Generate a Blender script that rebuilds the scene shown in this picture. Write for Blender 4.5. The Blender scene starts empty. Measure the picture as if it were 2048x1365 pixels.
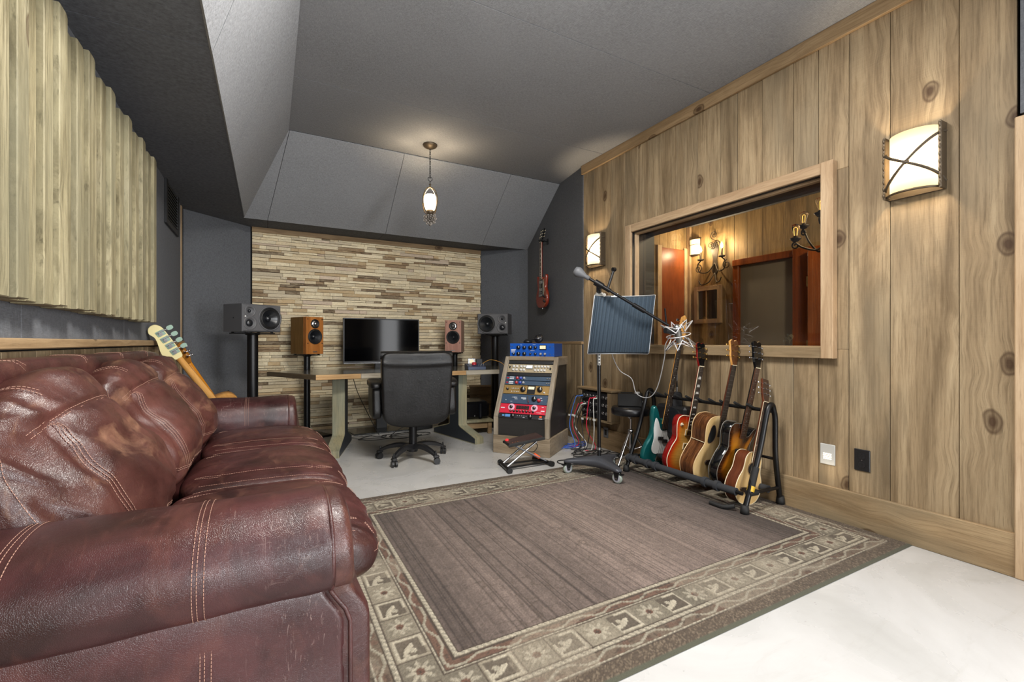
import bpy, bmesh, math, random
import numpy as np
from mathutils import Vector, Matrix, noise

random.seed(7)
PI = math.pi
S = bpy.context.scene
COL = S.collection

# ------------------------------------------------------------------ camera
F_PX, CX, HY, CAM_H = 906.0, 1024.0, 685.0, 1.05       # focal length, centre column, horizon row (2048 x 1365), lens height
YAW = math.radians(28.36)
SY, CY = math.sin(YAW), math.cos(YAW)
cam = bpy.data.cameras.new('camera')
cam.sensor_width = 36.0
cam.lens = 36.0 * F_PX / 2048.0
cam.shift_y = (HY - 682.5) / 2048.0
cam.clip_start = 0.02
cam_o = bpy.data.objects.new('camera', cam)
COL.objects.link(cam_o)
cam_o.location = (0, 0, CAM_H)
cam_o.rotation_euler = (PI / 2, 0, -YAW)
S.camera = cam_o

# ------------------------------------------------------------------ world, lights, exposure
S.view_settings.view_transform = 'Standard'
S.view_settings.look = 'None'
S.view_settings.gamma = 1.0
S.view_settings.use_curve_mapping = False
S.view_settings.exposure = -0.12
try:
    S.cycles.max_bounces = 10
    S.cycles.diffuse_bounces = 5
    S.cycles.glossy_bounces = 5
    S.cycles.transmission_bounces = 8
    S.cycles.caustics_reflective = False
    S.cycles.caustics_refractive = False
    S.cycles.sample_clamp_indirect = 6.0
except Exception:
    pass
W = bpy.data.worlds.new('World')
S.world = W
W.use_nodes = True
W.node_tree.nodes['Background'].inputs[0].default_value = (0.8, 0.85, 0.9, 1)
W.node_tree.nodes['Background'].inputs[1].default_value = 0.3


def lamp(name, kind, loc, energy, color=(1, 1, 1), size=1.0, size_y=None, target=None, radius=0.03, spread=None):
    l = bpy.data.lights.new(name, kind)
    l.energy = energy
    l.color = color
    if kind == 'AREA':
        l.shape = 'RECTANGLE'
        l.size = size
        l.size_y = size_y or size
        if spread:
            l.spread = spread
    else:
        l.shadow_soft_size = radius
    o = bpy.data.objects.new(name, l)
    COL.objects.link(o)
    o.location = loc
    if target is not None:
        d = Vector(target) - Vector(loc)
        o.rotation_euler = d.to_track_quat('-Z', 'Y').to_euler()
    return o


WARM = (1.0, 0.78, 0.52)
# unseen area light added well behind the camera, in place of windows there
lamp('rear_daylight_fill', 'AREA', (0.5, -5.75, 1.6), 330, (0.94, 0.97, 1.0), 2.4, 2.3, (1.2, 4.0, 1.3))
# two unseen ceiling area lights added above and behind the camera
lamp('unseen_ceiling_light', 'AREA', (1.75, 0.55, 2.86), 8, (1.0, 0.96, 0.90), 1.6, 1.0, (1.75, 0.55, 0))
lamp('unseen_ceiling_light', 'AREA', (0.55, -0.75, 2.86), 46, (0.97, 0.97, 1.0), 1.5, 1.0, (0.55, -0.75, 0))
# unseen ceiling light added over the middle to brighten the back floor and stone
lamp('unseen_ceiling_light', 'AREA', (0.95, 1.62, 2.885), 130, (1.0, 0.96, 0.90), 0.9, 0.5, (1.05, 2.1, 0))
# unseen area light added by the right wall to brighten the soffit side
lamp('side_daylight_fill', 'AREA', (2.93, -1.5, 1.3), 260, (0.97, 0.98, 1.0), 1.9, 1.6, (-1.0, -1.5, 1.3))


# ------------------------------------------------------------------ pixel -> point (pixels of the 2048 x 1365 photograph)
def ray(px, py):
    u = (px - CX) / F_PX
    v = (HY - py) / F_PX
    return Vector((SY + u * CY, CY - u * SY, v))


CAMP = Vector((0, 0, CAM_H))


def onD(px, py, d):
    return CAMP + ray(px, py) * d


def onX(px, py, X):
    r = ray(px, py)
    return CAMP + r * (X / r.x)


def onY(px, py, Y):
    r = ray(px, py)
    return CAMP + r * (Y / r.y)


def onZ(px, py, z):
    r = ray(px, py)
    return CAMP + r * ((z - CAM_H) / r.z)


# ------------------------------------------------------------------ mesh builder
def cr_closed(pts, n=6):
    """closed Catmull-Rom through 2-D points"""
    out = []
    m = len(pts)
    for i in range(m):
        p0, p1, p2, p3 = pts[i - 1], pts[i], pts[(i + 1) % m], pts[(i + 2) % m]
        for k in range(n):
            t = k / n
            out.append(tuple(0.5 * (2 * b + (c - a) * t + (2 * a - 5 * b + 4 * c - d) * t * t + (3 * b - a - 3 * c + d) * t ** 3)
                             for a, b, c, d in zip(p0, p1, p2, p3)))
    return out


def cr_open(pts, n=6):
    P = [Vector(p) for p in pts]
    P = [P[0] * 2 - P[1]] + P + [P[-1] * 2 - P[-2]]
    out = []
    for i in range(1, len(P) - 2):
        a, b, c, d = P[i - 1], P[i], P[i + 1], P[i + 2]
        for k in range(n):
            t = k / n
            out.append(0.5 * (2 * b + (c - a) * t + (2 * a - 5 * b + 4 * c - d) * t * t + (3 * b - a - 3 * c + d) * t ** 3))
    out.append(P[-2].copy())
    return out


def frame_z(d):
    """matrix whose z axis is d"""
    return d.normalized().to_track_quat('Z', 'Y').to_matrix().to_4x4()


class MB:
    def __init__(self):
        self.v, self.f, self.mi, self.sm, self.c = [], [], [], [], []

    def add(self, verts, faces, mi=0, smooth=False, M=None, col=None):
        o = len(self.v)
        if M is not None:
            verts = [M @ Vector(p) for p in verts]
        self.v.extend([tuple(p) for p in verts])
        for i, fc in enumerate(faces):
            self.f.append(tuple(o + j for j in fc))
            self.mi.append(mi)
            self.sm.append(smooth)
            self.c.append(col)
        return self

    def box(self, c, s, b=0.0, M=None, mi=0, col=None, rz=0):
        hx, hy, hz = s[0] / 2, s[1] / 2, s[2] / 2
        if rz:
            R = Matrix.Translation(c) @ Matrix.Rotation(rz, 4, 'Z')
            M = (M @ R) if M is not None else R
            c = (0, 0, 0)
        if b <= 0:
            v = [(c[0] + x * hx, c[1] + y * hy, c[2] + z * hz) for x in (-1, 1) for y in (-1, 1) for z in (-1, 1)]
            f = [(0, 1, 3, 2), (4, 6, 7, 5), (0, 4, 5, 1), (2, 3, 7, 6), (0, 2, 6, 4), (1, 5, 7, 3)]
            return self.add(v, f, mi, False, M, col)
        b = min(b, hx * .95, hy * .95, hz * .95)
        v, idx = [], {}
        for sx in (-1, 1):
            for sy in (-1, 1):
                for sz in (-1, 1):
                    for a in range(3):
                        h = [hx - b, hy - b, hz - b]
                        h[a] += b
                        idx[(sx, sy, sz, a)] = len(v)
                        v.append((c[0] + sx * h[0], c[1] + sy * h[1], c[2] + sz * h[2]))
        f = []
        for a in range(3):
            p, q = (a + 1) % 3, (a + 2) % 3
            for s_ in (-1, 1):
                quad = []
                for (i, j) in ((-1, -1), (1, -1), (1, 1), (-1, 1)):
                    sg = [0, 0, 0]
                    sg[a], sg[p], sg[q] = s_, i, j
                    quad.append(idx[(*sg, a)])
                f.append(tuple(quad if s_ > 0 else quad[::-1]))
        for a in range(3):               # edge running along a, between faces p and q
            p, q = (a + 1) % 3, (a + 2) % 3
            for i in (-1, 1):
                for j in (-1, 1):
                    def k(sa, w):
                        sg = [0, 0, 0]
                        sg[a], sg[p], sg[q] = sa, i, j
                        return idx[(*sg, w)]
                    quad = (k(-1, p), k(1, p), k(1, q), k(-1, q))
                    f.append(quad if i * j < 0 else quad[::-1])
        for sx in (-1, 1):
            for sy in (-1, 1):
                for sz in (-1, 1):
                    t = tuple(idx[(sx, sy, sz, a)] for a in range(3))
                    f.append(t if sx * sy * sz > 0 else t[::-1])
        return self.add(v, f, mi, False, M, col)

    def bar(self, p, q, r, seg=12, r2=None, mi=0, M=None, caps=True, col=None):
        p, q = Vector(p), Vector(q)
        r2 = r if r2 is None else r2
        R = frame_z(q - p)
        L = (q - p).length
        ring = lambda rr, z: [(rr * math.cos(2 * PI * k / seg), rr * math.sin(2 * PI * k / seg), z) for k in range(seg)]
        T = Matrix.Translation(p) @ R
        if M is not None:
            T = M @ T
        v = ring(r, 0) + ring(r2, L)
        self.add(v, [(k, (k + 1) % seg, seg + (k + 1) % seg, seg + k) for k in range(seg)], mi, True, T, col)
        if caps:
            self.add(v, [tuple(range(seg))[::-1], tuple(range(seg, 2 * seg))], mi, False, T, col)
        return self

    def tube(self, pts, r, seg=8, mi=0, closed=False, M=None, col=None):
        P = [Vector(p) for p in pts]
        n = len(P)
        rs = r if isinstance(r, (list, tuple)) else [r] * n
        v = []
        up = None
        for i in range(n):
            a = P[i - 1] if (closed or i > 0) else P[i]
            b = P[(i + 1) % n] if (closed or i < n - 1) else P[i]
            t = (b - a)
            t = t.normalized() if t.length > 1e-9 else Vector((0, 0, 1))
            if up is None:
                up = t.orthogonal().normalized()
            up = (up - t * up.dot(t))
            up = up.normalized() if up.length > 1e-6 else t.orthogonal().normalized()
            w = t.cross(up)
            for k in range(seg):
                an = 2 * PI * k / seg
                v.append(P[i] + (up * math.cos(an) + w * math.sin(an)) * rs[i])
        f = []
        for i in range(n if closed else n - 1):
            j = (i + 1) % n
            for k in range(seg):
                k2 = (k + 1) % seg
                f.append((i * seg + k, i * seg + k2, j * seg + k2, j * seg + k))
        self.add(v, f, mi, True, M, col)
        if not closed:
            self.add(v, [tuple(range(seg))[::-1], tuple(range((n - 1) * seg, n * seg))], mi, False, M, col)
        return self

    def lathe(self, prof, seg=24, M=None, mi=0, smooth=True, arc=2 * PI, a0=0.0, col=None):
        full = abs(arc - 2 * PI) < 1e-6
        ns = seg if full else seg + 1
        v = [(r * math.cos(a0 + arc * k / seg), r * math.sin(a0 + arc * k / seg), z) for r, z in prof for k in range(ns)]
        f = []
        for i in range(len(prof) - 1):
            for k in range(seg):
                k2 = (k + 1) % ns
                f.append((i * ns + k, i * ns + k2, (i + 1) * ns + k2, (i + 1) * ns + k))
        return self.add(v, f, mi, smooth, M, col)

    def prism(self, out, z0, z1, M=None, mi=0, mi_side=None, smooth_side=False, b=0.0, col=None):
        n = len(out)
        mi_side = mi if mi_side is None else mi_side
        if b > 0:
            ins = inset(out, b)
            rings = [(ins, z0), (out, z0 + b), (out, z1 - b), (ins, z1)]
        else:
            rings = [(out, z0), (out, z1)]
        v = [(p[0], p[1], z) for o, z in rings for p in o]
        m = len(rings)
        self.add(v, [(i * n + k, i * n + (k + 1) % n, (i + 1) * n + (k + 1) % n, (i + 1) * n + k) for i in range(m - 1) for k in range(n)], mi_side, smooth_side, M, col)
        self.add(v, [tuple(range(n))[::-1], tuple(range((m - 1) * n, m * n))], mi, False, M, col)
        return self

    def sphere(self, c, r, seg=16, rings=10, mi=0, sc=(1, 1, 1), M=None, col=None):
        prof = [(r * math.sin(PI * i / rings), -r * math.cos(PI * i / rings)) for i in range(rings + 1)]
        T = Matrix.Translation(c) @ Matrix.Diagonal((*sc, 1))
        return self.lathe(prof, seg, (M @ T) if M is not None else T, mi, col=col)

    def torus(self, c, R, r, seg=24, s2=8, M=None, mi=0, col=None):
        T = Matrix.Translation(c)
        return self.tube([(R * math.cos(2 * PI * k / seg), R * math.sin(2 * PI * k / seg), 0) for k in range(seg)], r, s2, mi, True, (M @ T) if M is not None else T, col)

    def poly(self, pts, mi=0, M=None, col=None):
        return self.add(pts, [tuple(range(len(pts)))], mi, False, M, col)

    def slab(self, pts, nrm, t, mi=0):
        """flat polygon with thickness t along nrm"""
        n = len(pts)
        P = [Vector(p) for p in pts]
        N = Vector(nrm).normalized() * t
        v = P + [p + N for p in P]
        f = [tuple(range(n))[::-1], tuple(range(n, 2 * n))] + [(k, (k + 1) % n, n + (k + 1) % n, n + k) for k in range(n)]
        self.add(v, f, mi)
        return self

    def build(self, name, mat, parent=None, loc=None, **props):
        me = bpy.data.meshes.new(name)
        me.from_pydata(self.v, [], self.f)
        mats = mat if isinstance(mat, (list, tuple)) else [mat]
        for m in mats:
            me.materials.append(m)
        if len(mats) > 1:
            me.polygons.foreach_set('material_index', self.mi)
        me.polygons.foreach_set('use_smooth', self.sm)
        if any(c is not None for c in self.c):
            at = me.color_attributes.new('Col', 'FLOAT_COLOR', 'CORNER')
            buf = []
            for fc, c in zip(self.f, self.c):
                if c is None:
                    c = (1, 1, 1)
                if len(c) == len(fc) and hasattr(c[0], '__len__'):
                    for cc in c:
                        buf.extend((*cc[:3], 1.0))
                else:
                    buf.extend((*c[:3], 1.0) * len(fc))
            at.data.foreach_set('color', buf)
        me.update()
        return link(name, me, parent, loc, **props)


def inset(out, b):
    n = len(out)
    area = sum(out[i][0] * out[(i + 1) % n][1] - out[(i + 1) % n][0] * out[i][1] for i in range(n))
    sg = 1 if area > 0 else -1
    res = []
    for i in range(n):
        a, p, c = Vector(out[i - 1][:2]), Vector(out[i][:2]), Vector(out[(i + 1) % n][:2])
        e1, e2 = (p - a), (c - p)
        e1 = e1.normalized() if e1.length > 1e-9 else Vector((1, 0))
        e2 = e2.normalized() if e2.length > 1e-9 else e1
        n1, n2 = Vector((-e1.y, e1.x)), Vector((-e2.y, e2.x))
        m = (n1 + n2)
        m = m.normalized() if m.length > 1e-6 else n1
        k = b / max(0.5, m.dot(n1))
        q = p + m * (k * sg)
        res.append((q.x, q.y))
    return res


def link(name, me, parent=None, loc=None, **props):
    o = bpy.data.objects.new(name, me)
    COL.objects.link(o)
    if parent is not None:
        o.parent = parent
    if loc is not None:
        o.location = loc
    for k, v in props.items():
        o[k] = v
    return o


def thing(name, label, cat, M=None, group=None):
    o = bpy.data.objects.new(name, None)
    COL.objects.link(o)
    o.empty_display_size = 0.05
    if M is not None:
        o.matrix_world = M if isinstance(M, Matrix) else Matrix.Translation(M)
    o['label'] = label
    o['category'] = cat
    if group:
        o['group'] = group
    return o


def TR(loc, rz=0.0):
    return Matrix.Translation(loc) @ Matrix.Rotation(rz, 4, 'Z')


def again(src, loc, parent=None):
    """another object on the same mesh (alike pieces)"""
    o = src.copy()
    COL.objects.link(o)
    o.parent = parent if parent is not None else src.parent
    o.location = loc
    return o


def tag(o, label, cat, group=None):
    o['label'] = label
    o['category'] = cat
    if group:
        o['group'] = group
    return o


# ------------------------------------------------------------------ materials
def lin(c):
    return tuple((x / 255 / 12.92) if x / 255 <= 0.04045 else ((x / 255 + 0.055) / 1.055) ** 2.4 for x in c)


class NT:
    def __init__(self, name):
        self.m = bpy.data.materials.new(name)
        self.m.use_nodes = True
        self.t = self.m.node_tree
        self.t.nodes.clear()
        self.out = self.t.nodes.new('ShaderNodeOutputMaterial')

    def n(self, typ, **kw):
        nd = self.t.nodes.new('ShaderNode' + typ)
        for k, v in kw.items():
            if k.startswith('i_'):
                nd.inputs[k[2:].replace('_', ' ')].default_value = v
            else:
                setattr(nd, k, v)
        return nd

    def l(self, a, b):
        self.t.links.new(a, b)
        return b

    def bsdf(self, color=None, rough=0.5, metal=0.0, spec=0.5, **kw):
        b = self.n('BsdfPrincipled')
        self.b = b
        if color is not None:
            if hasattr(color, 'is_output'):
                self.l(color, b.inputs['Base Color'])
            else:
                b.inputs['Base Color'].default_value = (*color[:3], 1)
        if hasattr(rough, 'is_output'):
            self.l(rough, b.inputs['Roughness'])
        else:
            b.inputs['Roughness'].default_value = rough
        b.inputs['Metallic'].default_value = metal
        b.inputs['Specular IOR Level'].default_value = spec
        for k, v in kw.items():
            b.inputs[k.replace('_', ' ')].default_value = v
        self.l(b.outputs[0], self.out.inputs['Surface'])
        return b

    def mul(self, sock, vec, off=None):
        m = self.n('Mapping')
        m.inputs['Scale'].default_value = vec
        if off is not None:
            m.inputs['Location'].default_value = off
        self.l(sock, m.inputs['Vector'])
        return m.outputs[0]

    def noise(self, vec, scale, detail=4.0, rough=0.55, dist=0.0):
        n = self.n('TexNoise')
        n.inputs['Scale'].default_value = scale
        n.inputs['Detail'].default_value = detail
        n.inputs['Roughness'].default_value = rough
        n.inputs['Distortion'].default_value = dist
        if vec is not None:
            self.l(vec, n.inputs['Vector'])
        return n.outputs['Fac']

    def ramp(self, fac, stops):
        r = self.n('ValToRGB')
        e = r.color_ramp.elements
        while len(e) < len(stops):
            e.new(0.5)
        for el, (p, c) in zip(e, stops):
            el.position = p
            el.color = (*(c if hasattr(c, '__len__') else (c, c, c)), 1)
        self.l(fac, r.inputs['Fac'])
        return r.outputs['Color']

    def mix(self, fac, a, b, mode='MIX'):
        m = self.n('Mix', data_type='RGBA', blend_type=mode)
        for s, x in ((0, fac), (6, a), (7, b)):
            if hasattr(x, 'is_output'):
                self.l(x, m.inputs[s])
            elif s == 0:
                m.inputs[0].default_value = x
            else:
                m.inputs[s].default_value = (*x[:3], 1)
        return m.outputs[2]

    def math(self, op, a, b=None, c=None):
        m = self.n('Math', operation=op)
        for i, x in enumerate((a, b, c)):
            if x is None:
                continue
            if hasattr(x, 'is_output'):
                self.l(x, m.inputs[i])
            else:
                m.inputs[i].default_value = x
        return m.outputs[0]

    def bump(self, h, strength=0.3, dist=0.01):
        b = self.n('Bump')
        b.inputs['Strength'].default_value = strength
        b.inputs['Distance'].default_value = dist
        self.l(h, b.inputs['Height'])
        self.l(b.outputs[0], self.b.inputs['Normal'])

    def coords(self, kind='Object', rnd=0.0):
        tc = self.n('TexCoord')
        s = tc.outputs[kind]
        if rnd:
            oi = self.n('ObjectInfo')
            v = self.n('VectorMath', operation='SCALE')
            cb = self.n('CombineXYZ')
            r = oi.outputs['Random']
            self.l(r, cb.inputs[0])
            self.l(self.math('FRACT', self.math('MULTIPLY', r, 7.31)), cb.inputs[1])
            self.l(self.math('FRACT', self.math('MULTIPLY', r, 13.7)), cb.inputs[2])
            self.l(cb.outputs[0], v.inputs[0])
            v.inputs['Scale'].default_value = rnd
            a = self.n('VectorMath', operation='ADD')
            self.l(s, a.inputs[0])
            self.l(v.outputs[0], a.inputs[1])
            self.rand = r
            s = a.outputs[0]
        return s


def plain(name, rgb, rough=0.5, metal=0.0, spec=0.5, nz=0.0, nscale=40.0, bump=0.0, **kw):
    """plain material; nz mixes a slight mottling into colour, bump adds fine grain"""
    t = NT(name)
    c = lin(rgb)
    if nz or bump:
        co = t.coords('Object')
        f = t.noise(co, nscale, 4)
        col = t.mix(f, tuple(x * (1 - nz) for x in c), tuple(min(1, x * (1 + nz)) for x in c))
        t.bsdf(col, rough, metal, spec, **kw)
        if bump:
            t.bump(f, bump, 0.004)
    else:
        t.bsdf(c, rough, metal, spec, **kw)
    return t.m


def glow(name, rgb, strength, base=(255, 245, 225)):
    t = NT(name)
    b = t.bsdf(lin(base), 0.4)
    b.inputs['Emission Color'].default_value = (*lin(rgb), 1)
    b.inputs['Emission Strength'].default_value = strength
    return t.m


def lampglass(name, rgb, strength):
    """frosted shade: lets its own bulb's light through and glows"""
    t = NT(name)
    tr = t.n('BsdfTranslucent')
    tr.inputs[0].default_value = (*lin((132, 122, 102)), 1)
    em = t.n('Emission')
    em.inputs[0].default_value = (*lin(rgb), 1)
    em.inputs[1].default_value = strength
    ad = t.n('AddShader')
    t.l(tr.outputs[0], ad.inputs[0])
    t.l(em.outputs[0], ad.inputs[1])
    t.l(ad.outputs[0], t.out.inputs['Surface'])
    return t.m


def wood(name, dark, mid, light, length='Z', across='Y', tone=0.25, knots=1.0, rough=0.62, grey=None, knot_rgb=(66, 44, 26), g=1.0, streak=0.36, bump=0.25, spec=0.3, rnd=23.0, kscale=(3.3, 2.1)):
    """weathered softwood: long grain, soft stains, knots, tone shift from plank to plank"""
    t = NT(name)
    co = t.coords('Object', rnd)
    sp = t.n('SeparateXYZ')
    t.l(co, sp.inputs[0])
    ax = {'X': 0, 'Y': 1, 'Z': 2}
    third = ({'X', 'Y', 'Z'} - {length, across}).pop()
    cb = t.n('CombineXYZ')
    t.l(sp.outputs[ax[across]], cb.inputs[0])
    t.l(sp.outputs[ax[length]], cb.inputs[1])
    t.l(sp.outputs[ax[third]], cb.inputs[2])
    base = cb.outputs[0]
    # knots (2-D cells in the plank's face)
    vo = t.n('TexVoronoi', voronoi_dimensions='2D')
    wob = t.noise(t.mul(base, (6, 6, 6)), 1.0, 2)
    kv = t.n('VectorMath', operation='ADD')
    sc = t.n('VectorMath', operation='SCALE')
    sc.inputs['Scale'].default_value = 0.05
    cbw = t.n('CombineXYZ')
    t.l(wob, cbw.inputs[0])
    t.l(wob, cbw.inputs[1])
    t.l(cbw.outputs[0], sc.inputs[0])
    t.l(base, kv.inputs[0])
    t.l(sc.outputs[0], kv.inputs[1])
    t.l(t.mul(kv.outputs[0], (kscale[0], kscale[1], 1)), vo.inputs['Vector'])
    vo.inputs['Scale'].default_value = 1.0
    vo.inputs['Randomness'].default_value = 1.0
    kd = vo.outputs['Distance']
    near = t.ramp(kd, [(0.02, 1.0), (0.24, 0.0)])
    # grain, bent around the knots
    bend = t.n('CombineXYZ')
    t.l(t.math('MULTIPLY', near, 0.018), bend.inputs[0])
    gv = t.n('VectorMath', operation='ADD')
    t.l(base, gv.inputs[0])
    t.l(bend.outputs[0], gv.inputs[1])
    gb = gv.outputs[0]
    broad = t.noise(t.mul(gb, (11 * g, 0.8 * g, 3)), 1.0, 6, 0.62, 0.35)
    fine = t.noise(t.mul(gb, (70 * g, 3.0 * g, 20)), 1.0, 5, 0.65, 0.25)
    saw = t.noise(t.mul(base, (5, 140, 5)), 1.0, 2, 0.5, 0.2)
    rings = t.n('TexWave', wave_type='BANDS', bands_direction='X', wave_profile='SIN')
    t.l(t.mul(gb, (9 * g, 0.45 * g, 1)), rings.inputs['Vector'])
    rings.inputs['Scale'].default_value = 2.2
    rings.inputs['Distortion'].default_value = 2.6
    rings.inputs['Detail'].default_value = 2.0
    rings.inputs['Detail Scale'].default_value = 0.8
    col = t.ramp(broad, [(0.30, lin(dark)), (0.50, lin(mid)), (0.72, lin(light))])
    col = t.mix(t.ramp(fine, [(0.34, min(1.0, 0.85 * streak * 2)), (0.54, 0.0)]), col, lin(dark))
    hair = t.noise(t.mul(gb, (230 * g, 9 * g, 60)), 1.0, 3, 0.7, 0.1)
    deep = tuple(x * 0.55 for x in lin(dark))
    col = t.mix(t.ramp(hair, [(0.30, min(1.0, 1.1 * streak)), (0.43, 0.0)]), col, deep)
    col = t.mix(t.ramp(hair, [(0.58, 0.0), (0.74, min(1.0, 0.6 * streak))]), col, lin(light))
    stain = t.noise(t.mul(base, (3.5, 1.6, 1)), 1.0, 5, 0.68, 0.8)
    col = t.mix(t.ramp(stain, [(0.54, 0.0), (0.74, min(1.0, 1.7 * streak))]), col, lin(dark))
    col = t.mix(t.ramp(rings.outputs['Fac'], [(0.0, 0.05 * streak), (0.40, 0.0)]), col, lin(dark))
    if grey is not None:
        patch = t.noise(t.mul(base, (2.4, 0.8, 1)), 1.0, 3, 0.6)
        col = t.mix(t.ramp(patch, [(0.46, 0.0), (0.70, 0.75)]), col, lin(grey))
    if knots > 0:
        pick = t.n('SeparateColor')
        t.l(vo.outputs['Color'], pick.inputs[0])
        on = t.math('GREATER_THAN', pick.outputs[0], 1.0 - 0.42 * knots)
        core = t.math('MULTIPLY', t.ramp(kd, [(0.035, 0.9), (0.075, 0.45), (0.10, 0.75), (0.125, 0.0)]), on)
        col = t.mix(core, col, lin(knot_rgb))
    # plank tone
    tone_v = t.math('ADD', 1.0 - tone, t.math('MULTIPLY', t.rand, 2 * tone))
    cbt = t.n('CombineColor')
    for i in range(3):
        t.l(tone_v, cbt.inputs[i])
    col = t.mix(1.0, col, cbt.outputs[0], 'MULTIPLY')
    t.bsdf(col, rough, 0, spec)
    h = t.math('ADD', t.math('MULTIPLY', hair, 0.5), t.math('ADD', t.math('MULTIPLY', fine, 0.6), t.math('MULTIPLY', saw, 0.35)))
    t.bump(h, bump, 0.006)
    return t.m

# ================================================================== MATERIALS OF THE ROOM
def fabric(name, rgb, var=0.16, va=(380, 48, 48), vb=(48, 380, 48)):
    t = NT(name)
    co = t.coords('Object', 9.0)
    a = t.noise(t.mul(co, va), 1.0, 3, 0.7)
    b = t.noise(t.mul(co, vb), 1.0, 3, 0.7)
    w = t.math('MULTIPLY', t.math('ADD', a, b), 0.5)
    big = t.noise(co, 1.3, 4, 0.6)
    c = lin(rgb)
    col = t.mix(t.ramp(w, [(0.36, 0.0), (0.64, 1.0)]), tuple(x * (1 - 2.2 * var) for x in c), tuple(x * (1 + 2.2 * var) for x in c))
    col = t.mix(t.ramp(big, [(0.35, 0.0), (0.7, 0.35)]), col, tuple(x * 1.25 for x in c))
    t.bsdf(col, 0.92, 0, 0.18)
    t.bump(w, 0.15, 0.002)
    return t.m


M_CEIL = fabric('ceiling_fabric', (146, 148, 151))
M_WALLFAB = fabric('wall_fabric', (96, 98, 102), 0.16, (48, 380, 48), (48, 48, 380))
M_DARK = plain('black_gap', (14, 14, 14), 0.9)
M_PLANK = wood('weathered_planks', (104, 86, 62), (154, 133, 103), (177, 157, 125), 'Z', 'Y', 0.12, 0.85, grey=(118, 106, 86))
M_PLANK_H = wood('weathered_boards_level', (112, 90, 62), (150, 127, 95), (176, 153, 118), 'Y', 'Z', 0.05, 0.8, grey=(118, 108, 88))
M_TRIM = wood('warm_trim', (124, 100, 70), (158, 132, 98), (180, 154, 118), 'Y', 'Z', 0.06, 0.6)
M_TRIM_X = wood('warm_trim_across', (124, 100, 70), (158, 132, 98), (180, 154, 118), 'X', 'Z', 0.06, 0.6)
M_CASE = wood('window_casing', (150, 122, 92), (180, 154, 122), (196, 172, 142), 'Y', 'Z', 0.05, 0.0)
M_CASE_V = wood('window_casing_upright', (150, 122, 92), (180, 154, 122), (196, 172, 142), 'Z', 'Y', 0.05, 0.0)
M_SLAT = wood('diffuser_slats', (106, 98, 74), (150, 141, 111), (170, 161, 133), 'Z', 'Y', 0.13, 0.15, grey=(122, 118, 96), g=1.6, streak=0.6)
M_BOOTHW = wood('booth_planks', (104, 82, 50), (150, 124, 84), (176, 148, 104), 'Z', 'Y', 0.14, 0.8, grey=(100, 88, 64))
M_ORANGE = wood('orange_stained_door', (104, 50, 20), (138, 72, 32), (156, 88, 42), 'Z', 'Y', 0.06, 0.0, rough=0.35, streak=0.25)

t = NT('polished_concrete')
co = t.coords('Object')
n1 = t.noise(co, 1.6, 6, 0.62, 0.8)
n2 = t.noise(t.mul(co, (2, 9, 1)), 1.0, 5, 0.7, 1.2)
col = t.ramp(n1, [(0.30, lin(( 168, 167, 164))), (0.55, lin((182, 181, 179))), (0.75, lin((191, 190, 188)))])
col = t.mix(t.ramp(n2, [(0.56, 0.0), (0.72, 0.35)]), col, lin((158, 156, 150)))
spk = t.noise(co, 26, 3, 0.7)
col = t.mix(t.ramp(spk, [(0.70, 0.0), (0.76, 0.5)]), col, lin((120, 116, 110)))
t.bsdf(col, t.math('ADD', 0.16, t.math('MULTIPLY', n1, 0.24)), 0, 0.45)
t.bump(n1, 0.04, 0.01)
M_FLOOR = t.m

t = NT('split_face_stone')
at = t.n('Attribute', attribute_name='Col')
geo = t.n('NewGeometry')
pos = geo.outputs['Position']
na = t.noise(t.mul(pos, (14, 14, 40)), 1.0, 5, 0.7, 1.0)
nb = t.noise(pos, 60, 4, 0.7)
nc = t.noise(t.mul(pos, (9, 9, 26)), 1.0, 4, 0.7, 2.0)
col = t.mix(t.ramp(na, [(0.42, 0.0), (0.70, 0.55)]), at.outputs['Color'], lin((206, 190, 158)))
col = t.mix(t.ramp(nc, [(0.63, 0.0), (0.72, 0.65)]), col, lin((126, 96, 62)))
col = t.mix(t.ramp(nb, [(0.3, 0.25), (0.52, 0.0)]), col, lin((140, 120, 90)))
t.bsdf(col, 0.75, 0, 0.3)
t.bump(t.math('ADD', na, nb), 0.5, 0.008)
M_STONE = t.m

t = NT('control_window_glass')
g = t.n('BsdfGlossy')
g.inputs['Roughness'].default_value = 0.0
tr = t.n('BsdfTransparent')
fr = t.n('Fresnel')
fr.inputs['IOR'].default_value = 1.5
mx = t.n('MixShader')
bf_ = t.n('NewGeometry')
t.l(t.math('MULTIPLY', t.math('MULTIPLY', fr.outputs[0], 1.5), t.math('SUBTRACT', 1.0, bf_.outputs['Backfacing'])), mx.inputs[0])
t.l(tr.outputs[0], mx.inputs[1])
t.l(g.outputs[0], mx.inputs[2])
t.l(mx.outputs[0], t.out.inputs['Surface'])
M_GLASS = t.m

M_BLACK = plain('black_paint', (22, 22, 24), 0.45)
M_BLACKMET = plain('black_powder_coat', (18, 18, 20), 0.35, 0.3)
M_RUBBER = plain('black_rubber', (20, 20, 20), 0.7)
M_PLASTIC = plain('black_plastic', (24, 24, 26), 0.4)
M_CHROME = plain('chrome', (205, 205, 208), 0.15, 1.0)
M_STEEL = plain('brushed_steel', (160, 160, 160), 0.35, 1.0)
M_GOLD = plain('gold_hardware', (205, 170, 100), 0.25, 1.0)
M_WHITE = plain('white_plastic', (225, 225, 220), 0.4)
M_BRONZE = plain('aged_bronze', (92, 80, 64), 0.45, 0.6)

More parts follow.
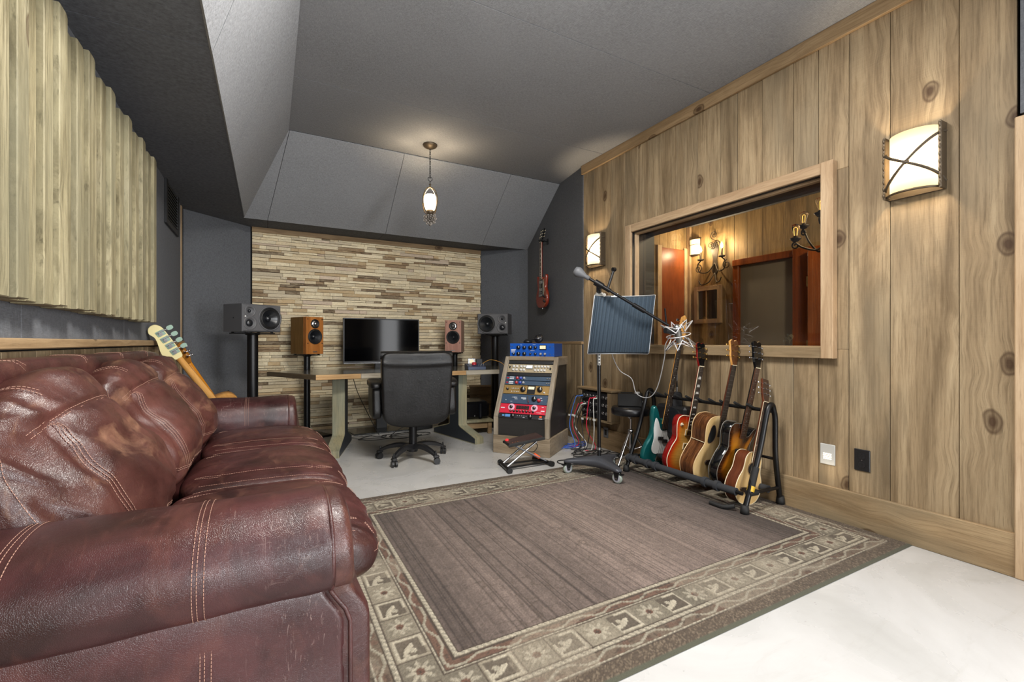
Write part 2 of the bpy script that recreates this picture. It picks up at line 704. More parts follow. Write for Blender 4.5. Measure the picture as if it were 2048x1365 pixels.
# ================================================================== ROOM SHELL
RW, LW, BW, CZ, SZ = 2.95, -0.72, 5.88, 2.92, 2.35      # right wall, left wall, back wall, ceiling, soffit
WY0, WY1, WZ0, WZ1 = 1.436, 3.18, 0.953, 2.12           # outer edge of the window casing
FRONT = -6.0

MB().box((2.6, 0.1, -0.05), (7.4, 12.6, 0.1)).build('floor', M_FLOOR, kind='structure')

# ceiling: dark backing + fabric panels with open joints
ceil_ = MB().box((1.5, -0.78, CZ + 0.06), (3.6, 10.5, 0.08)).build('ceiling', M_DARK, kind='structure')
ys = [4.44, 3.527, 2.285, 1.06, -0.18, -1.42, -2.66, -3.9, FRONT]
for a, b in zip(ys[:-1], ys[1:]):
    MB().box((1.59, (a + b) / 2, CZ + 0.01), (2.96, a - b - 0.005, 0.02)).build('panel', M_CEIL, ceil_)

# sloped side of the left soffit
side = MB().slab([(-0.25, FRONT, SZ), (0.115, FRONT, CZ), (0.155, 4.44, CZ), (-0.22, 5.45, SZ)], (-0.84, 0, 0.54), 0.10).build('ceiling_slope_side', M_DARK, kind='structure')
nrm = Vector((0.84, 0, -0.54)) * 0.012


def lerp(a, b, t):
    return tuple(x + (y - x) * t for x, y in zip(a, b))


def seam_quads(lo, hi, cuts):
    """panels between two long edges, cut at the given positions (0..1 on both edges)"""
    q = []
    for a, b in zip(cuts[:-1], cuts[1:]):
        q.append([lerp(*lo, a), lerp(*hi, a), lerp(*hi, b), lerp(*lo, b)])
    return q


lo, hi = ((-0.25, FRONT, SZ), (-0.22, 5.45, SZ)), ((0.115, FRONT, CZ), (0.155, 4.44, CZ))
cuts = [0, 0.2, 0.4, 0.62, 0.735, 0.845, 1.0]
for q in seam_quads(lo, hi, cuts):
    q = [Vector(p) for p in q]
    c = sum(q, Vector()) / 4
    q = [p + (c - p).normalized() * 0.0025 for p in q]
    MB().slab(q, nrm, 0.012).build('panel', M_CEIL, side)

# sloped front above the stone wall
front = MB().slab([(-0.22, 5.45, SZ), (3.23, 5.47, SZ), (3.06, 4.44, CZ), (0.155, 4.44, CZ)], (0, 0.48, 0.87), 0.10).build('ceiling_slope_front', M_DARK, kind='structure')
lo, hi = ((-0.22, 5.45, SZ), (3.20, 5.47, SZ)), ((0.155, 4.44, CZ), (2.96, 4.44, CZ))
for a0, a1, b0, b1 in ((-0.22, 0.0, 0.155, 0.17), (0.0, 1.235, 0.17, 1.19), (1.235, 2.50, 1.19, 2.38), (2.50, 3.23, 2.38, 3.06)):
    q = [Vector((a0 + 0.002, 5.45 + 0.006 * a0, SZ)), Vector((a1 - 0.002, 5.45 + 0.006 * a1, SZ)), Vector((b1 - 0.002, 4.443, CZ)), Vector((b0 + 0.002, 4.443, CZ))]
    MB().slab(q, (0, -0.48, -0.87), 0.012).build('panel', M_CEIL, front)

# flat undersides at soffit height
so = MB().slab([(-0.80, FRONT, SZ + 0.012), (-0.25, FRONT, SZ + 0.012), (-0.22, 5.45, SZ + 0.012), (3.35, 5.47, SZ + 0.012), (3.35, 6.0, SZ + 0.012), (-0.80, 6.0, SZ + 0.012)], (0, 0, 1), 0.08).build('soffit', M_DARK, kind='structure')
for q in ([(-0.80, FRONT), (-0.237, FRONT), (-0.226, 2.386), (-0.80, 2.386)],
          [(-0.80, 2.39), (-0.226, 2.39), (-0.208, 5.45), (-0.80, 5.45)],
          [(-0.80, 5.452), (-0.22, 5.452), (0.0, 5.453), (0.0, 6.0), (-0.80, 6.0)],
          [(0.004, 5.453), (1.233, 5.458), (1.233, 6.0), (0.004, 6.0)], [(1.237, 5.458), (3.35, 5.47), (3.35, 6.0), (1.237, 6.0)]):
    MB().slab([(x, y, SZ) for x, y in q], (0, 0, 1), 0.011).build('panel', M_WALLFAB, so)

# ------------------------------------------------------------------ back wall: ledger stone, one stone after another
wb = MB().box((1.25, BW + 0.06, 1.18), (3.05, 0.10, 2.4)).build('wall_back', M_DARK, kind='structure')
pal = [((238, 224, 190), 38), ((226, 208, 172), 26), ((212, 198, 170), 18), ((198, 172, 132), 10), ((146, 120, 90), 8), ((108, 90, 70), 6), ((214, 194, 172), 6)]
pool = [c for c, w in pal for _ in range(w)]
rs = random.Random(11)
stones = []
z = 0.0
while z < 2.29:
    h = min(rs.choice((0.024, 0.03, 0.034, 0.04, 0.044)), 2.295 - z)
    if h < 0.012:
        break
    x = -0.152
    while x < 2.65:
        L = min(rs.choice((0.08, 0.11, 0.15, 0.19, 0.24, 0.30, 0.36)) * rs.uniform(0.8, 1.2), 2.66 - x)
        if 2.66 - (x + L) < 0.05:
            L = 2.66 - x
        c = rs.choice(pool)
        k = rs.uniform(0.88, 1.1)
        stones.append((x, z, L, h, rs.uniform(0.004, 0.026), tuple(min(1, q * k) for q in lin(c)), rs.random()))
        x += L
    z += h


def stone(mb, s, origin=None):
    x, z, L, h, d, c, r = s
    q = random.Random(int(r * 1e9))
    j = lambda a: q.uniform(-a, a)
    g = 0.0012
    xs = [x + g, x + L * (0.35 + j(0.1)), x + L * (0.68 + j(0.1)), x + L - g]
    yb = BW + 0.012
    v = []
    for xx in xs:
        v += [(xx, yb, z + g), (xx, BW - d + j(0.006), z + g + abs(j(0.002))), (xx, BW - d + j(0.006), z + h - g - abs(j(0.002))), (xx, yb, z + h - g)]
    if origin:
        v = [(a - origin[0], b - origin[1], cc - origin[2]) for a, b, cc in v]
    f = []
    for i in range(3):
        for k in range(3):
            f.append((i * 4 + k, (i + 1) * 4 + k, (i + 1) * 4 + k + 1, i * 4 + k + 1))
    f += [(0, 1, 2, 3), (15, 14, 13, 12)]
    mb.add(v, f, 0, False, None, c)


def stone_visible(s):
    x, z, L, h = s[:4]
    if z < 0.75 and 0.75 < x < 2.1:
        return 0.5
    if 0.75 < x < 1.66 and 0.8 < z < 1.33:
        return 0.0
    return 1.0 if z > 0.8 else 0.6


order = sorted(range(len(stones)), key=lambda i: -stones[i][2] * stones[i][3] * stone_visible(stones[i]))
big = set(order[:300])
rest = MB()
for i, s in enumerate(stones):
    if i in big:
        m = MB()
        o = (s[0] + s[2] / 2, BW, s[1] + s[3] / 2)
        stone(m, s, o)
        m.build('stone', M_STONE, wb, o)
    else:
        stone(rest, s)
rest.build('stones', M_STONE, wb, kind='stuff')
MB().box((1.253, BW - 0.012, 2.322), (2.815, 0.03, 0.056), 0.003).build('trim_1', M_TRIM_X, kind='structure')


# fabric panels left and right of the stone
def wall_strip(name, a, b, z0, z1, m, t=0.05, parent=None, **kw):
    a, b = Vector((*a, 0)), Vector((*b, 0))
    d = (b - a).normalized()
    n = Vector((d.y, -d.x, 0))          # towards the room when walking a -> b with the room on the right
    P = [a + Vector((0, 0, z0)), b + Vector((0, 0, z0)), b + Vector((0, 0, z1)), a + Vector((0, 0, z1))]
    return MB().slab(P, -n, t).build(name, m, parent, **kw)


wall_strip('wall_back_left', (-0.72, 5.40), (-0.168, 5.885), 0, SZ + 0.02, M_WALLFAB, kind='structure')
wall_strip('wall_back_right', (2.675, 5.885), (3.185, 5.44), 0, SZ + 0.02, M_WALLFAB, kind='structure')
wall_strip('wall_right_rear', (3.19, 5.47), (2.945, 3.872), 0, 2.95, M_WALLFAB, kind='structure')
# wainscot below that fabric
ANG = math.atan2(3.19 - 2.945, 5.47 - 3.872)
WP = lambda y, off=0.0: 2.945 + (y - 3.872) * (3.19 - 2.945) / (5.47 - 3.872) - off
wp = MB().box((0, 0, 0), (0.05, 1.60, 0.03), 0.004).build('trim_2', M_TRIM, None, (WP(4.66, -0.005), 4.66, 1.043), kind='structure')
wp.rotation_euler = (0, 0, -ANG)
wlow = MB().box((0, 0, 0), (0.008, 1.60, 1.02)).build('wall_right_wainscot', M_DARK, None, (WP(4.67, 0.002), 4.67, 0.51), kind='structure')
wlow.rotation_euler = (0, 0, -ANG)
for k in range(13):
    MB().box((0, 0, 0), (0.014, 0.120, 1.026), 0.002).build('plank', M_PLANK, wlow, (-0.010, -0.80 + 0.062 + k * 0.1235, 0.003))

# ------------------------------------------------------------------ right wall: planks round the control-room window
wr = MB()
wr.box((3.075, (0.713 + WY0 + 0.06) / 2, 1.48), (0.21, WY0 + 0.06 - 0.713, 2.96))
wr.box((3.075, (WY1 - 0.06 + 4.6) / 2, 1.48), (0.21, 4.6 - WY1 + 0.06, 2.96)) if False else wr.box((3.075, (WY1 - 0.06 + 3.872) / 2, 1.48), (0.21, 3.872 - WY1 + 0.06, 2.96))
wr.box((3.075, (WY0 + WY1) / 2, (WZ0 + 0.06) / 2), (0.21, WY1 - WY0, WZ0 + 0.06))
wr.box((3.075, (WY0 + WY1) / 2, (WZ1 - 0.06 + 2.96) / 2), (0.21, WY1 - WY0, 2.96 - WZ1 + 0.06))
wr = wr.build('wall_right', M_DARK, kind='structure')
edges_px = [1167, 1188, 1222, 1250, 1276, 1297.5, 1318.6, 1353.6, 1394.6, 1441, 1475, 1524.5, 1587, 1637, 1697.5, 1780, 1918.5, 2034]
ey = []
for px in edges_px:
    r = ray(px, HY)
    ey.append(RW * r.y / r.x)
rp = random.Random(5)
for a, b in zip(ey[:-1], ey[1:]):
    t0 = rp.uniform(-0.0015, 0.0015)
    lo_, hi_ = min(a, b), max(a, b)

    def plk(y0, y1, z0, z1):
        if z1 - z0 < 0.02 or y1 - y0 < 0.004:
            return
        MB().box((0, 0, 0), (0.022, y1 - y0 - 0.0025, z1 - z0), 0.0022).build('plank', M_PLANK, wr, (RW + 0.011 + t0, (y0 + y1) / 2, (z0 + z1) / 2))
    oy0, oy1 = WY0 + 0.055, WY1 - 0.055
    if hi_ <= oy0 or lo_ >= oy1:
        plk(lo_, hi_, 0, CZ)
    else:
        plk(lo_, hi_, 0, WZ0 + 0.055)
        plk(lo_, hi_, WZ1 - 0.055, CZ)
        if lo_ < oy0:
            plk(lo_, oy0, WZ0 + 0.055, WZ1 - 0.055)
        if hi_ > oy1:
            plk(oy1, hi_, WZ0 + 0.055, WZ1 - 0.055)
MB().box((RW - 0.012, 2.295, 0.098), (0.024, 3.17, 0.196), 0.003).build('baseboard_right', M_PLANK_H, kind='structure')
MB().box((RW - 0.012, 2.295, CZ - 0.047), (0.024, 3.17, 0.094), 0.003).build('trim_4', M_TRIM, kind='structure')

# window casing, reveal, glass
win = MB()
win.box((3.06, WY0 + 0.066, 1.535), (0.27, 0.012, 1.06))
win.box((3.06, WY1 - 0.066, 1.535), (0.27, 0.012, 1.06))
win.box((3.06, 2.308, WZ1 - 0.066), (0.27, WY1 - WY0 - 0.12, 0.012))
win = win.build('window_1', M_BLACK, kind='structure')
cw = 0.068
for nm, c, s, m in (('casing', (2.925, WY0 + cw / 2, (WZ0 + WZ1) / 2), (0.05, cw, WZ1 - WZ0), M_CASE_V),
                    ('casing', (2.925, WY1 - cw / 2, (WZ0 + WZ1) / 2), (0.05, cw, WZ1 - WZ0), M_CASE_V),
                    ('casing', (2.929, (WY0 + WY1) / 2, WZ1 - cw / 2), (0.05, WY1 - WY0 - 2 * cw, cw), M_CASE),
                    ('casing', (2.929, (WY0 + WY1) / 2, WZ0 + cw / 2), (0.05, WY1 - WY0 - 2 * cw, cw), M_PLANK_H),
                    ('stop', (2.972, (WY0 + WY1) / 2, WZ1 - cw - 0.009), (0.045, WY1 - WY0 - 2 * cw, 0.018), M_CASE),
                    ('stop', (2.972, WY1 - cw - 0.009, (WZ0 + WZ1) / 2), (0.045, 0.018, WZ1 - WZ0 - 2 * cw - 0.036), M_CASE_V),
                    ('sill', (3.06, (WY0 + WY1) / 2, WZ0 + cw - 0.004), (0.28, WY1 - WY0 - 2 * cw, 0.02), M_PLANK_H)):
    MB().box((0, 0, 0), s, 0.003).build(nm, m, win, c)
MB().box((3.0, (WY0 + WY1) / 2, (WZ0 + WZ1) / 2 + 0.01), (0.006, WY1 - WY0 - 2 * cw, WZ1 - WZ0 - 2 * cw)).build('glass', M_GLASS, win)

# doorway at the near end of the right wall
MB().box((3.0, -2.65, 2.52), (0.10, 6.7, 0.90)).build('wall_right_near', M_WALLFAB, kind='structure')
d1 = MB().box((3.04, -2.65, 1.03), (0.04, 6.7, 2.06)).build('door_1', M_PLANK, kind='structure')
MB().box((2.95, 0.668, 1.025), (0.06, 0.086, 2.05), 0.004).build('casing', M_CASE_V, d1)
MB().box((2.95, -2.7, 2.05), (0.06, 6.6, 0.05), 0.004).build('casing', M_CASE, d1)

# ------------------------------------------------------------------ left wall: fabric above, planks below, cap rail
wl = MB().box((LW - 0.065, -0.3, 1.2), (0.10, 11.9, 2.45)).build('wall_left', M_DARK, kind='structure')
for y0, y1 in ((FRONT, -0.35), (-0.347, 0.872), (0.875, 2.095), (2.098, 3.318), (3.321, 5.225)):
    MB().box((LW - 0.005, (y0 + y1) / 2, (1.06 + SZ) / 2), (0.012, y1 - y0, SZ - 1.06), 0.002).build('panel', M_WALLFAB, wl)
for k in range(46):
    y = 5.20 - 0.12 * k - 0.06
    if y < -0.6:
        break
    MB().box((0, 0, 0), (0.016, 0.1175, 1.02), 0.003).build('plank', M_PLANK, wl, (LW - 0.004, y, 0.51))
MB().box((LW + 0.012, -0.4, 1.045), (0.05, 11.2, 0.036), 0.004).build('trim_5', M_TRIM, kind='structure')
MB().box((LW - 0.01, 5.25, 1.17), (0.035, 0.060, 2.34), 0.003).build('trim_6', M_CASE_V, kind='structure')
m = MB()
for k in range(52):
    z0 = k * 0.045
    m.box((LW - 0.03, 5.288 + rs.uniform(-0.006, 0.008), z0 + 0.022), (0.05, 0.03, 0.042), 0.003, col=lin(rs.choice(pool)))
m.build('stone_edge', M_STONE, wl)

# wall behind the camera
MB().box((1.2, FRONT - 0.05, 1.5), (4.4, 0.1, 3.0)).build('wall_front', M_PLANK, kind='structure')

# ------------------------------------------------------------------ the recording booth behind the glass
BX = 5.35
bf = MB().box((4.3, 2.2, 2.74), (2.4, 5.2, 0.08)).build('ceiling_booth', M_WALLFAB, kind='structure')
bb = MB().box((BX + 0.06, 2.2, 1.35), (0.1, 5.0, 2.7)).build('wall_booth_back', M_DARK, kind='structure')
y = 4.55
rb = random.Random(3)
DB0, DB1, DBZ = 2.20, 3.10, 2.03       # booth doorway in the back wall (Y range, height)
while y > 0.4:
    w = rb.choice((0.14, 0.18, 0.2, 0.24, 0.28))
    y0 = y - w
    zb = DBZ if (y0 < DB1 and y > DB0) else 0.0
    MB().box((0, 0, 0), (0.02, w - 0.003, 2.7 - zb), 0.002).build('plank', M_BOOTHW, bb, (BX, (y + y0) / 2, (2.7 + zb) / 2))
    y = y0
bl = MB().box((4.28, 4.62, 1.35), (2.2, 0.1, 2.7)).build('wall_booth_left', M_DARK, kind='structure')
for k in range(14):
    MB().box((0, 0, 0), (0.157, 0.02, 2.7), 0.002).build('plank', M_BOOTHW, bl, (3.26 + k * 0.16, 4.56, 1.35))
MB().box((4.28, -0.35, 1.35), (2.2, 0.1, 2.7)).build('wall_booth_right', M_BOOTHW, kind='structure')
MB().box((3.19, 3.9, 1.35), (0.02, 1.45, 2.7)).build('wall_booth_front', M_BOOTHW, kind='structure')
MB().box((3.19, 0.55, 1.35), (0.02, 1.75, 2.7)).build('wall_booth_near', M_BOOTHW, kind='structure')
MB().box((BX - 0.02, 4.515, 1.35), (0.05, 0.06, 2.7), 0.003).build('trim_7', M_CASE_V, kind='structure')
# orange stained doorway in the back wall, its open leaf swung to the right, a dark room beyond
pA, pB = onX(1470, 600, BX - 0.02), onX(1632, 600, BX - 0.02)
DY1, DY0 = pA.y, pB.y
zt = onX(1470, 522, BX - 0.02).z
d2 = MB().box((BX - 0.005, (DY0 + DY1) / 2, zt / 2), (0.04, DY1 - DY0 - 0.1, zt - 0.06)).build('door_2', plain('dim_room_beyond', (120, 114, 104), 0.8), kind='structure')
MB().box((BX - 0.035, DY1 - 0.04, zt / 2), (0.07, 0.08, zt), 0.004).build('jamb', M_ORANGE, d2)
MB().box((BX - 0.06, DY0 + 0.10, zt / 2), (0.12, 0.20, zt), 0.004).build('jamb', M_ORANGE, d2)
MB().box((BX - 0.04, (DY0 + DY1) / 2, zt - 0.04), (0.08, DY1 - DY0, 0.08), 0.004).build('lintel', M_ORANGE, d2)
MB().box((BX - 0.045, DY0 + 0.215, zt / 2 - 0.1), (0.03, 0.03, zt - 0.25), 0.003).build('stop', M_CASE_V, d2)
MB().box((BX - 0.045, (DY0 + DY1) / 2, 0.98), (0.03, DY1 - DY0 - 0.3, 0.03), 0.003).build('rail', M_CASE, d2)
leafd = MB().box((0, 0, 0), (0.045, 0.80, zt - 0.03), 0.003).build('leaf', M_ORANGE, d2, (BX - 0.16, DY0 - 0.42, (zt - 0.03) / 2))
leafd.rotation_euler = (0, 0, 0.12)
for z in (0.45, 1.02, 1.72):
    MB().bar((BX - 0.13, DY0 - 0.01, z - 0.06), (BX - 0.13, DY0 - 0.01, z + 0.06), 0.012).box((BX - 0.124, DY0 + 0.02, z), (0.006, 0.05, 0.11)).build('hinge', M_CHROME, d2)
# second stained door in the booth's left wall
q0, q1 = onY(1321, 600, 4.55), onY(1366, 600, 4.55)
zt3 = onY(1321, 495, 4.55).z
d3 = MB().box(((q0.x + q1.x) / 2, 4.545, zt3 / 2), (q1.x - q0.x, 0.03, zt3), 0.003).build('door_3', M_ORANGE, kind='structure')
MB().box((q1.x + 0.03, 4.54, zt3 / 2), (0.06, 0.04, zt3 + 0.05), 0.003).build('jamb', M_CASE_V, d3)
MB().box((q0.x - 0.04, 4.54, zt3 / 2), (0.08, 0.04, zt3 + 0.05), 0.003).build('jamb', M_CASE_V, d3)
# little framed window in the booth's back wall
a, b = onX(1390, 576, BX - 0.02), onX(1444, 646, BX - 0.02)
yc, zc, ww, hh = (a.y + b.y) / 2, (a.z + b.z) / 2, abs(a.y - b.y), abs(a.z - b.z)
w2 = MB().box((BX - 0.005, yc, zc), (0.02, ww - 0.08, hh - 0.08)).build('window_2', plain('dim_pane', (70, 66, 52), 0.15), kind='structure')
for s in (-1, 1):
    MB().box((BX - 0.02, yc + s * (ww / 2 - 0.03), zc), (0.05, 0.06, hh), 0.003).build('casing', M_CASE_V, w2)
    MB().box((BX - 0.02, yc, zc + s * (hh / 2 - 0.03)), (0.05, ww - 0.12, 0.06), 0.003).build('casing', M_CASE, w2)
MB().box((BX - 0.016, yc + 0.03, zc), (0.01, 0.02, hh - 0.12)).build('mullion', M_CASE_V, w2)
MB().box((BX - 0.012, yc - ww * 0.16, zc), (0.012, ww * 0.28, hh - 0.13)).build('pane', plain('unlit_pane', (18, 17, 14), 0.15), w2)

# ================================================================== LEATHER SOFA
def leather(name, dark, mid, worn, wear=0.5, scuff=0.0, crumple=1.0, spec=0.55):
    t = NT(name)
    co = t.coords('Object', 3.0)
    a = t.noise(co, 3.2, 5, 0.6, 0.6)
    b = t.noise(t.mul(co, (9, 4, 5)), 1.0, 4, 0.6, 1.0)
    c = t.noise(co, 9.0, 4, 0.65, 0.4)
    col = t.ramp(a, [(0.32, lin(dark)), (0.62, lin(mid))])
    col = t.mix(t.ramp(b, [(0.54, 0.0), (0.76, wear)]), col, lin(worn))
    col = t.mix(t.ramp(c, [(0.30, 0.55), (0.52, 0.0)]), col, lin(dark))
    if scuff:
        s1 = t.noise(t.mul(co, (70, 6, 14)), 1.0, 3, 0.6, 2.5)
        s2 = t.noise(t.mul(co, (8, 60, 10)), 1.0, 3, 0.6, 2.5)
        mask = t.ramp(t.noise(co, 2.6, 3, 0.6), [(0.50, 0.0), (0.66, 1.0)])
        s = t.math('MULTIPLY', t.math('MAXIMUM', t.ramp(s1, [(0.62, 0.0), (0.66, 1.0)]), t.ramp(s2, [(0.63, 0.0), (0.67, 0.8)])), mask)
        col = t.mix(t.math('MULTIPLY', s, scuff), col, lin((186, 160, 150)))
    rg = t.math('ADD', 0.20, t.math('MULTIPLY', c, 0.24))
    t.bsdf(col, rg, 0, spec, Sheen_Weight=0.0)
    vo = t.n('TexVoronoi', feature='DISTANCE_TO_EDGE')
    t.l(t.mul(co, (1, 1, 1)), vo.inputs['Vector'])
    vo.inputs['Scale'].default_value = 330.0
    wr1 = t.noise(t.mul(co, (22, 30, 22)), 1.0, 4, 0.62, 1.6)
    wr2 = t.noise(t.mul(co, (60, 14, 60)), 1.0, 3, 0.6, 1.0)
    h = t.math('ADD', t.math('ADD', t.math('MULTIPLY', wr1, 0.55 * crumple), t.math('MULTIPLY', wr2, 0.25 * crumple)), t.math('MULTIPLY', t.math('MINIMUM', vo.outputs['Distance'], 0.15), 0.25))
    t.bump(h, 0.45, 0.009)
    return t.m


M_LEATH = leather('oxblood_leather', (38, 15, 14), (74, 40, 38), (124, 84, 68), 0.40, 0.0, 0.8)
M_LEATH_P = leather('oxblood_leather_worn_sheen', (46, 20, 17), (88, 52, 46), (148, 110, 86), 0.75, 0.0, 0.6)  # worn tan, lightened further to carry the golden sheen on the pillows
M_LEATH_A = leather('oxblood_leather_scuffed', (38, 15, 15), (76, 40, 40), (106, 62, 52), 0.45, 0.28, 0.30)
M_STITCH = plain('tan_thread', (160, 122, 106), 0.7)


def spow(x, k):
    return abs(x) ** k


class Soft:
    """closed soft block: cube sphere with a k-norm, then a deform function; knows its own surface for seams"""

    def __init__(self, half, k, n, deform):
        self.h, self.k, self.n, self.D = half, k, n, deform

    def pt(self, p):
        x, y, z = p
        k = self.k
        m = (spow(x, k) + spow(y, k) + spow(z, k)) ** (1.0 / k)
        return self.D(Vector((x / m * self.h[0], y / m * self.h[1], z / m * self.h[2])), Vector((x / m, y / m, z / m)))

    def face(self, ax, s, u, v):
        p = [0, 0, 0]
        p[ax] = s
        p[(ax + 1) % 3] = u
        p[(ax + 2) % 3] = v
        return p

    def mesh(self, mb, mi=0):
        n = self.n
        keys, V, F = {}, [], []

        def vid(p):
            kx = tuple(round(c * 4096) for c in p)
            if kx not in keys:
                keys[kx] = len(V)
                V.append(self.pt(p))
            return keys[kx]
        g = [math.sin((i / n * 2 - 1) * PI / 2 * 0.86) / math.sin(PI / 2 * 0.86) for i in range(n + 1)]
        for ax in range(3):
            for s in (-1, 1):
                ids = [[vid(self.face(ax, s, g[i], g[j])) for j in range(n + 1)] for i in range(n + 1)]
                for i in range(n):
                    for j in range(n):
                        q = (ids[i][j], ids[i + 1][j], ids[i + 1][j + 1], ids[i][j + 1])
                        F.append(q if s > 0 else q[::-1])
        mb.add(V, F, mi, True)
        return mb

    def seam(self, mb, path, off=0.0010, r=0.0009, step=0.0085, rows=(0.0,)):
        """stitches along a path of cube points"""
        P = [self.pt(p) for p in path]
        N = []
        for i, p in enumerate(path):
            a = path[max(0, i - 1)]
            b = path[min(len(path) - 1, i + 1)]
            tdir = (self.pt(b) - self.pt(a)).normalized()
            e = 0.012
            ax = max(range(3), key=lambda k: abs(p[k]))
            q1, q2 = list(p), list(p)
            q1[(ax + 1) % 3] += e
            q2[(ax + 2) % 3] += e
            nn = (self.pt(q1) - P[i]).cross(self.pt(q2) - P[i]) * (1 if p[ax] > 0 else -1)
            nn = nn.normalized() if nn.length > 1e-9 else Vector((0, 0, 1))
            N.append((nn, tdir.cross(nn).normalized()))
        for row in rows:
            Q = [p + n * off + w * row for p, (n, w) in zip(P, N)]
            stitches(mb, Q, r, step)


def stitches(mb, Q, r=0.0009, step=0.0085, duty=0.72):
    seg = [(Q[i + 1] - Q[i]).length for i in range(len(Q) - 1)]
    cum = [0]
    for s in seg:
        cum.append(cum[-1] + s)

    def at(d):
        for i in range(len(seg)):
            if cum[i + 1] >= d or i == len(seg) - 1:
                return Q[i] + (Q[i + 1] - Q[i]) * ((d - cum[i]) / max(seg[i], 1e-9))
    d = 0
    while d + step * duty < cum[-1]:
        mb.bar(at(d), at(d + step * duty), r, 4, caps=False)
        d += step


def path3(f, a, b, n=40):
    return [f(a + (b - a) * i / n) for i in range(n + 1)]


SF = thing('sofa', 'long oxblood red leather three seat sofa with rolled arms along the left wall', 'sofa', (0, 0, 0))

# ---- back frame
def d_back(p, q):
    p = p.copy()
    p.x += 0.006 * noise.noise(p * 5)
    p.z += 0.008 * noise.noise(Vector((p.y * 3, p.x * 6, 2)))
    return p + Vector((-0.635, 2.42, 0.52))


MB_ = Soft((0.062, 1.18, 0.482), 9, 26, d_back).mesh(MB())
MB_.build('back_frame', M_LEATH, SF)
sb = Soft((0.062, 1.18, 0.482), 9, 26, d_back)
m = MB()
for yv in (-0.62, -0.2, 0.2, 0.62):
    sb.seam(m, path3(lambda t: (t, yv, 1), -0.9, 0.95, 12), rows=(-0.01, 0.01))
m.build('stitching', M_STITCH, SF, kind='stuff')

# ---- back pillows
def pillow(yc, seed, hw=0.352):
    off = Vector((seed * 7.3, seed * 3.1, seed * 1.7))

    def D(p, q):
        x, y, z = p
        zz = q.z
        fr = max(0.0, q.x)
        # belly low, thin shoulder on top
        x -= fr * (0.130 * q.y * q.y) * (1 - 0.3 * max(0, zz))
        x += fr * (0.055 * math.exp(-((zz + 0.42) / 0.55) ** 2) - 0.02 * max(0, zz))
        sag = 1 - 0.10 * max(0, zz) ** 2
        y *= sag
        # crown of the top edge droops at the corners
        z -= 0.05 * abs(q.y) ** 3 * min(1, max(0, 0.5 + zz))
        # seams pull in
        sx = abs(y) / hw
        g = math.exp(-((sx - 0.60) / 0.035) ** 2)
        gz = math.exp(-((zz - 0.56) / 0.05) ** 2)
        ss = lambda a, b, v: (lambda t_: t_ * t_ * (3 - 2 * t_))(min(1, max(0, (v - a) / (b - a))))
        pull = 0.013 * max(g * (1 - ss(0.52, 0.66, zz)), gz * (1 - ss(0.56, 0.66, sx))) * ss(0.1, 0.7, fr)
        x -= pull
        # wrinkles: folds radiating off the seams, sagging drapes
        w = Vector((x * 2.2, y * 3.2, z * 6.5)) + off
        f1 = 1 - abs(noise.noise(w * 1.3)) * 2
        f2 = 1 - abs(noise.noise(Vector((y * 17 + z * 5, z * 6, x * 5)) + off)) * 2
        lump = noise.noise(Vector((x, y, z)) * 4.5 + off)
        side = min(1, max(0, (sx - 0.55) / 0.3))
        amt = 0.014 * lump + 0.010 * f1 + (0.0075 + 0.010 * side) * f2
        nrm = Vector((q.x * 1.0, q.y * 0.7, q.z * 0.7))
        p2 = Vector((x, y, z)) + nrm * amt
        # lean back
        a = math.radians(-20)
        X = p2.x * math.cos(a) + p2.z * math.sin(a)
        Z = -p2.x * math.sin(a) + p2.z * math.cos(a)
        return Vector((X - 0.475, p2.y + yc, Z + 0.702))
    s = Soft((0.125, hw, 0.272), 3.3, 50, D)
    o = s.mesh(MB()).build('back_cushion', M_LEATH_P, SF)
    m = MB()
    rows = (-0.009, 0.0, 0.009)
    for sy in (-0.60, 0.60):
        s.seam(m, path3(lambda t: (1, sy, t), -0.96, 0.60, 50), rows=rows)
        s.seam(m, path3(lambda t: (t, sy, 1), -0.6, 0.95, 30), rows=(-0.009, 0.009))
    s.seam(m, path3(lambda t: (1, t, 0.60), -0.60, 0.60, 50), rows=(-0.004, 0.004))
    for sy in (-1, 1):
        s.seam(m, path3(lambda t: (1, sy * t, 0.60 + 0.2 * (t - 0.6)), 0.60, 0.98, 20), rows=(-0.006, 0.006))
        s.seam(m, path3(lambda t: (0.55, sy * 1, t), -0.9, 0.9, 50), rows=(0.0,))
    s.seam(m, path3(lambda t: (1, t, -0.90), -0.95, 0.95, 50), rows=(-0.004, 0.004))
    m.build('stitching', M_STITCH, o, kind='stuff')


for yc, sd, hw_ in ((1.715, 1, 0.405), (2.44, 2, 0.355), (3.115, 3, 0.352)):
    pillow(yc, sd, hw_)

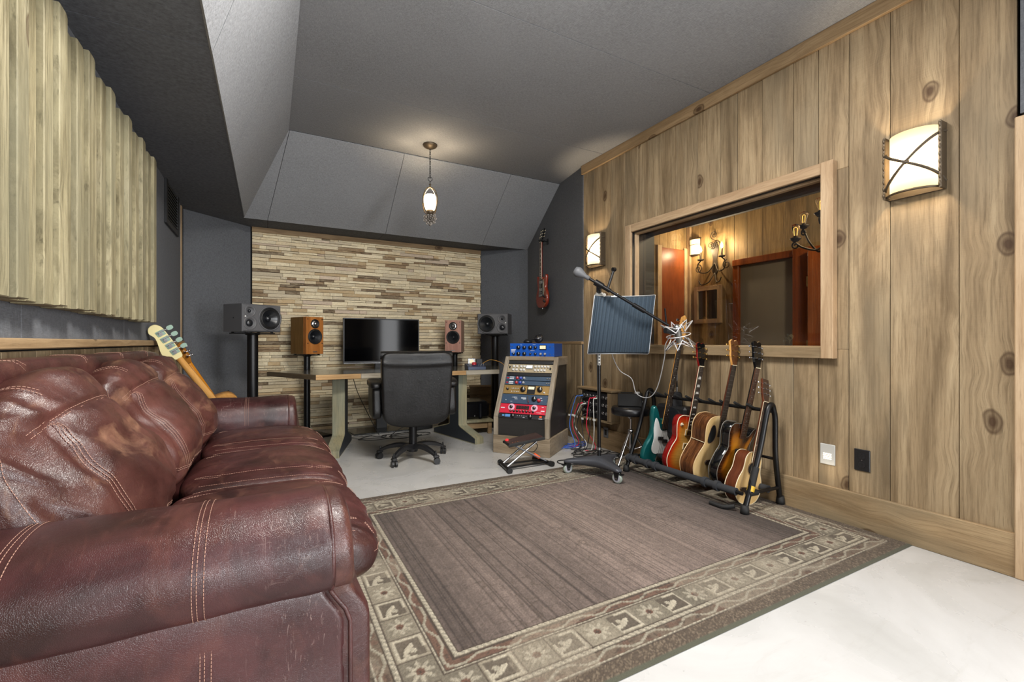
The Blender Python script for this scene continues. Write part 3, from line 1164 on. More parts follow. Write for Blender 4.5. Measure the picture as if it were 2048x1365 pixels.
# ---- seat cushions
def seat(yc, seed):
    off = Vector((seed * 5.7, seed * 2.3, seed * 9.1))

    def D(p, q):
        x, y, z = p
        if q.x > 0:
            z -= 0.045 * max(0, q.x) ** 3 * min(1, max(-0.2, 0.4 + 0.9 * q.z))
            x += 0.02 * (1 - q.z * q.z)
        z += 0.018 * (1 - q.x ** 2) * (1 - q.y ** 2) * (1 if z > 0 else 0)
        up = max(0, q.z)
        sy = abs(q.y)
        z -= 0.009 * math.exp(-((sy - 0.62) / 0.03) ** 2) * up
        z -= 0.006 * math.exp(-((q.x - 0.60) / 0.03) ** 2) * up * (sy < 0.64)
        f2 = 1 - abs(noise.noise(Vector((x * 4, y * 19, z * 4)) + off)) * 2
        lump = noise.noise(Vector((x * 3.5, y * 5, z * 4)) + off)
        fl = max(0, q.x) ** 2
        nrm = Vector((q.x, q.y * 0.4, q.z))
        p2 = Vector((x, y, z)) + nrm * (0.007 * lump + (0.002 + 0.006 * fl) * f2)
        return p2 + Vector((-0.005, yc, 0.392))
    s = Soft((0.315, 0.342, 0.102), 5.0, 36, D)
    o = s.mesh(MB()).build('seat_cushion', M_LEATH, SF)
    m = MB()
    for sy in (-0.62, 0.62):
        s.seam(m, path3(lambda t: (t, sy, 1), -0.9, 0.95, 60), rows=(-0.004, 0.004))
        s.seam(m, path3(lambda t: (1, sy, t), 0.9, -0.8, 20), rows=(-0.004, 0.004))
    s.seam(m, path3(lambda t: (0.60, t, 1), -0.62, 0.62, 40), rows=(-0.004, 0.004))
    s.seam(m, path3(lambda t: (1, t, 0.1), -0.95, 0.95, 40), rows=(0.0,))
    for sy in (-1, 1):
        s.seam(m, path3(lambda t: (t, sy * 0.985, 1), -0.9, 0.93, 60), rows=(0.0,))
    m.build('stitching', M_STITCH, o, kind='stuff')


for yc, sd in ((1.765, 1), (2.44, 2), (3.115, 3)):
    seat(yc, sd)

# ---- base rail under the seats
s = Soft((0.13, 1.03, 0.125), 8, 18, lambda p, q: p + Vector((0.13, 2.44, 0.19)) + Vector((0.004 * noise.noise(p * 9), 0, 0)))
s.mesh(MB()).build('base_rail', M_LEATH, SF)
MB().box((-0.25, 2.44, 0.20), (0.70, 2.02, 0.20), 0.02).build('seat_deck', M_LEATH, SF)

# ---- arms
ROLL = [(1.205, 0.474), (1.150, 0.470), (1.104, 0.492), (1.086, 0.545), (1.100, 0.604), (1.150, 0.648), (1.225, 0.668), (1.31, 0.664), (1.385, 0.634), (1.428, 0.58), (1.436, 0.50), (1.42, 0.40), (1.34, 0.37), (1.26, 0.40)]
BODY = [(1.172, 0.478), (1.163, 0.30), (1.168, 0.05), (1.40, 0.05), (1.42, 0.25), (1.42, 0.44), (1.30, 0.50)]
SIL = [(1.165, 0.468), (1.118, 0.482), (1.090, 0.545), (1.104, 0.604), (1.150, 0.646), (1.225, 0.665), (1.31, 0.661), (1.385, 0.632), (1.428, 0.58), (1.436, 0.50), (1.425, 0.40), (1.42, 0.25), (1.41, 0.05), (1.29, 0.045), (1.166, 0.05), (1.160, 0.25)]


def arm(mir, seed):
    fy = (lambda y: 4.88 - y) if mir else (lambda y: y)
    off = Vector((seed * 3.3, 1.7 * seed, 0.4))

    def loft(name, prof, stations, amp, mat, nsub=8, bulge=0.0):
        out = cr_closed(prof, nsub)
        c = (sum(p[0] for p in out) / len(out), sum(p[1] for p in out) / len(out))
        V, n = [], len(out)
        for x, s, dz in stations:
            for y, z in out:
                yy, zz = c[0] + (y - c[0]) * s, c[1] + (z - c[1]) * s + dz
                w = Vector((x, yy, zz))
                dirv = Vector((0, yy - c[0], zz - c[1]))
                dirv = dirv.normalized() if dirv.length > 1e-6 else dirv
                lum = noise.noise(w * 5 + off) + 0.35 * (1 - 2 * abs(noise.noise(Vector((x * 9, yy * 9, zz * 16)) + off)))
                fx = max(0, (x + 0.02) / 0.18)
                fold = 1 - 2 * abs(noise.noise(Vector((x * 20, yy * 7 + zz * 5, 1)) + off))
                w += dirv * (amp * lum + amp * 0.9 * fx * fold)
                low = min(1, max(0, (0.47 - zz) / 0.10)) * bulge
                V.append((w.x + 0.048 * low * low * (3 - 2 * low) * min(1, max(0, (x + 0.15) / 0.25)), fy(w.y), w.z))
        F = []
        for i in range(len(stations) - 1):
            for k in range(n):
                q = (i * n + k, (i + 1) * n + k, (i + 1) * n + (k + 1) % n, i * n + (k + 1) % n)
                F.append(q if mir else q[::-1])
        e = (len(stations) - 1) * n
        x, s, dz = stations[-1]
        ci = len(V)
        V.append((x + 0.002 + 0.024 * bulge, fy(c[0]), c[1] + dz))
        for k in range(n):
            q = (e + k, ci, e + (k + 1) % n)
            F.append(q if mir else q[::-1])
        mb = MB()
        mb.add(V, F, 0, True)
        return mb.build(name, mat, SF), out, c
    st = [(-0.66 + 0.0257 * i, 1.0, 0.0) for i in range(31)] + [(0.125, 0.99, 0), (0.136, 0.95, 0)]
    roll, outl, cc = loft('arm_roll', ROLL, st, 0.0055, M_LEATH_A)
    body, bo, bc = loft('arm_panel', BODY, [(-0.66 + 0.0475 * i, 1.0, 0.0) for i in range(17)] + [(0.115, 0.99, 0)], 0.003, M_LEATH_A, bulge=1.0)
    fr, so_, sc_ = loft('arm_front', SIL, [(0.112, 0.985, 0), (0.128, 1.0, 0), (0.156, 0.995, 0), (0.171, 0.955, 0), (0.178, 0.88, 0), (0.181, 0.70, 0)], 0.002, M_LEATH, bulge=1.0)
    # piping round the front
    BU = lambda z: (lambda q_: 0.048 * q_ * q_ * (3 - 2 * q_))(min(1, max(0, (0.47 - z) / 0.10)))
    MB().tube([(0.130 + BU(z), fy(sc_[0] + (y - sc_[0]) * 1.004), sc_[1] + (z - sc_[1]) * 1.004) for y, z in so_], 0.0055, 8, closed=True).build('piping', M_LEATH, fr)
    # stitched bands over the roll and down the panel
    m = MB()
    for xs in (-0.12, -0.42):
        for dx in (-0.012, -0.004, 0.008):
            pts = [Vector((xs + dx, fy(y), z)) + Vector((0, 0, 0)) for y, z in outl if True]
            k0 = int(0.2 * len(pts))
            # from under the bulge over the top to the inside
            seq = [i % len(pts) for i in range(8, 8 + int(len(pts) * 0.66))]
            Q = []
            for i in seq:
                y, z = outl[i]
                dv = Vector((0, y - cc[0], z - cc[1])).normalized()
                w = Vector((xs + dx, y, z))
                lum = noise.noise(w * 5 + off) + 0.35 * (1 - 2 * abs(noise.noise(Vector((w.x * 9, w.y * 9, w.z * 16)) + off)))
                fx = 0
                w += dv * (0.0055 * lum + 0.0012)
                Q.append(Vector((w.x, fy(w.y), w.z)))
            stitches(m, Q, 0.0009, 0.008)
            Q = [Vector((xs + dx + 0.006, fy(1.170 - 0.012 * math.sin(PI * t)), 0.455 - 0.40 * t)) for t in [i / 24 for i in range(25)]]
            stitches(m, [q + Vector((0, 0.0 if mir else -0.004, 0)) for q in Q], 0.0011, 0.008)
    m.build('stitching', M_STITCH, roll, kind='stuff')


arm(False, 1)
arm(True, 2)
for x in (-0.58, 0.14):
    for y in (1.27, 3.60):
        MB().lathe([(0.0, 0), (0.022, 0), (0.032, 0.05), (0.0, 0.05)], 14, Matrix.Translation((x, y, 0))).build('foot', M_BLACK, SF)

# ================================================================== WALL PIECES AND LAMPS
# ---- slatted wooden diffuser on the left wall
DF = thing('acoustic_diffuser', 'sawtooth panel of upright weathered wooden slats on the left wall above the sofa', 'acoustic panel', (LW, 2.4, 1.69))
rd = random.Random(2)
for g in range(8):
    y1 = 3.60 - 0.290 * g
    for k in range(4):
        w = 0.0725
        y = y1 - w * (4 - k) + w / 2
        dep = 0.048 + 0.016 * k + rd.uniform(-0.002, 0.002)
        zc = 1.69 + rd.uniform(-0.002, 0.002)
        MB().prism([(-w / 2 + .001, -0.515), (w / 2 - .001, -0.515), (w / 2 - .001, 0.500), (w / 2 - 0.016, 0.513), (-w / 2 + .001, 0.513)], 0, dep, Matrix(((0, 0, 1, 0), (1, 0, 0, 0), (0, 1, 0, 0), (0, 0, 0, 1))), b=0.003).build('slat', M_SLAT, DF, (0.004, y - 2.4, zc - 1.69))

# ---- air vent high on the left wall
a, b = onX(328, 345, LW), onX(353, 474, LW)
vy0, vy1 = a.y, b.y
vz0, vz1 = onX(353, 474, LW).z, onX(353, 385, LW).z
VT = thing('air_vent', 'black slotted return air grille high on the left fabric wall', 'vent', (LW + 0.002, (vy0 + vy1) / 2, (vz0 + vz1) / 2))
hw, hh = (vy1 - vy0) / 2, (vz1 - vz0) / 2
for s in (-1, 1):
    MB().box((0.008, s * (hw - 0.022), 0), (0.02, 0.044, 2 * hh), 0.003).build('frame', M_BLACK, VT)
    MB().box((0.008, 0, s * (hh - 0.022)), (0.02, 2 * hw - 0.088, 0.044), 0.003).build('frame', M_BLACK, VT)
MB().box((0.002, 0, 0), (0.006, 2 * hw - 0.08, 2 * hh - 0.08)).build('backing', M_DARK, VT)
nl = int((2 * hh - 0.1) / 0.026)
l0 = None
for k in range(nl):
    p = (0.009, 0, -hh + 0.06 + k * 0.026)
    if l0 is None:
        l0 = MB().box((0, 0, 0), (0.016, 2 * hw - 0.088, 0.004), M=Matrix.Rotation(0.6, 4, 'Y')).build('louvre', M_BLACK, VT, p)
    else:
        again(l0, p)

# ---- wall sconces
M_SHADE = lampglass('frosted_sconce_glass', (255, 228, 182), 0.55)


def sconce(y, z, label, w=0.24, h=0.33, energy=9.0, extra=True):
    s = thing('wall_sconce', label, 'sconce', Matrix.Translation((RW, y, z)), 'half round frosted sconces on the plank wall')
    # bronze back plate with turned-in side flanges and hammered edge
    MB().box((-0.006, 0, 0), (0.010, w, h), 0.002).build('back_plate', M_BRONZE, s)
    for q in (-1, 1):
        m = MB().box((-0.035, q * (w / 2 - 0.006), 0), (0.06, 0.012, h), 0.003)
        for k in range(9):
            m.sphere((-0.066, q * (w / 2 - 0.006), -h / 2 + 0.02 + k * (h - 0.04) / 8), 0.009, 8, 6, sc=(0.5, 0.7, 1.5))
        m.build('side_flange', M_BRONZE, s)
    R = w / 2 - 0.016
    m = MB()
    m.lathe([(R, -h / 2 + 0.02), (R, h / 2 - 0.012)], 24, Matrix.Translation((-0.012, 0, 0)) @ Matrix.Diagonal((0.85, 1, 1, 1)), 0, True, PI, PI / 2)
    m.build('glass_shade', M_SHADE, s)
    # bottom tray rim
    rim = [(-0.012 + 0.85 * (R + 0.008) * math.cos(PI / 2 + PI * k / 20), (R + 0.008) * math.sin(PI / 2 + PI * k / 20), -h / 2 + 0.012) for k in range(21)]
    MB().tube(rim, 0.006, 8).build('bottom_rim', M_BRONZE, s)
    # crossed straps hugging the shade
    for sg, (za, zb) in ((1, (-h * 0.40, h * 0.36)), (-1, (h * 0.30, -h * 0.38))):
        pts = []
        for k in range(25):
            an = PI / 2 + PI * k / 24
            rr = R + 0.016
            tt = k / 24
            pts.append((-0.014 + 0.85 * rr * math.cos(an), rr * math.sin(an), za + (zb - za) * (0.5 - 0.5 * math.cos(PI * tt)) if sg > 0 else za + (zb - za) * tt))
        MB().tube(pts, 0.0068, 8).build('strap', plain('dark_strap', (70, 60, 46), 0.6, 0.2), s)
    an = PI
    MB().sphere((-0.014 - 0.85 * (R + 0.014), 0, -0.01), 0.013, 10, 8, sc=(0.6, 1, 1)).build('rivet', M_BRONZE, s)
    l = lamp('bulb', 'POINT', (RW - 0.06, y, z), energy, WARM, radius=0.025)
    l.parent = s
    l.location = (-0.055, 0, 0.0)
    return s


sconce(1.067, 1.972, 'large looking bronze sconce on the wide plank right of the control room window', energy=17)
sconce(3.63, 1.978, 'small looking bronze sconce left of the control room window near the dark corner', energy=19)

# ---- pendant lamp
PX, PY = 1.354, 4.14
PD = thing('pendant_lamp', 'small bronze pendant with glowing barrel glass hanging on a chain from the fabric ceiling', 'pendant light', (PX, PY, CZ))
MB().lathe([(0.0, 0.0), (0.066, 0.0), (0.068, -0.008), (0.060, -0.020), (0.035, -0.034), (0.012, -0.042), (0.0, -0.042)][::-1], 28).build('canopy', M_BRONZE, PD)
m = MB()
zc = -0.045
k = 0
while zc > -0.30:
    T = Matrix.Translation((0, 0, zc - 0.014)) @ Matrix.Rotation(PI / 2 * (k % 2), 4, 'Z') @ Matrix.Rotation(PI / 2, 4, 'X') @ Matrix.Diagonal((0.55, 1.0, 1, 1))
    m.torus((0, 0, 0), 0.014, 0.0028, 14, 6, T)
    zc -= 0.0225
    k += 1
m.build('chain', M_BLACKMET, PD, kind='stuff')
MB().torus((0, 0, 0), 0.020, 0.003, 20, 6, Matrix.Translation((0, 0, -0.325)) @ Matrix.Rotation(PI / 2, 4, 'X')).build('ring', M_BLACKMET, PD)
MB().bar((0, 0, -0.345), (0, 0, -0.385), 0.004).build('hook', M_BLACKMET, PD)
# two crossed wire hoops that meet above the glass
for rz in (0.5, 0.5 + PI / 2):
    pts = []
    for k in range(41):
        tt = k / 40
        a = -PI * 0.5 + 2 * PI * tt
        pts.append(Vector((0.078 * math.sin(2 * PI * tt) * (1 if True else 1), 0, 0)))
    prof = [(0.012, -0.375), (0.0, -0.39), (0.012, -0.405), (0.042, -0.422), (0.074, -0.460), (0.094, -0.52), (0.090, -0.575), (0.066, -0.63), (0.03, -0.658)]
    for sg in (1, -1):
        MB().tube(cr_open([(sg * (r if i else -r), 0, z) for i, (r, z) in enumerate(prof)], 5), 0.0042, 8, M=Matrix.Rotation(rz, 4, 'Z')).build('hoop', M_BRONZE, PD)
MB().lathe([(0.046, -0.478), (0.055, -0.490), (0.058, -0.53), (0.055, -0.575), (0.045, -0.612), (0.034, -0.622)], 28).build('glass_shade', lampglass('pendant_glass', (255, 236, 196), 0.8), PD)
MB().torus((0, 0, -0.565), 0.060, 0.003, 28, 6).build('band', M_BLACKMET, PD)
MB().lathe([(0.0, -0.66), (0.030, -0.655), (0.034, -0.64), (0.034, -0.625), (0.0, -0.622)], 20).build('socket_cup', M_BRONZE, PD)
# carved rosette finial
m = MB()
for k in range(9):
    a = 2 * PI * k / 9
    m.sphere((0.042 * math.cos(a), 0, -0.70 + 0.042 * math.sin(a)), 0.019, 10, 8, sc=(1, 0.55, 1))
for k in range(6):
    a = 2 * PI * k / 6 + 0.3
    m.sphere((0.021 * math.cos(a), -0.006, -0.70 + 0.021 * math.sin(a)), 0.014, 8, 6, sc=(1, 0.6, 1))
m.prism([((0.058 + 0.007 * math.cos(9 * 2 * PI * k / 72)) * math.cos(2 * PI * k / 72), -0.70 + (0.058 + 0.007 * math.cos(9 * 2 * PI * k / 72)) * math.sin(2 * PI * k / 72)) for k in range(72)], -0.006, 0.006, Matrix.Rotation(PI / 2, 4, 'X'))
m.sphere((0, -0.010, -0.70), 0.012)
m.sphere((0, 0, -0.757), 0.012, sc=(1, 0.6, 1.2))
m.build('finial', plain('pewter', (92, 86, 80), 0.45, 0.5), PD, kind='stuff').rotation_euler = (0, 0, -0.32)
l = lamp('bulb', 'POINT', (0, 0, 0), 24, WARM, radius=0.03)
l.parent = PD
l.location = (0, 0, -0.53)

# ---- outlet plate and lit night-light plate
p = onX(1725, 921, RW)
OT = thing('wall_outlet', 'black duplex power outlet low on the plank wall', 'outlet', (RW, p.y, p.z))
MB().box((-0.004, 0, 0), (0.008, 0.078, 0.122), 0.003).build('cover_plate', M_PLASTIC, OT)
for s in (-1, 1):
    r = MB().prism(cr_closed([(-0.016, -0.010), (-0.010, -0.0165), (0.010, -0.0165), (0.016, -0.010), (0.016, 0.010), (0.010, 0.0165), (-0.010, 0.0165), (-0.016, 0.010)], 3), 0, 0.003, Matrix(((0, 0, -1, -0.0075), (1, 0, 0, 0), (0, 1, 0, s * 0.024), (0, 0, 0, 1)))).build('socket', plain('gloss_black', (30, 30, 32), 0.2), OT)
    MB().box((-0.0112, -0.006, s * 0.024 + 0.003), (0.001, 0.002, 0.008)).box((-0.0112, 0.006, s * 0.024 + 0.003), (0.001, 0.002, 0.007)).box((-0.0112, 0, s * 0.024 - 0.008), (0.001, 0.004, 0.004)).build('slots', M_DARK, r)
MB().bar((-0.007, 0, 0), (-0.0095, 0, 0), 0.003).build('screw', M_STEEL, OT)
p = onX(1656, 909, RW)
NL = thing('night_light', 'white louvred step light plate glowing low on the plank wall', 'night light', (RW, p.y, p.z))
MB().box((-0.004, 0, 0), (0.008, 0.082, 0.122), 0.003).build('cover_plate', plain('grey_white_plate', (178, 178, 174), 0.4), NL)
ml = glow('led_glow', (255, 244, 220), 1.6)
for k in range(4):
    MB().box((-0.0085, 0, -0.010 - 0.010 * k + 0.014), (0.003, 0.046, 0.0055), 0.001).build('louvre', ml, NL)
l = lamp('led', 'POINT', (0, 0, 0), 0.25, (1.0, 0.85, 0.65), radius=0.02)
l.parent = NL
l.location = (-0.075, 0, -0.09)

# ---- candle sconce in the booth, seen through the glass
p = onX(1432, 520, BX)
M_IRON = plain('wrought_iron', (58, 50, 40), 0.5, 0.5)
CS = thing('candle_sconce', 'scrolled iron wall sconce with two lit candle bulbs behind the glass', 'sconce', (BX - 0.012, p.y, p.z))
MB().prism(cr_closed([(0, -0.20), (0.05, -0.13), (0.03, 0), (0.055, 0.16), (0, 0.24), (-0.055, 0.16), (-0.03, 0), (-0.05, -0.13)], 5), 0, 0.012, Matrix(((0, 0, -1, 0), (1, 0, 0, 0), (0, 1, 0, 0), (0, 0, 0, 1)))).build('back_plate', M_IRON, CS)


def scroll(c, r0, turns, n=26, sg=1, ph=0.0):
    return [(c[0] + r0 * (1 - 0.75 * k / n) * math.cos(ph + sg * 2 * PI * turns * k / n), c[1] + r0 * (1 - 0.75 * k / n) * math.sin(ph + sg * 2 * PI * turns * k / n)) for k in range(n + 1)]


M_FLAME = glow('candle_bulb_glow', (255, 226, 170), 14.0)
for s in (-1, 1):
    arm_ = cr_open([(-0.01, 0.0, -0.04), (-0.05, s * 0.08, -0.16), (-0.08, s * 0.19, -0.15), (-0.09, s * 0.21, -0.05), (-0.09, s * 0.165, 0.0)], 7)
    MB().tube(arm_, 0.008, 8).build('arm', M_IRON, CS)
    MB().tube([(-0.07, s * a, b) for a, b in scroll((0.22, -0.10), 0.06, 1.4, ph=PI / 2, sg=1)], 0.006, 6).build('scroll', M_IRON, CS)
    MB().tube([(-0.03, s * a, b) for a, b in scroll((0.055, 0.20), 0.05, 1.5, ph=-PI / 2, sg=-1)], 0.006, 6).build('scroll', M_IRON, CS)
    MB().lathe([(0.0, 0), (0.035, 0.004), (0.045, 0.022), (0.0, 0.022)], 18, Matrix.Translation((-0.09, s * 0.165, 0))).bar((-0.09, s * 0.165, 0.02), (-0.09, s * 0.165, 0.12), 0.014).build('candle', M_IRON, CS)
    MB().lathe([(0.0, 0.12), (0.012, 0.125), (0.018, 0.145), (0.012, 0.175), (0.0, 0.205)], 14, Matrix.Translation((-0.09, s * 0.165, 0))).build('bulb', M_FLAME, CS)
MB().tube([(-0.03, a, b) for a, b in scroll((0.0, 0.33), 0.06, 1.4, ph=-PI / 2)], 0.006, 6).build('scroll', M_IRON, CS)
MB().tube(cr_open([(-0.012, 0.0, -0.18), (-0.06, 0.06, -0.30), (-0.08, 0.16, -0.33), (-0.08, 0.20, -0.27)], 7), 0.007, 8).build('scroll', M_IRON, CS)
MB().tube(cr_open([(-0.012, 0.0, -0.18), (-0.06, -0.06, -0.30), (-0.08, -0.12, -0.31), (-0.08, -0.15, -0.26)], 7), 0.007, 8).build('scroll', M_IRON, CS)
for s in (-1, 1):
    l = lamp('candle_light', 'POINT', (0, 0, 0), 13, (1.0, 0.76, 0.45), radius=0.02)
    l.parent = CS
    l.location = (-0.14, s * 0.165, 0.16)
# point light added high in the booth for general brightness, out of view
lamp('booth_fill_light', 'POINT', (4.3, 1.6, 2.55), 75, (1.0, 0.80, 0.50), radius=0.12)
# ---- glowing half-round shape standing in for a sconce reflection in the glass
p = onX(1403, 493, BX)
BS = thing('reflected_sconce', 'frosted half round sconce glowing behind the glass beside the candle sconce', 'sconce', (BX - 0.012, p.y + 0.09, p.z))
MB().box((-0.006, 0, 0), (0.012, 0.19, 0.24), 0.003).build('back_plate', M_BRONZE, BS)
MB().lathe([(0.082, -0.105), (0.086, 0.105)], 20, Matrix.Diagonal((0.7, 1, 1, 1)), 0, True, PI, PI / 2).build('glass_shade', glow('reflected_sconce_glow', (255, 226, 170), 1.2), BS)
MB().tube([(-0.7 * 0.087 * math.sin(PI * k / 16), 0.087 * math.cos(PI * k / 16), 0.03) for k in range(17)], 0.004, 6).build('strap', M_BRONZE, BS)

# ---- chandelier in the booth
p = onD(1656, 488, 3.75)
CH = thing('chandelier', 'iron scrolled chandelier with clear bulbs hanging in the booth behind the glass', 'chandelier', (p.x, p.y, p.z))
MB().bar((0, 0, -0.02), (0, 0, 2.70 - p.z), 0.008).build('stem', M_IRON, CH)
MB().sphere((0, 0, 0), 0.035, 14, 10, sc=(1, 1, 1.4)).build('hub', M_IRON, CH)
M_CLEAR = NT('clear_bulb_glass')
gb = M_CLEAR.bsdf((1, 1, 1), 0.02, 0, 0.5, Transmission_Weight=1.0, IOR=1.2)
M_CLEAR = M_CLEAR.m
M_FIL = glow('warm_filament', (255, 190, 90), 3.0)
for k in range(6):
    a = 2 * PI * k / 6 + 0.25
    R = Matrix.Rotation(a, 4, 'Z')
    up = 0.15 if k % 2 else 0.0
    A = MB().tube(cr_open([(0.02, 0, -0.01), (0.09, 0, -0.045), (0.18, 0, -0.02 + up * .5), (0.235, 0, 0.02 + up)], 7), 0.009, 8, M=R)
    A.tube([(0.235 + x - 0.03, 0, z + up) for x, z in scroll((0.03, 0.0), 0.03, 1.25, ph=PI / 2, sg=-1)], 0.007, 6, M=R)
    A = A.build('arm', M_IRON, CH)
    T = R @ Matrix.Translation((0.235, 0, 0.03 + up))
    MB().lathe([(0.0, 0), (0.02, 0.003), (0.044, 0.028), (0.040, 0.034), (0.0, 0.034)], 18, T).bar((0, 0, 0.03), (0, 0, 0.05), 0.017, M=T).build('cup', M_IRON, CH)
    b = MB().lathe([(0.014, 0.045), (0.016, 0.06), (0.034, 0.125), (0.028, 0.145), (0.0, 0.155)], 14, T).build('bulb', M_CLEAR, CH)
    MB().tube([(0.008, 0, 0.055), (0.012, 0, 0.115), (0, 0, 0.125), (-0.012, 0, 0.115), (-0.008, 0, 0.055)], 0.0015, 6, M=T).build('filament', M_FIL, b)

# ================================================================== PATCH BOX on the wall behind the microphone stand
PBY0, PBY1, PBZ0, PBZ1 = 3.30, 3.80, 0.27, 0.575
PB = thing('patch_box', 'wooden wall box with black jack panel full of plugs beside the rack cabinet', 'patch panel', (RW, 3.55, 0.43))
pm = plain('x', (1, 1, 1))
Z = 0.305
P = [[(-0.0, -0.25, -0.15), (-0.0, 0.25, -0.15), (-0.0, 0.25, 0.15), (-0.0, -0.25, 0.15)], [(-0.115, -0.25, -0.12), (-0.115, 0.25, -0.12), (-0.115, 0.25, 0.15), (-0.115, -0.25, 0.15)]]
MB().box((-0.058, 0, 0.155), (0.135, 0.54, 0.022), 0.003).build('top_board', M_PLANK_H, PB)
MB().box((-0.055, 0, -0.145), (0.11, 0.50, 0.022), 0.003).build('bottom_board', M_PLANK_H, PB)
for s in (-1, 1):
    MB().box((-0.055, s * 0.24, 0), (0.11, 0.022, 0.27), 0.003).build('side_board', M_PLANK, PB)
    MB().box((-0.112, s * 0.225, 0), (0.012, 0.05, 0.27), 0.002).build('face_board', M_PLANK, PB)
MB().box((-0.100, 0, 0.0), (0.008, 0.41, 0.25), 0.001).build('jack_panel', M_BLACK, PB)
jk = None
for r_ in range(3):
    for c_ in range(8):
        q = (-0.104, -0.175 + 0.05 * c_, 0.085 - 0.075 * r_)
        if jk is None:
            jk = MB().lathe([(0.016, 0), (0.016, 0.006), (0.011, 0.007), (0.010, 0.002), (0, 0.002)], 14, Matrix.Rotation(-PI / 2, 4, 'Y')).build('jack', M_STEEL, PB, q)
        else:
            again(jk, q)
plug_cols = [(30, 30, 34), (60, 110, 190), (205, 40, 70), (215, 215, 210), (30, 30, 34), (30, 30, 34), (205, 40, 70), (30, 30, 34), (215, 215, 210), (30, 30, 34)]
rc = random.Random(9)
M_CBL = {c: plain('cable_sheath', c, 0.5) for c in set(plug_cols)}
for i, (r_, c_) in enumerate([(0, 7), (0, 6), (1, 6), (1, 5), (0, 4), (1, 4), (0, 2), (2, 3), (0, 1), (1, 2)]):
    c = plug_cols[i % len(plug_cols)]
    y, z = 3.55 - 0.175 + 0.05 * c_, 0.43 + 0.085 - 0.075 * r_
    x0 = RW - 0.104
    far = c_ >= 4
    ex = x0 - rc.uniform(0.10, 0.16)
    end = (RW - rc.uniform(0.14, 0.30), y + rc.uniform(-0.02, 0.06), 0.008)
    mid = (ex - 0.01, y + (0.10 if far else 0.02) + rc.uniform(-.03, .03), 0.22)
    names = {(205, 40, 70): 'crimson', (30, 30, 34): 'black', (60, 110, 190): 'blue', (215, 215, 210): 'white'}
    T = thing('patch_cable', '%s cable in the %s row of the jack panel, %s' % (names[c], ('top', 'middle', 'bottom')[r_], ('near end jack', 'second jack from the near end', 'third jack from the near end', 'fourth jack from the near end', 'fourth jack from the rack end', 'third jack from the rack end', 'second jack from the rack end', 'rack end jack')[c_]), 'cable', (x0, y, z), 'cables on the jack panel')
    MB().bar((0, 0, 0), (-0.055, 0, 0), 0.0095, 12).build('plug', M_STEEL, T)
    MB().bar((-0.055, 0, 0), (-0.095, 0.004, -0.004), 0.0085, 12, 0.005).build('boot', M_CBL[c], T)
    Q = [(-0.09, 0.004, -0.004), (ex - x0, 0.02, -0.03), (mid[0] - x0, mid[1] - y, mid[2] - z), (end[0] - x0 + 0.02, end[1] - y, 0.05 - z), (end[0] - x0 - 0.03, end[1] - y - 0.02, 0.009 - z), (end[0] - x0 - 0.09, end[1] - y + 0.02, 0.009 - z)]
    MB().tube(cr_open(Q, 8), 0.0042, 8).build('sheath', M_CBL[c], T)
    MB().box((mid[0] - x0, mid[1] - y, mid[2] - z + 0.09), (0.004, 0.035, 0.018), 0.001, rz=rc.uniform(-.6, .6)).build('cable_tag', M_WHITE, T)
p = onX(1216, 838, RW)
LB = thing('small_wall_plate', 'small grey plate on the baseboard under the patch box', 'outlet', (RW - 0.024, p.y, 0.165))
MB().box((-0.003, 0, 0), (0.006, 0.07, 0.10), 0.002).build('plate', plain('grey_plate', (96, 98, 100), 0.4), LB)
MB().box((-0.007, 0, 0), (0.002, 0.03, 0.05), 0.001).build('socket', M_DARK, LB)

# ================================================================== RUG (pattern woven per tuft: colour attribute on a fine grid)
RX0, RX1, RY0, RY1 = 0.215, 2.925, 1.075, 3.135
STEP = 0.0055
nx, ny = int((RX1 - RX0) / STEP) + 1, int((RY1 - RY0) / STEP) + 1
gx, gy = np.meshgrid(np.linspace(RX0, RX1, nx), np.linspace(RY0, RY1, ny), indexing='ij')
rg = np.random.RandomState(4)


def L3(c):
    return np.array(lin(c))


def smooth_noise(n0, n1, s0, s1, seed):
    """value noise on the grid"""
    r = np.random.RandomState(seed)
    a, b = max(2, int(n0 / s0)) + 2, max(2, int(n1 / s1)) + 2
    g = r.rand(a, b)
    fx = np.linspace(0, a - 1.001, n0)
    fy = np.linspace(0, b - 1.001, n1)
    ix, iy = fx.astype(int), fy.astype(int)
    tx, ty = (fx - ix)[:, None], (fy - iy)[None, :]
    tx, ty = tx * tx * (3 - 2 * tx), ty * ty * (3 - 2 * ty)
    return (g[ix][:, iy] * (1 - tx) * (1 - ty) + g[ix + 1][:, iy] * tx * (1 - ty) + g[ix][:, iy + 1] * (1 - tx) * ty + g[ix + 1][:, iy + 1] * tx * ty)


dx = np.minimum(gx - RX0, RX1 - gx)
dy = np.minimum(gy - RY0, RY1 - gy)
ed = np.minimum(dx, dy)                              # distance to the nearest edge
horiz = dy <= dx                                     # border running along X
along = np.where(horiz, gx - RX0, gy - RY0)
col = np.zeros((nx, ny, 3))
hgt = np.zeros((nx, ny))


def put(mask, c, a=1.0):
    m = (mask.astype(float) * a)[..., None]
    col[:] = col * (1 - m) + (c if c.ndim == 3 else c[None, None, :]) * m


OLIVE, TAUPE, BROWN, DKBR, CREAM, RUST = L3((122, 114, 99)), L3((106, 96, 85)), L3((98, 85, 72)), L3((68, 58, 50)), L3((160, 152, 134)), L3((98, 72, 60))
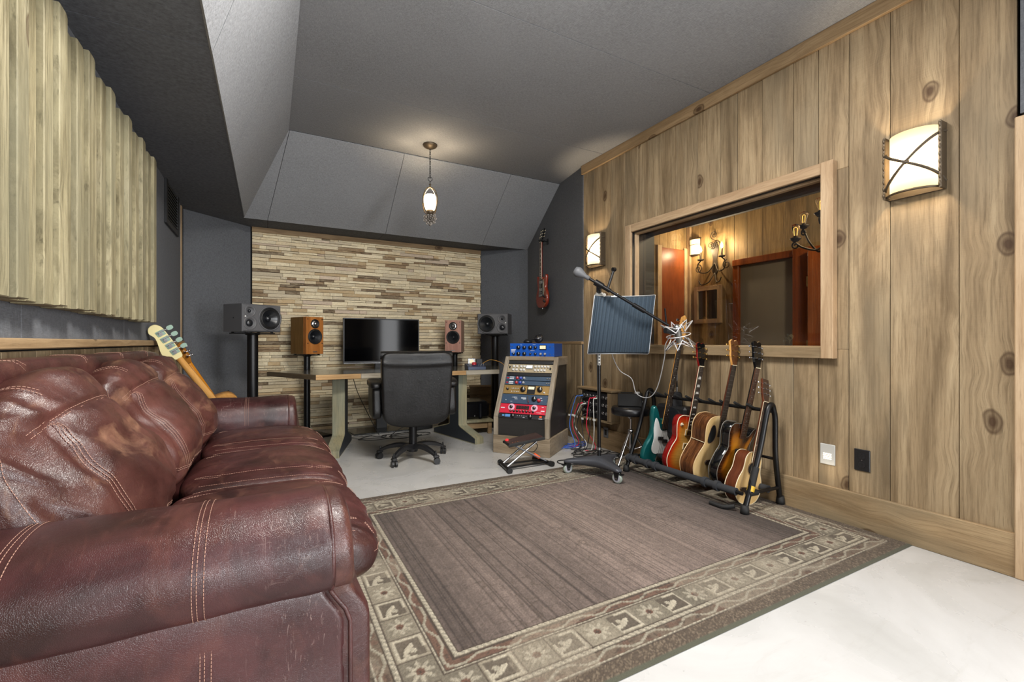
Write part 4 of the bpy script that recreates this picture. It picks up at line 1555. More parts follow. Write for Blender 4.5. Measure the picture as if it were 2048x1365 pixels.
# field: fine warp stripes along Y, soft colour bands across X
band = smooth_noise(nx, 1, 62, 1, 14)[:, 0] ** 1.2
fine = rg.rand(nx)
f2 = smooth_noise(nx, 1, 5, 1, 12)[:, 0]
fieldc = (L3((62, 54, 50))[None, :] * (1 - band[:, None]) + L3((122, 107, 99))[None, :] * band[:, None])
fieldc = fieldc * (0.86 + 0.20 * f2[:, None] + 0.20 * (fine[:, None] > 0.82) - 0.40 * (fine[:, None] < 0.13))
patch = smooth_noise(nx, ny, 26, 70, 3)
scr = smooth_noise(nx, ny, 3, 5, 6)
F = fieldc[:, None, :] * (0.84 + 0.32 * patch[..., None]) * (0.86 + 0.28 * scr[..., None])
col[:] = F
# faded scrollwork scribbles in the field
sw = np.abs(smooth_noise(nx, ny, 9, 9, 21) - 0.5)
ptch = smooth_noise(nx, ny, 60, 60, 22)
put((sw < 0.035) & (ptch > 0.52), DKBR, 0.45)

# border bands, outside -> inside: plain selvedge, chain, meander, chain, picture tiles, chain, meander, chain
put(ed < 0.345, TAUPE)
put(ed < 0.070, BROWN * 0.62)
wob = smooth_noise(nx, ny, 4, 4, 31)


def chain(lo_, hi_):
    ph = np.sin(along / 0.0125 * PI * 2 * 0.5 + (ed - lo_) / (hi_ - lo_) * 4.0)
    put((ed >= lo_) & (ed < hi_), CREAM * 0.62)
    put((ed >= lo_) & (ed < hi_) & (ph > -0.35), CREAM)
    put((np.abs(ed - lo_) < 0.003) | (np.abs(ed - hi_) < 0.003), DKBR)


def meander(lo_, hi_, base):
    mid, h = (lo_ + hi_) / 2, (hi_ - lo_) / 2
    inb = (ed >= lo_) & (ed < hi_)
    put(inb, base)
    put(inb & (wob > 0.62), RUST * 0.9, 0.6)
    wave = mid + h * 0.55 * np.clip(1.3 * np.sin(along / 0.19 * 2 * PI), -1, 1)
    put(inb & (np.abs(ed - wave) < 0.0055), CREAM * 0.72)
    blob = (np.sin(along / 0.08 * 2 * PI) > 0.2) & (np.abs(ed - (mid - (wave - mid) * 0.5)) < h * 0.28)
    put(inb & blob & (wob > 0.4), DKBR, 0.7)


chain(0.070, 0.082)
meander(0.082, 0.128, BROWN)
chain(0.128, 0.150)
lo_, hi_ = 0.150, 0.268
inb = (ed >= lo_) & (ed < hi_)
tl = 0.127
ti = np.floor(along / tl).astype(int)
u = (along / tl - ti) * 2 - 1
vv = (ed - lo_) / (hi_ - lo_) * 2 - 1
kind = (ti % 2)
rt = np.random.RandomState(5).rand(64)
tone = rt[np.clip(ti, 0, 63)]
basec = OLIVE[None, None, :] * (0.62 + 0.62 * tone[..., None])
put(inb, basec)
rr = np.sqrt(u ** 2 + vv ** 2)
th = np.arctan2(vv, u)
fl = inb & (kind == 0)
pet = 0.60 + 0.22 * np.cos(th * 8)
put(fl & (rr < pet), CREAM * 0.92, 0.8)
put(fl & (rr < pet) & (np.abs(np.cos(th * 4)) < 0.28), basec, 0.8)
put(fl & (rr < 0.24), RUST * 0.9)
put(fl & (rr < 0.10), DKBR)
sq = inb & (kind == 1)
box_ = np.maximum(np.abs(u), np.abs(vv))
put(sq & (box_ < 0.84), DKBR * 0.95, 0.7)
put(sq & (box_ < 0.86) & (box_ > 0.70) & ~((u < -0.2) & (vv > 0.2)), CREAM * 1.02)
u2, v2 = (u + 0.15) * 0.8 + vv * 0.6, vv * 0.8 - u * 0.6
put(sq & ((u2 / 0.52) ** 2 + (v2 / 0.20) ** 2 < 1), CREAM * 1.0)
put(sq & ((u2 + 0.05) ** 2 / 0.03 + (v2 - 0.30) ** 2 / 0.05 < 1), CREAM * 0.9)
put(sq & ((u2 + 0.55) ** 2 + (v2 - 0.1) ** 2 < 0.03), CREAM * 1.0)
put(inb & (np.abs(np.abs(u) - 1) < 0.03), DKBR, 0.8)
chain(0.268, 0.282)
meander(0.282, 0.322, RUST * 0.75 + BROWN * 0.2)
chain(0.322, 0.345)
# wear and tuft variation
wear = smooth_noise(nx, ny, 38, 38, 41)
put((ed < 0.345) & (ed > 0.07) & (wear > 0.50), L3((138, 128, 112)), 0.40)
put((ed < 0.070) & (rg.rand(nx, ny) > 0.72), L3((126, 112, 94)), 0.5)
tuft = 0.78 + 0.44 * rg.rand(nx, ny)
col *= tuft[..., None]
put(ed < 0.012, L3((74, 74, 62)))
hgt = 0.010 + 0.0016 * rg.rand(nx, ny)
hgt = np.where(ed < 0.012, 0.0075 * np.sqrt(np.clip(ed / 0.012, 0, 1)) + 0.0015, hgt)
# carved relief of the light border lines
lum = col.mean(axis=2)
hgt += np.where((ed > 0.06) & (ed < 0.345), np.clip(lum * 0.010, 0, 0.003), 0)
V = np.stack([gx, gy, hgt], axis=-1).reshape(-1, 3)
I = np.arange(nx * ny).reshape(nx, ny)
Fq = np.stack([I[:-1, :-1], I[1:, :-1], I[1:, 1:], I[:-1, 1:]], axis=-1).reshape(-1, 4)
me = bpy.data.meshes.new('rug')
me.vertices.add(len(V))
me.vertices.foreach_set('co', V.ravel())
me.loops.add(Fq.size)
me.loops.foreach_set('vertex_index', Fq.ravel())
me.polygons.add(len(Fq))
me.polygons.foreach_set('loop_start', np.arange(0, Fq.size, 4))
me.polygons.foreach_set('loop_total', np.full(len(Fq), 4))
me.update(calc_edges=True)
at = me.color_attributes.new('Col', 'FLOAT_COLOR', 'POINT')
at.data.foreach_set('color', np.concatenate([np.clip(col, 0, 1).reshape(-1, 3), np.ones((nx * ny, 1))], axis=1).ravel())
t = NT('woven_rug')
a_ = t.n('Attribute', attribute_name='Col')
co = t.coords('Object')
nz = t.noise(co, 420, 2, 0.7)
c_ = t.mix(t.ramp(nz, [(0.35, 0.35), (0.6, 0.0)]), a_.outputs['Color'], (0.03, 0.025, 0.02))
t.bsdf(c_, 0.95, 0, 0.1, Sheen_Weight=0.08)
t.bump(nz, 0.5, 0.003)
me.materials.append(t.m)
rug = tag(link('rug', me), 'large faded olive and brown bordered rug on the white floor', 'rug')

# ================================================================== DESK
DZ = 0.752
M_DTOP = wood('desk_top_gloss', (58, 56, 50), (96, 92, 80), (128, 120, 102), 'X', 'Y', 0.05, 0.3, rough=0.12, grey=(84, 96, 98), spec=0.6, bump=0.03)
M_DEDGE = wood('desk_edge_oak', (146, 112, 70), (184, 148, 102), (200, 170, 126), 'X', 'Z', 0.05, 0.0)
M_DEDGE2 = wood('desk_edge_grey', (120, 112, 98), (164, 156, 140), (186, 178, 162), 'X', 'Z', 0.05, 0.0)
M_DEDGE3 = wood('desk_edge_dark', (70, 60, 46), (104, 90, 70), (124, 108, 84), 'X', 'Z', 0.05, 0.0)
M_DLEG = wood('desk_leg_greenish', (112, 108, 86), (150, 142, 112), (172, 158, 124), 'Z', 'X', 0.05, 0.0, grey=(120, 134, 128), rough=0.5)
DK = thing('studio_desk', 'wide trapezoid wooden studio desk on two splayed slab legs before the stone wall', 'desk', (0, 0, 0))
A_, B_, D_, E_ = (-0.005, 5.22), (0.385, 4.455), (2.225, 4.41), (2.60, 5.16)
top = [B_, D_, E_, (2.55, 5.27), (0.03, 5.27), A_]
MB().prism(inset(top, 0.012), DZ - 0.040, DZ + 0.001, b=0.002).build('top', M_DTOP, DK)


def edge_strip(a, b, mat, label=None):
    a, b = Vector((*a, 0)), Vector((*b, 0))
    d = b - a
    c = (a + b) / 2
    n = Vector((-d.y, d.x, 0)).normalized()
    c = c + n * 0.008
    o = MB().box((0, 0, 0), (d.length, 0.016, 0.046), 0.002).build('edge_band', mat, DK, (c.x, c.y, DZ - 0.023))
    o.rotation_euler = (0, 0, math.atan2(d.y, d.x))
    return o


fx = lambda x: (x, B_[1] + (D_[1] - B_[1]) * (x - B_[0]) / (D_[0] - B_[0]))
for x0, x1, mt in ((0.385, 0.78, M_DEDGE), (0.78, 1.02, M_DEDGE2), (1.02, 1.62, M_DEDGE), (1.62, 1.84, M_DEDGE), (1.84, 2.225, M_DEDGE2)):
    edge_strip(fx(x0), fx(x1 - 0.0015), mt)
edge_strip(A_, B_, M_DEDGE3)
edge_strip(D_, E_, M_DEDGE3)


def desk_leg(p0, p1, wdt, nm):
    """slab leg: profile in the plane p0 (front tip) -> p1 (rear tip), thickness wdt"""
    a, b = Vector((*p0, 0)), Vector((*p1, 0))
    L = (b - a).length
    ang_ = math.atan2(b.y - a.y, b.x - a.x)
    t0, t1 = 0.305, 0.496
    prof = [(0, 0), (L, 0), (L, 0.065), (t1 + 0.02, 0.150), (t1, 0.165), (t1, DZ - 0.045), (t0, DZ - 0.045), (t0, 0.165), (t0 - 0.02, 0.150), (0, 0.065)]
    T = TR((a.x, a.y, 0), ang_) @ Matrix(((1, 0, 0, 0), (0, 0, -1, 0), (0, 1, 0, 0), (0, 0, 0, 1)))
    o = MB().prism(prof, -wdt / 2, wdt / 2, T, b=0.003).build('leg', M_DLEG, DK)
    # dark cheek on both flat faces
    ins = inset(prof, 0.010)
    for s in (-1, 1):
        MB().prism(ins, s * (wdt / 2 + 0.0005) - 0.001, s * (wdt / 2 + 0.0005) + 0.001, T).build('cheek', plain('dark_cheek', (34, 40, 46), 0.5), o)
    return o


desk_leg((1.925, 4.27), (1.755, 5.09), 0.105, 'r')
desk_leg((0.515, 4.36), (0.735, 5.08), 0.115, 'l')

# ================================================================== TV on a floor stand behind the desk
M_SCREEN = plain('screen_glass', (5, 5, 6), 0.07, 0, 0.09)
TV = thing('television', 'large black flat screen on a floor stand behind the desk', 'television', (1.215, 5.52, 1.07))
MB().box((0, 0.022, 0), (0.895, 0.04, 0.53), 0.006).build('back_shell', M_BLACK, TV)
MB().box((0, -0.001, 0.004), (0.865, 0.006, 0.492), 0.001).build('screen', M_SCREEN, TV)
for nm, c, s in (('bezel', (0, -0.002, 0.2575), (0.895, 0.012, 0.014)), ('bezel', (0, -0.003, -0.2525), (0.895, 0.014, 0.024)), ('bezel', (-0.44, -0.002, 0), (0.014, 0.012, 0.48)), ('bezel', (0.44, -0.002, 0), (0.014, 0.012, 0.48))):
    MB().box(c, s, 0.002).build(nm, M_PLASTIC, TV)
MB().box((0, 0.0, -0.266), (0.88, 0.012, 0.004)).build('trim_strip', M_STEEL, TV)
MB().box((0.0, 0.065, -0.36), (0.16, 0.04, 0.5), 0.005).build('mount', M_BLACK, TV)
MB().box((0.0, 0.065, -0.80), (0.13, 0.05, 0.52), 0.006).build('column', M_BLACK, TV)
MB().prism([(-0.36, -0.22), (0.36, -0.22), (0.30, 0.16), (-0.42, 0.16)], -1.07, -1.052, b=0.003).build('base_plate', plain('dark_glass', (30, 32, 30), 0.2), TV)

# ================================================================== SPEAKERS
M_GREYSP = plain('anthracite_cabinet', (92, 92, 94), 0.55, 0.1, bump=0.1, nscale=300)
M_CONE = plain('black_cone', (26, 28, 32), 0.3, 0.0, 0.6)
M_SURR = plain('rubber_surround', (14, 14, 15), 0.5)
M_CHERRY = wood('cherry_veneer', (140, 84, 36), (176, 112, 54), (190, 126, 66), 'Z', 'X', 0.02, 0.0, rough=0.35, streak=0.3, g=1.5)
M_CHERRYD = wood('cherry_veneer_side', (84, 58, 24), (116, 84, 40), (130, 96, 50), 'Z', 'Y', 0.02, 0.0, rough=0.35, streak=0.3, g=1.5)
M_ROSE = wood('rose_veneer', (146, 104, 90), (178, 134, 118), (190, 148, 132), 'Z', 'X', 0.02, 0.0, rough=0.3, streak=0.3, g=1.5)
FWD = Matrix.Rotation(PI / 2, 4, 'X')            # local z of a lathe -> -y (out of the baffle)


from mathutils.geometry import tessellate_polygon


def cabinet(w, d, h, holes, b=0.006, nseg=28):
    """speaker box: chamfered front with round openings; front at y = 0, box towards +y, centred in x and z"""
    m = MB()
    hx, hz = w / 2, h / 2
    rings = [[(-hx + b, -hz + b, 0), (hx - b, -hz + b, 0), (hx - b, hz - b, 0), (-hx + b, hz - b, 0)],
             [(-hx, -hz, b), (hx, -hz, b), (hx, hz, b), (-hx, hz, b)],
             [(-hx, -hz, d - b), (hx, -hz, d - b), (hx, hz, d - b), (-hx, hz, d - b)],
             [(-hx + b, -hz + b, d), (hx - b, -hz + b, d), (hx - b, hz - b, d), (-hx + b, hz - b, d)]]
    V = [(x, y, z) for r in rings for x, z, y in r]
    F = [(i * 4 + k, (i + 1) * 4 + k, (i + 1) * 4 + (k + 1) % 4, i * 4 + (k + 1) % 4) for i in range(3) for k in range(4)]
    F.append((12, 13, 14, 15)[::-1])
    m.add(V, F)
    loops = [[Vector((x, z, 0)) for x, z, y in rings[0]]]
    for cx_, cz_, r_ in holes:
        loops.append([Vector((cx_ + r_ * math.cos(2 * PI * k / nseg), cz_ + r_ * math.sin(2 * PI * k / nseg), 0)) for k in range(nseg)][::-1])
    flat = [p for l_ in loops for p in l_]
    tris = tessellate_polygon(loops)
    TV_ = [(p.x, 0.0, p.y) for p in flat]
    TF = []
    for a_, b_, c_ in tris:
        u_, v_ = flat[b_] - flat[a_], flat[c_] - flat[a_]
        TF.append((a_, b_, c_) if u_.x * v_.y - u_.y * v_.x > 0 else (a_, c_, b_))
    m.add(TV_, TF)
    return m


def driver(par, x, z, r, y, dome=False, chrome=False):
    T = Matrix.Translation((x, y, z)) @ FWD
    o = MB().lathe([(r * 1.10, 0.0), (r * 1.10, 0.004), (r * 1.0, 0.006), (r * 0.97, 0.003)], 36, T).build('driver', M_SURR, par)
    MB().lathe([(r * 0.98, 0.002), (r * 0.93, 0.008), (r * 0.86, 0.008), (r * 0.81, 0.001)], 36, T).build('surround', M_SURR, o)
    if dome:
        MB().lathe([(r * 0.81, 0.0), (r * 0.45, 0.004), (r * 0.40, 0.010), (r * 0.25, 0.018), (0, 0.021)], 28, T).build('dome', M_CHROME if chrome else M_CONE, o)
    else:
        MB().lathe([(r * 0.81, 0.001), (r * 0.60, -0.012), (r * 0.30, -0.034)], 36, T).build('cone', M_CONE, o)
        MB().lathe([(r * 0.31, -0.036), (r * 0.30, -0.026), (r * 0.18, -0.014), (0, -0.010)], 28, T).build('dust_cap', M_CONE, o)
    return o


def monitor(loc, rz, mir, label):
    """wide three-way monitor: woofer on one side, midrange and tweeter on the other"""
    s = thing('studio_monitor', label, 'speaker', TR(loc, rz), 'wide grey three way monitors')
    w, h, d = 0.383, 0.253, 0.29
    q = -1 if mir else 1
    cabinet(w, d, h, [(q * 0.075, 0.0, 0.092), (q * -0.118, 0.062, 0.036), (q * -0.118, -0.048, 0.044)], 0.010).build('cabinet', M_GREYSP, s)
    MB().lathe([(0.118, 0.0), (0.117, 0.006), (0.106, 0.006), (0.104, 0.0)], 40, Matrix.Translation((q * 0.075, -0.001, 0.0)) @ FWD).build('woofer_ring', M_GREYSP, s)
    driver(s, q * 0.075, 0.0, 0.094, -0.002)
    for x, z, r in ((-0.118, 0.062, 0.044), (-0.118, -0.048, 0.052)):
        MB().lathe([(r * 1.25, 0.0), (r * 1.2, 0.004), (r * 0.98, 0.003), (r * 0.70, -0.012), (r * 0.45, -0.020), (0, -0.022)], 30, Matrix.Translation((q * x, -0.001, z)) @ FWD).build('waveguide', M_GREYSP, s)
    MB().sphere((q * -0.118, 0.014, 0.062), 0.015, 14, 10, sc=(1, 0.9, 1)).build('tweeter', M_CONE, s)
    MB().sphere((q * -0.118, 0.016, -0.048), 0.034, 18, 12, sc=(1, 0.6, 1)).build('midrange_dome', M_CONE, s)
    MB().box((0, 0, 0), (0.013, 0.003, 0.013), 0.001, Matrix.Translation((q * -0.165, -0.002, 0.012)) @ Matrix.Rotation(PI / 4, 4, 'Y')).build('badge', M_WHITE, s)
    MB().bar((-w / 2 - 0.001, d * 0.45, -0.0), (-w / 2 + 0.002, d * 0.45, 0), 0.006, 10).build('side_socket', M_BLACK, s)
    return s


def stand(loc, rz, top, r, label, plate=(0.24, 0.24)):
    s = thing('speaker_stand', label, 'speaker stand', TR((loc[0], loc[1], 0), rz), 'black column speaker stands')
    MB().box((0, 0, 0.012), (0.36, 0.40, 0.024), 0.004).build('base_plate', M_BLACKMET, s)
    MB().bar((0, 0, 0.022), (0, 0, top - 0.03), r, 28).build('column', M_BLACKMET, s)
    MB().lathe([(r, -0.03), (r * 1.35, -0.024), (r * 1.35, -0.018), (r, -0.014)], 24, Matrix.Translation((0, 0, top))).build('collar', M_BLACKMET, s)
    MB().box((0, 0, top - 0.012), (plate[0], plate[1], 0.010), 0.003).build('top_plate', M_BLACKMET, s)
    for x in (-1, 1):
        for y in (-1, 1):
            MB().bar((x * plate[0] * .42, y * plate[1] * .42, top - 0.007), (x * plate[0] * .42, y * plate[1] * .42, top), 0.012, 10).build('pad', M_RUBBER, s)
    return s


def fwd(rz):
    """out-of-baffle direction for a speaker turned by rz"""
    return Vector((math.sin(rz), -math.cos(rz), 0))


LMZ, RMZ = 1.263, 1.245
lm = onD(525, 637, 4.23)
rz_l = math.radians(35)
monitor((lm.x, lm.y, lm.z), rz_l, False, 'left grey three way monitor on a thick column beside the angled fabric corner')
c = Vector((lm.x, lm.y, 0)) - fwd(rz_l) * 0.145
stand((c.x, c.y), rz_l, lm.z - 0.1275, 0.047, 'thick black column stand under the left grey monitor', (0.30, 0.24))
rm = onD(985, 648, 5.60)
rz_r = math.radians(-38)
monitor((rm.x, rm.y, rm.z), rz_r, True, 'right grey three way monitor on a column between the stone wall and rack')
c = Vector((rm.x, rm.y, 0)) - fwd(rz_r) * 0.145
stand((c.x, c.y), rz_r, rm.z - 0.1275, 0.047, 'thick black column stand under the right grey monitor behind the desk', (0.30, 0.24))


def bookshelf(loc, rz, front, sidem, label, slabel):
    s = thing('bookshelf_speaker', label, 'speaker', TR(loc, rz), 'upright two way speakers with wooden cabinets')
    w, h, d = 0.205, 0.405, 0.30
    HL = [(0, 0.128, 0.044), (0, -0.012, 0.074)]
    MB().box((0, d / 2 + 0.030, 0), (w - 0.001, d - 0.060, h - 0.001), 0.003).build('cabinet', sidem, s)
    cabinet(w, 0.060, h, HL, 0.003).build('baffle', front, s)
    MB().box((0, 0.0599, 0), (w, 0.0002, h)).build('shadow_gap', M_DARK, s) if False else None
    driver(s, 0, 0.128, 0.046, -0.001, True, True)
    driver(s, 0, -0.012, 0.076, -0.001)
    for x in (-1, 1):
        for z in (0.178, -0.085):
            MB().bar((x * 0.085, 0.0, z), (x * 0.085, -0.004, z), 0.006, 10).build('grille_socket', M_BLACK, s)
    MB().box((0, -0.002, -0.178), (0.050, 0.002, 0.010)).build('badge', M_STEEL, s)
    c = Vector(loc) - fwd(rz) * 0.15
    stand((c.x, c.y), rz, loc[2] - h / 2 - 0.001, 0.034, slabel, (0.19, 0.22))
    return s


bl_ = onD(630, 671.5, 4.95)
bookshelf((bl_.x, bl_.y, bl_.z), math.radians(28), M_CHERRY, M_CHERRYD, 'left orange cherry two way speaker on a slim stand behind the desk', 'slim black stand under the left cherry speaker')
br_ = onD(906, 673, 5.70)
bookshelf((br_.x, br_.y, br_.z), math.radians(-30), M_ROSE, M_ROSE, 'right rosy wooden two way speaker between the screen and the grey monitor', 'slim black stand under the right rosy speaker')

# ================================================================== OFFICE CHAIR (seen from behind)
M_CHAIRL = leather('black_chair_leather', (12, 12, 12), (20, 19, 19), (34, 32, 31), 0.3, 0.0, 0.6, 0.32)
CHX, CHY = 1.155, 4.02
CHR = thing('office_chair', 'black leather swivel office chair seen from behind at the desk', 'chair', TR((CHX, CHY, 0), math.radians(-6)))


def d_cb(p, q):
    p = p.copy()
    p.y += -0.03 * (1 - q.x ** 2) + 0.02
    p.y += 0.10 * p.z                 # lean towards the viewer at the top
    t_ = (q.z + 1) / 2
    p.x *= 0.94 + 0.08 * t_
    p.z += -0.045 * (1 - q.x ** 2) * (q.z < 0) * abs(q.z) + 0.012 * (q.x ** 2) * (q.z > 0)
    p.y += 0.004 * noise.noise(Vector((p.x * 9, p.z * 3, 1.0))) - 0.012 * math.exp(-((q.z - 0.68) / 0.05) ** 2) * -1
    return Vector((p.x, -p.y - 0.17, p.z + 0.66))


Soft((0.302, 0.068, 0.300), 8.0, 34, d_cb).mesh(MB()).build('backrest', M_CHAIRL, CHR)
# rolled head pad over the top of the back
pts = []
MB().tube([(-0.305 + 0.61 * k / 24, -0.188 - 0.02 * (1 - ((k - 12) / 12) ** 2), 0.930 + 0.010 * ((k - 12) / 12) ** 2) for k in range(25)], [0.026 + 0.018 * math.sin(PI * min(1, max(0, (k + 1) / 26))) ** 0.4 for k in range(25)], 16).build('head_roll', M_CHAIRL, CHR)
Soft((0.27, 0.26, 0.06), 4.5, 18, lambda p, q: p + Vector((0, 0.10, 0.46 + 0.015 * (1 - q.x ** 2)))).mesh(MB()).build('seat', M_CHAIRL, CHR)
for s in (-1, 1):
    def d_arm(p, q, s=s):
        return p + Vector((s * 0.325, 0.05 + 0.02 * q.z, 0.54))
    o = Soft((0.045, 0.20, 0.15), 5, 16, d_arm).mesh(MB()).build('armrest', M_CHAIRL, CHR)
    Soft((0.055, 0.215, 0.035), 3.5, 14, lambda p, q, s=s: p + Vector((s * 0.332, 0.05, 0.695 - 0.02 * q.y * q.y))).mesh(MB()).build('arm_pad', M_CHAIRL, o)
MB().bar((0, 0, 0.20), (0, 0, 0.40), 0.026, 20).bar((0, 0, 0.11), (0, 0, 0.30), 0.035, 20).build('gas_column', M_BLACKMET, CHR)
MB().box((0, 0.02, 0.385), (0.16, 0.22, 0.05), 0.008).build('tilt_plate', M_BLACKMET, CHR)
MB().bar((0.07, 0.06, 0.385), (0.25, 0.08, 0.375), 0.006).build('lever', M_BLACKMET, CHR)
MB().lathe([(0.0, 0.065), (0.042, 0.068), (0.048, 0.10), (0.042, 0.135), (0.0, 0.14)], 24).build('base_hub', M_PLASTIC, CHR)
for k in range(5):
    a = math.radians(-78 + 72 * k + 18)
    R = Matrix.Rotation(a, 4, 'Z')
    pts = [(0.03, 0, 0.115), (0.12, 0, 0.128), (0.22, 0, 0.110), (0.295, 0, 0.080)]
    P = cr_open(pts, 5)
    m = MB()
    V, F = [], []
    for i, p in enumerate(P):
        f = i / (len(P) - 1)
        w, hgt_ = 0.030 - 0.012 * f, 0.024 - 0.010 * f
        for (dy_, dz_) in ((-w, -hgt_), (w, -hgt_), (w, hgt_ * .5), (w * .6, hgt_), (-w * .6, hgt_), (-w, hgt_ * .5)):
            V.append((p.x, dy_, p.z + dz_))
    n = 6
    for i in range(len(P) - 1):
        for j in range(n):
            F.append((i * n + j, i * n + (j + 1) % n, (i + 1) * n + (j + 1) % n, (i + 1) * n + j)[::-1])
    F.append(tuple(range(n)))
    F.append(tuple(range((len(P) - 1) * n, len(P) * n))[::-1])
    m.add(V, F, 0, False, R)
    sp_ = m.build('base_spoke', M_PLASTIC, CHR)
    C = R @ Vector((0.297, 0, 0))
    ca = a + 0.9
    m = MB()
    T = TR((C.x, C.y, 0.028), ca)
    for s in (-1, 1):
        m.bar((0.012, s * 0.006, 0), (0.012, s * 0.024, 0), 0.027, 20, M=T)
    m.box((0.006, 0, 0.036), (0.05, 0.046, 0.024), 0.008, T)
    m.bar((0, 0, 0.03), (0, 0, 0.085), 0.008, M=T)
    m.build('caster', M_PLASTIC, sp_)

# ================================================================== RACK CABINET with outboard gear
fl = Vector((1.90, 3.885, 0))
fr_ = Vector((2.243, 3.45, 0))
xr = (fr_ - fl).normalized()                     # along the front, left -> right
yr = Vector((-xr.y, xr.x, 0))                    # into the cabinet
if yr.dot(Vector((1, 1, 0))) < 0:
    yr = -yr
RMX = Matrix(((xr.x, yr.x, 0, fl.x), (xr.y, yr.y, 0, fl.y), (0, 0, 1, 0), (0, 0, 0, 1)))   # rack frame: x right, y in, z up
RWID, RDEP, PZ, KZ, TZ, SET = 0.556, 0.58, 0.170, 0.345, 0.905, 0.285
M_RACKW = wood('rack_grey_wood', (112, 98, 80), (150, 138, 120), (172, 162, 146), 'Z', 'X', 0.06, 0.2, grey=(124, 118, 108))
M_RACKWX = wood('rack_grey_wood_level', (104, 90, 72), (142, 126, 104), (166, 152, 130), 'X', 'Z', 0.06, 0.6, grey=(124, 118, 108))
t = NT('scuffed_black_board')
co = t.coords('Object')
n_ = t.noise(t.mul(co, (3, 3, 30)), 1.0, 4, 0.7, 1.5)
s_ = t.noise(co, 5, 4, 0.7, 1.0)
t.bsdf(t.mix(t.ramp(s_, [(0.55, 0.0), (0.8, 0.5)]), t.mix(n_, lin((26, 25, 24)), lin((48, 46, 44))), lin((96, 92, 90))), 0.45)
M_BOARD = t.m
RK = thing('rack_cabinet', 'slanted grey wood rack cabinet with black side panels full of recording gear', 'cabinet', RMX)
TH = 0.042
MB().box((RWID / 2, RDEP / 2, PZ / 2), (RWID + 0.012, RDEP + 0.012, PZ), 0.004).build('plinth', M_RACKWX, RK)
sidep = [(0.0, PZ), (0.0, KZ), (SET, TZ), (RDEP, TZ), (RDEP, PZ)]
YZ = Matrix(((0, 0, 1, 0), (1, 0, 0, 0), (0, 1, 0, 0), (0, 0, 0, 1)))     # prism in (y,z), extruded along x
for x in (0.008, RWID - 0.008 - 0.018):
    MB().prism(inset(sidep, 0.006), x, x + 0.018, YZ).build('side_panel', M_BOARD, RK)
slant = Vector((0, SET, TZ - KZ)).normalized()
sl_n = Vector((0, -(TZ - KZ), SET)).normalized()
SL = (Vector((0, SET, TZ - KZ))).length
for x in (TH / 2, RWID - TH / 2):
    MB().box((x, 0.012, (PZ + KZ) / 2), (TH, 0.04, KZ - PZ), 0.003).build('stile', M_RACKW, RK)
    T = Matrix.Translation((x, 0, KZ)) @ Matrix(((1, 0, 0, 0), (0, -sl_n.y, slant.y, 0), (0, -sl_n.z, slant.z, 0), (0, 0, 0, 1)))
    MB().box((0, 0.012, SL / 2), (TH, 0.04, SL), 0.003, T).build('stile', M_RACKW, RK)
MB().box((RWID / 2, SET + (RDEP - SET) / 2, TZ - 0.012), (RWID, RDEP - SET + 0.02, 0.024), 0.003).build('top_board', M_RACKWX, RK)
T = Matrix.Translation((0, 0, KZ)) @ Matrix(((1, 0, 0, 0), (0, -sl_n.y, slant.y, 0), (0, -sl_n.z, slant.z, 0), (0, 0, 0, 1)))
MB().box((RWID / 2, 0.010, SL - 0.018), (RWID - 2 * TH, 0.04, 0.042), 0.003, T).build('top_rail', M_RACKWX, RK)
MB().box((RWID - 0.012, SET + (RDEP - SET) / 2, TZ - 0.045), (0.026, RDEP - SET, 0.07), 0.003).build('side_rail', M_RACKWX, RK)
MB().box((RWID / 2, 0.016, (PZ + KZ) / 2), (RWID - 2 * TH, 0.014, KZ - PZ), 0.001).build('lower_panel', M_BOARD, RK)
MB().box((RWID / 2, 0.045, SL / 2), (RWID - 2 * TH, 0.012, SL - 0.02), 0, T).build('backing', M_DARK, RK)
MB().box((RWID / 2, RDEP - 0.01, (PZ + TZ) / 2), (RWID - 0.04, 0.016, TZ - PZ - 0.03)).build('back_panel', M_BOARD, RK)

GX0 = TH + 0.002
GW = RWID - 2 * TH - 0.004


def knob(par, x, z, r, mat, h=0.016, pointer=True, y=-0.004):
    o = MB().lathe([(r, 0), (r * 0.96, h * 0.8), (r * 0.82, h), (0, h)], 16, Matrix.Translation((x, y, z)) @ FWD).build('knob', mat, par)
    if pointer:
        MB().box((x + r * 0.3, y - h - 0.0005, z + r * 0.35), (r * 0.2, 0.001, r * 0.9), M=None).build('pointer', M_WHITE if mat is not M_KWHITE else M_BLACK, o)
    return o


M_KBLK = plain('black_knob', (16, 16, 18), 0.35)
M_KWHITE = plain('pale_knob', (214, 212, 206), 0.3)
M_KRED = plain('red_knob', (170, 36, 44), 0.35)
M_KBLUE = plain('blue_knob', (40, 66, 170), 0.35)
M_KGREY = plain('grey_knob', (150, 150, 156), 0.35)
M_PRINT = plain('white_print', (210, 214, 220), 0.6)


def unit(name, label, s0, s1, rgb, metal=0.0, rough=0.4, depth=0.24, M=None):
    """19 inch unit mounted on the slope between s0 and s1 (metres up the slope); local x right, y in, z up, origin lower left"""
    M = M if M is not None else RMX @ T @ Matrix.Translation((GX0, 0.006, s0))
    u_ = thing(name, label, 'audio gear', M, 'recording gear in the slanted rack')
    h = s1 - s0 - 0.003
    fm = plain(name + '_face', rgb, rough, metal)
    MB().box((GW / 2, 0, h / 2), (GW, 0.005, h), 0.001).build('faceplate', fm, u_)
    MB().box((GW / 2, 0.018, h / 2), (GW - 0.04, 0.03, h - 0.004)).build('chassis', M_BLACK, u_)
    for x in (0.008, GW - 0.008):
        for z in ((0.2, 0.8) if h > 0.06 else (0.5,)):
            MB().bar((x, -0.002, h * z), (x, -0.0045, h * z), 0.0035, 8).build('rack_screw', M_STEEL, u_)
    return u_, h


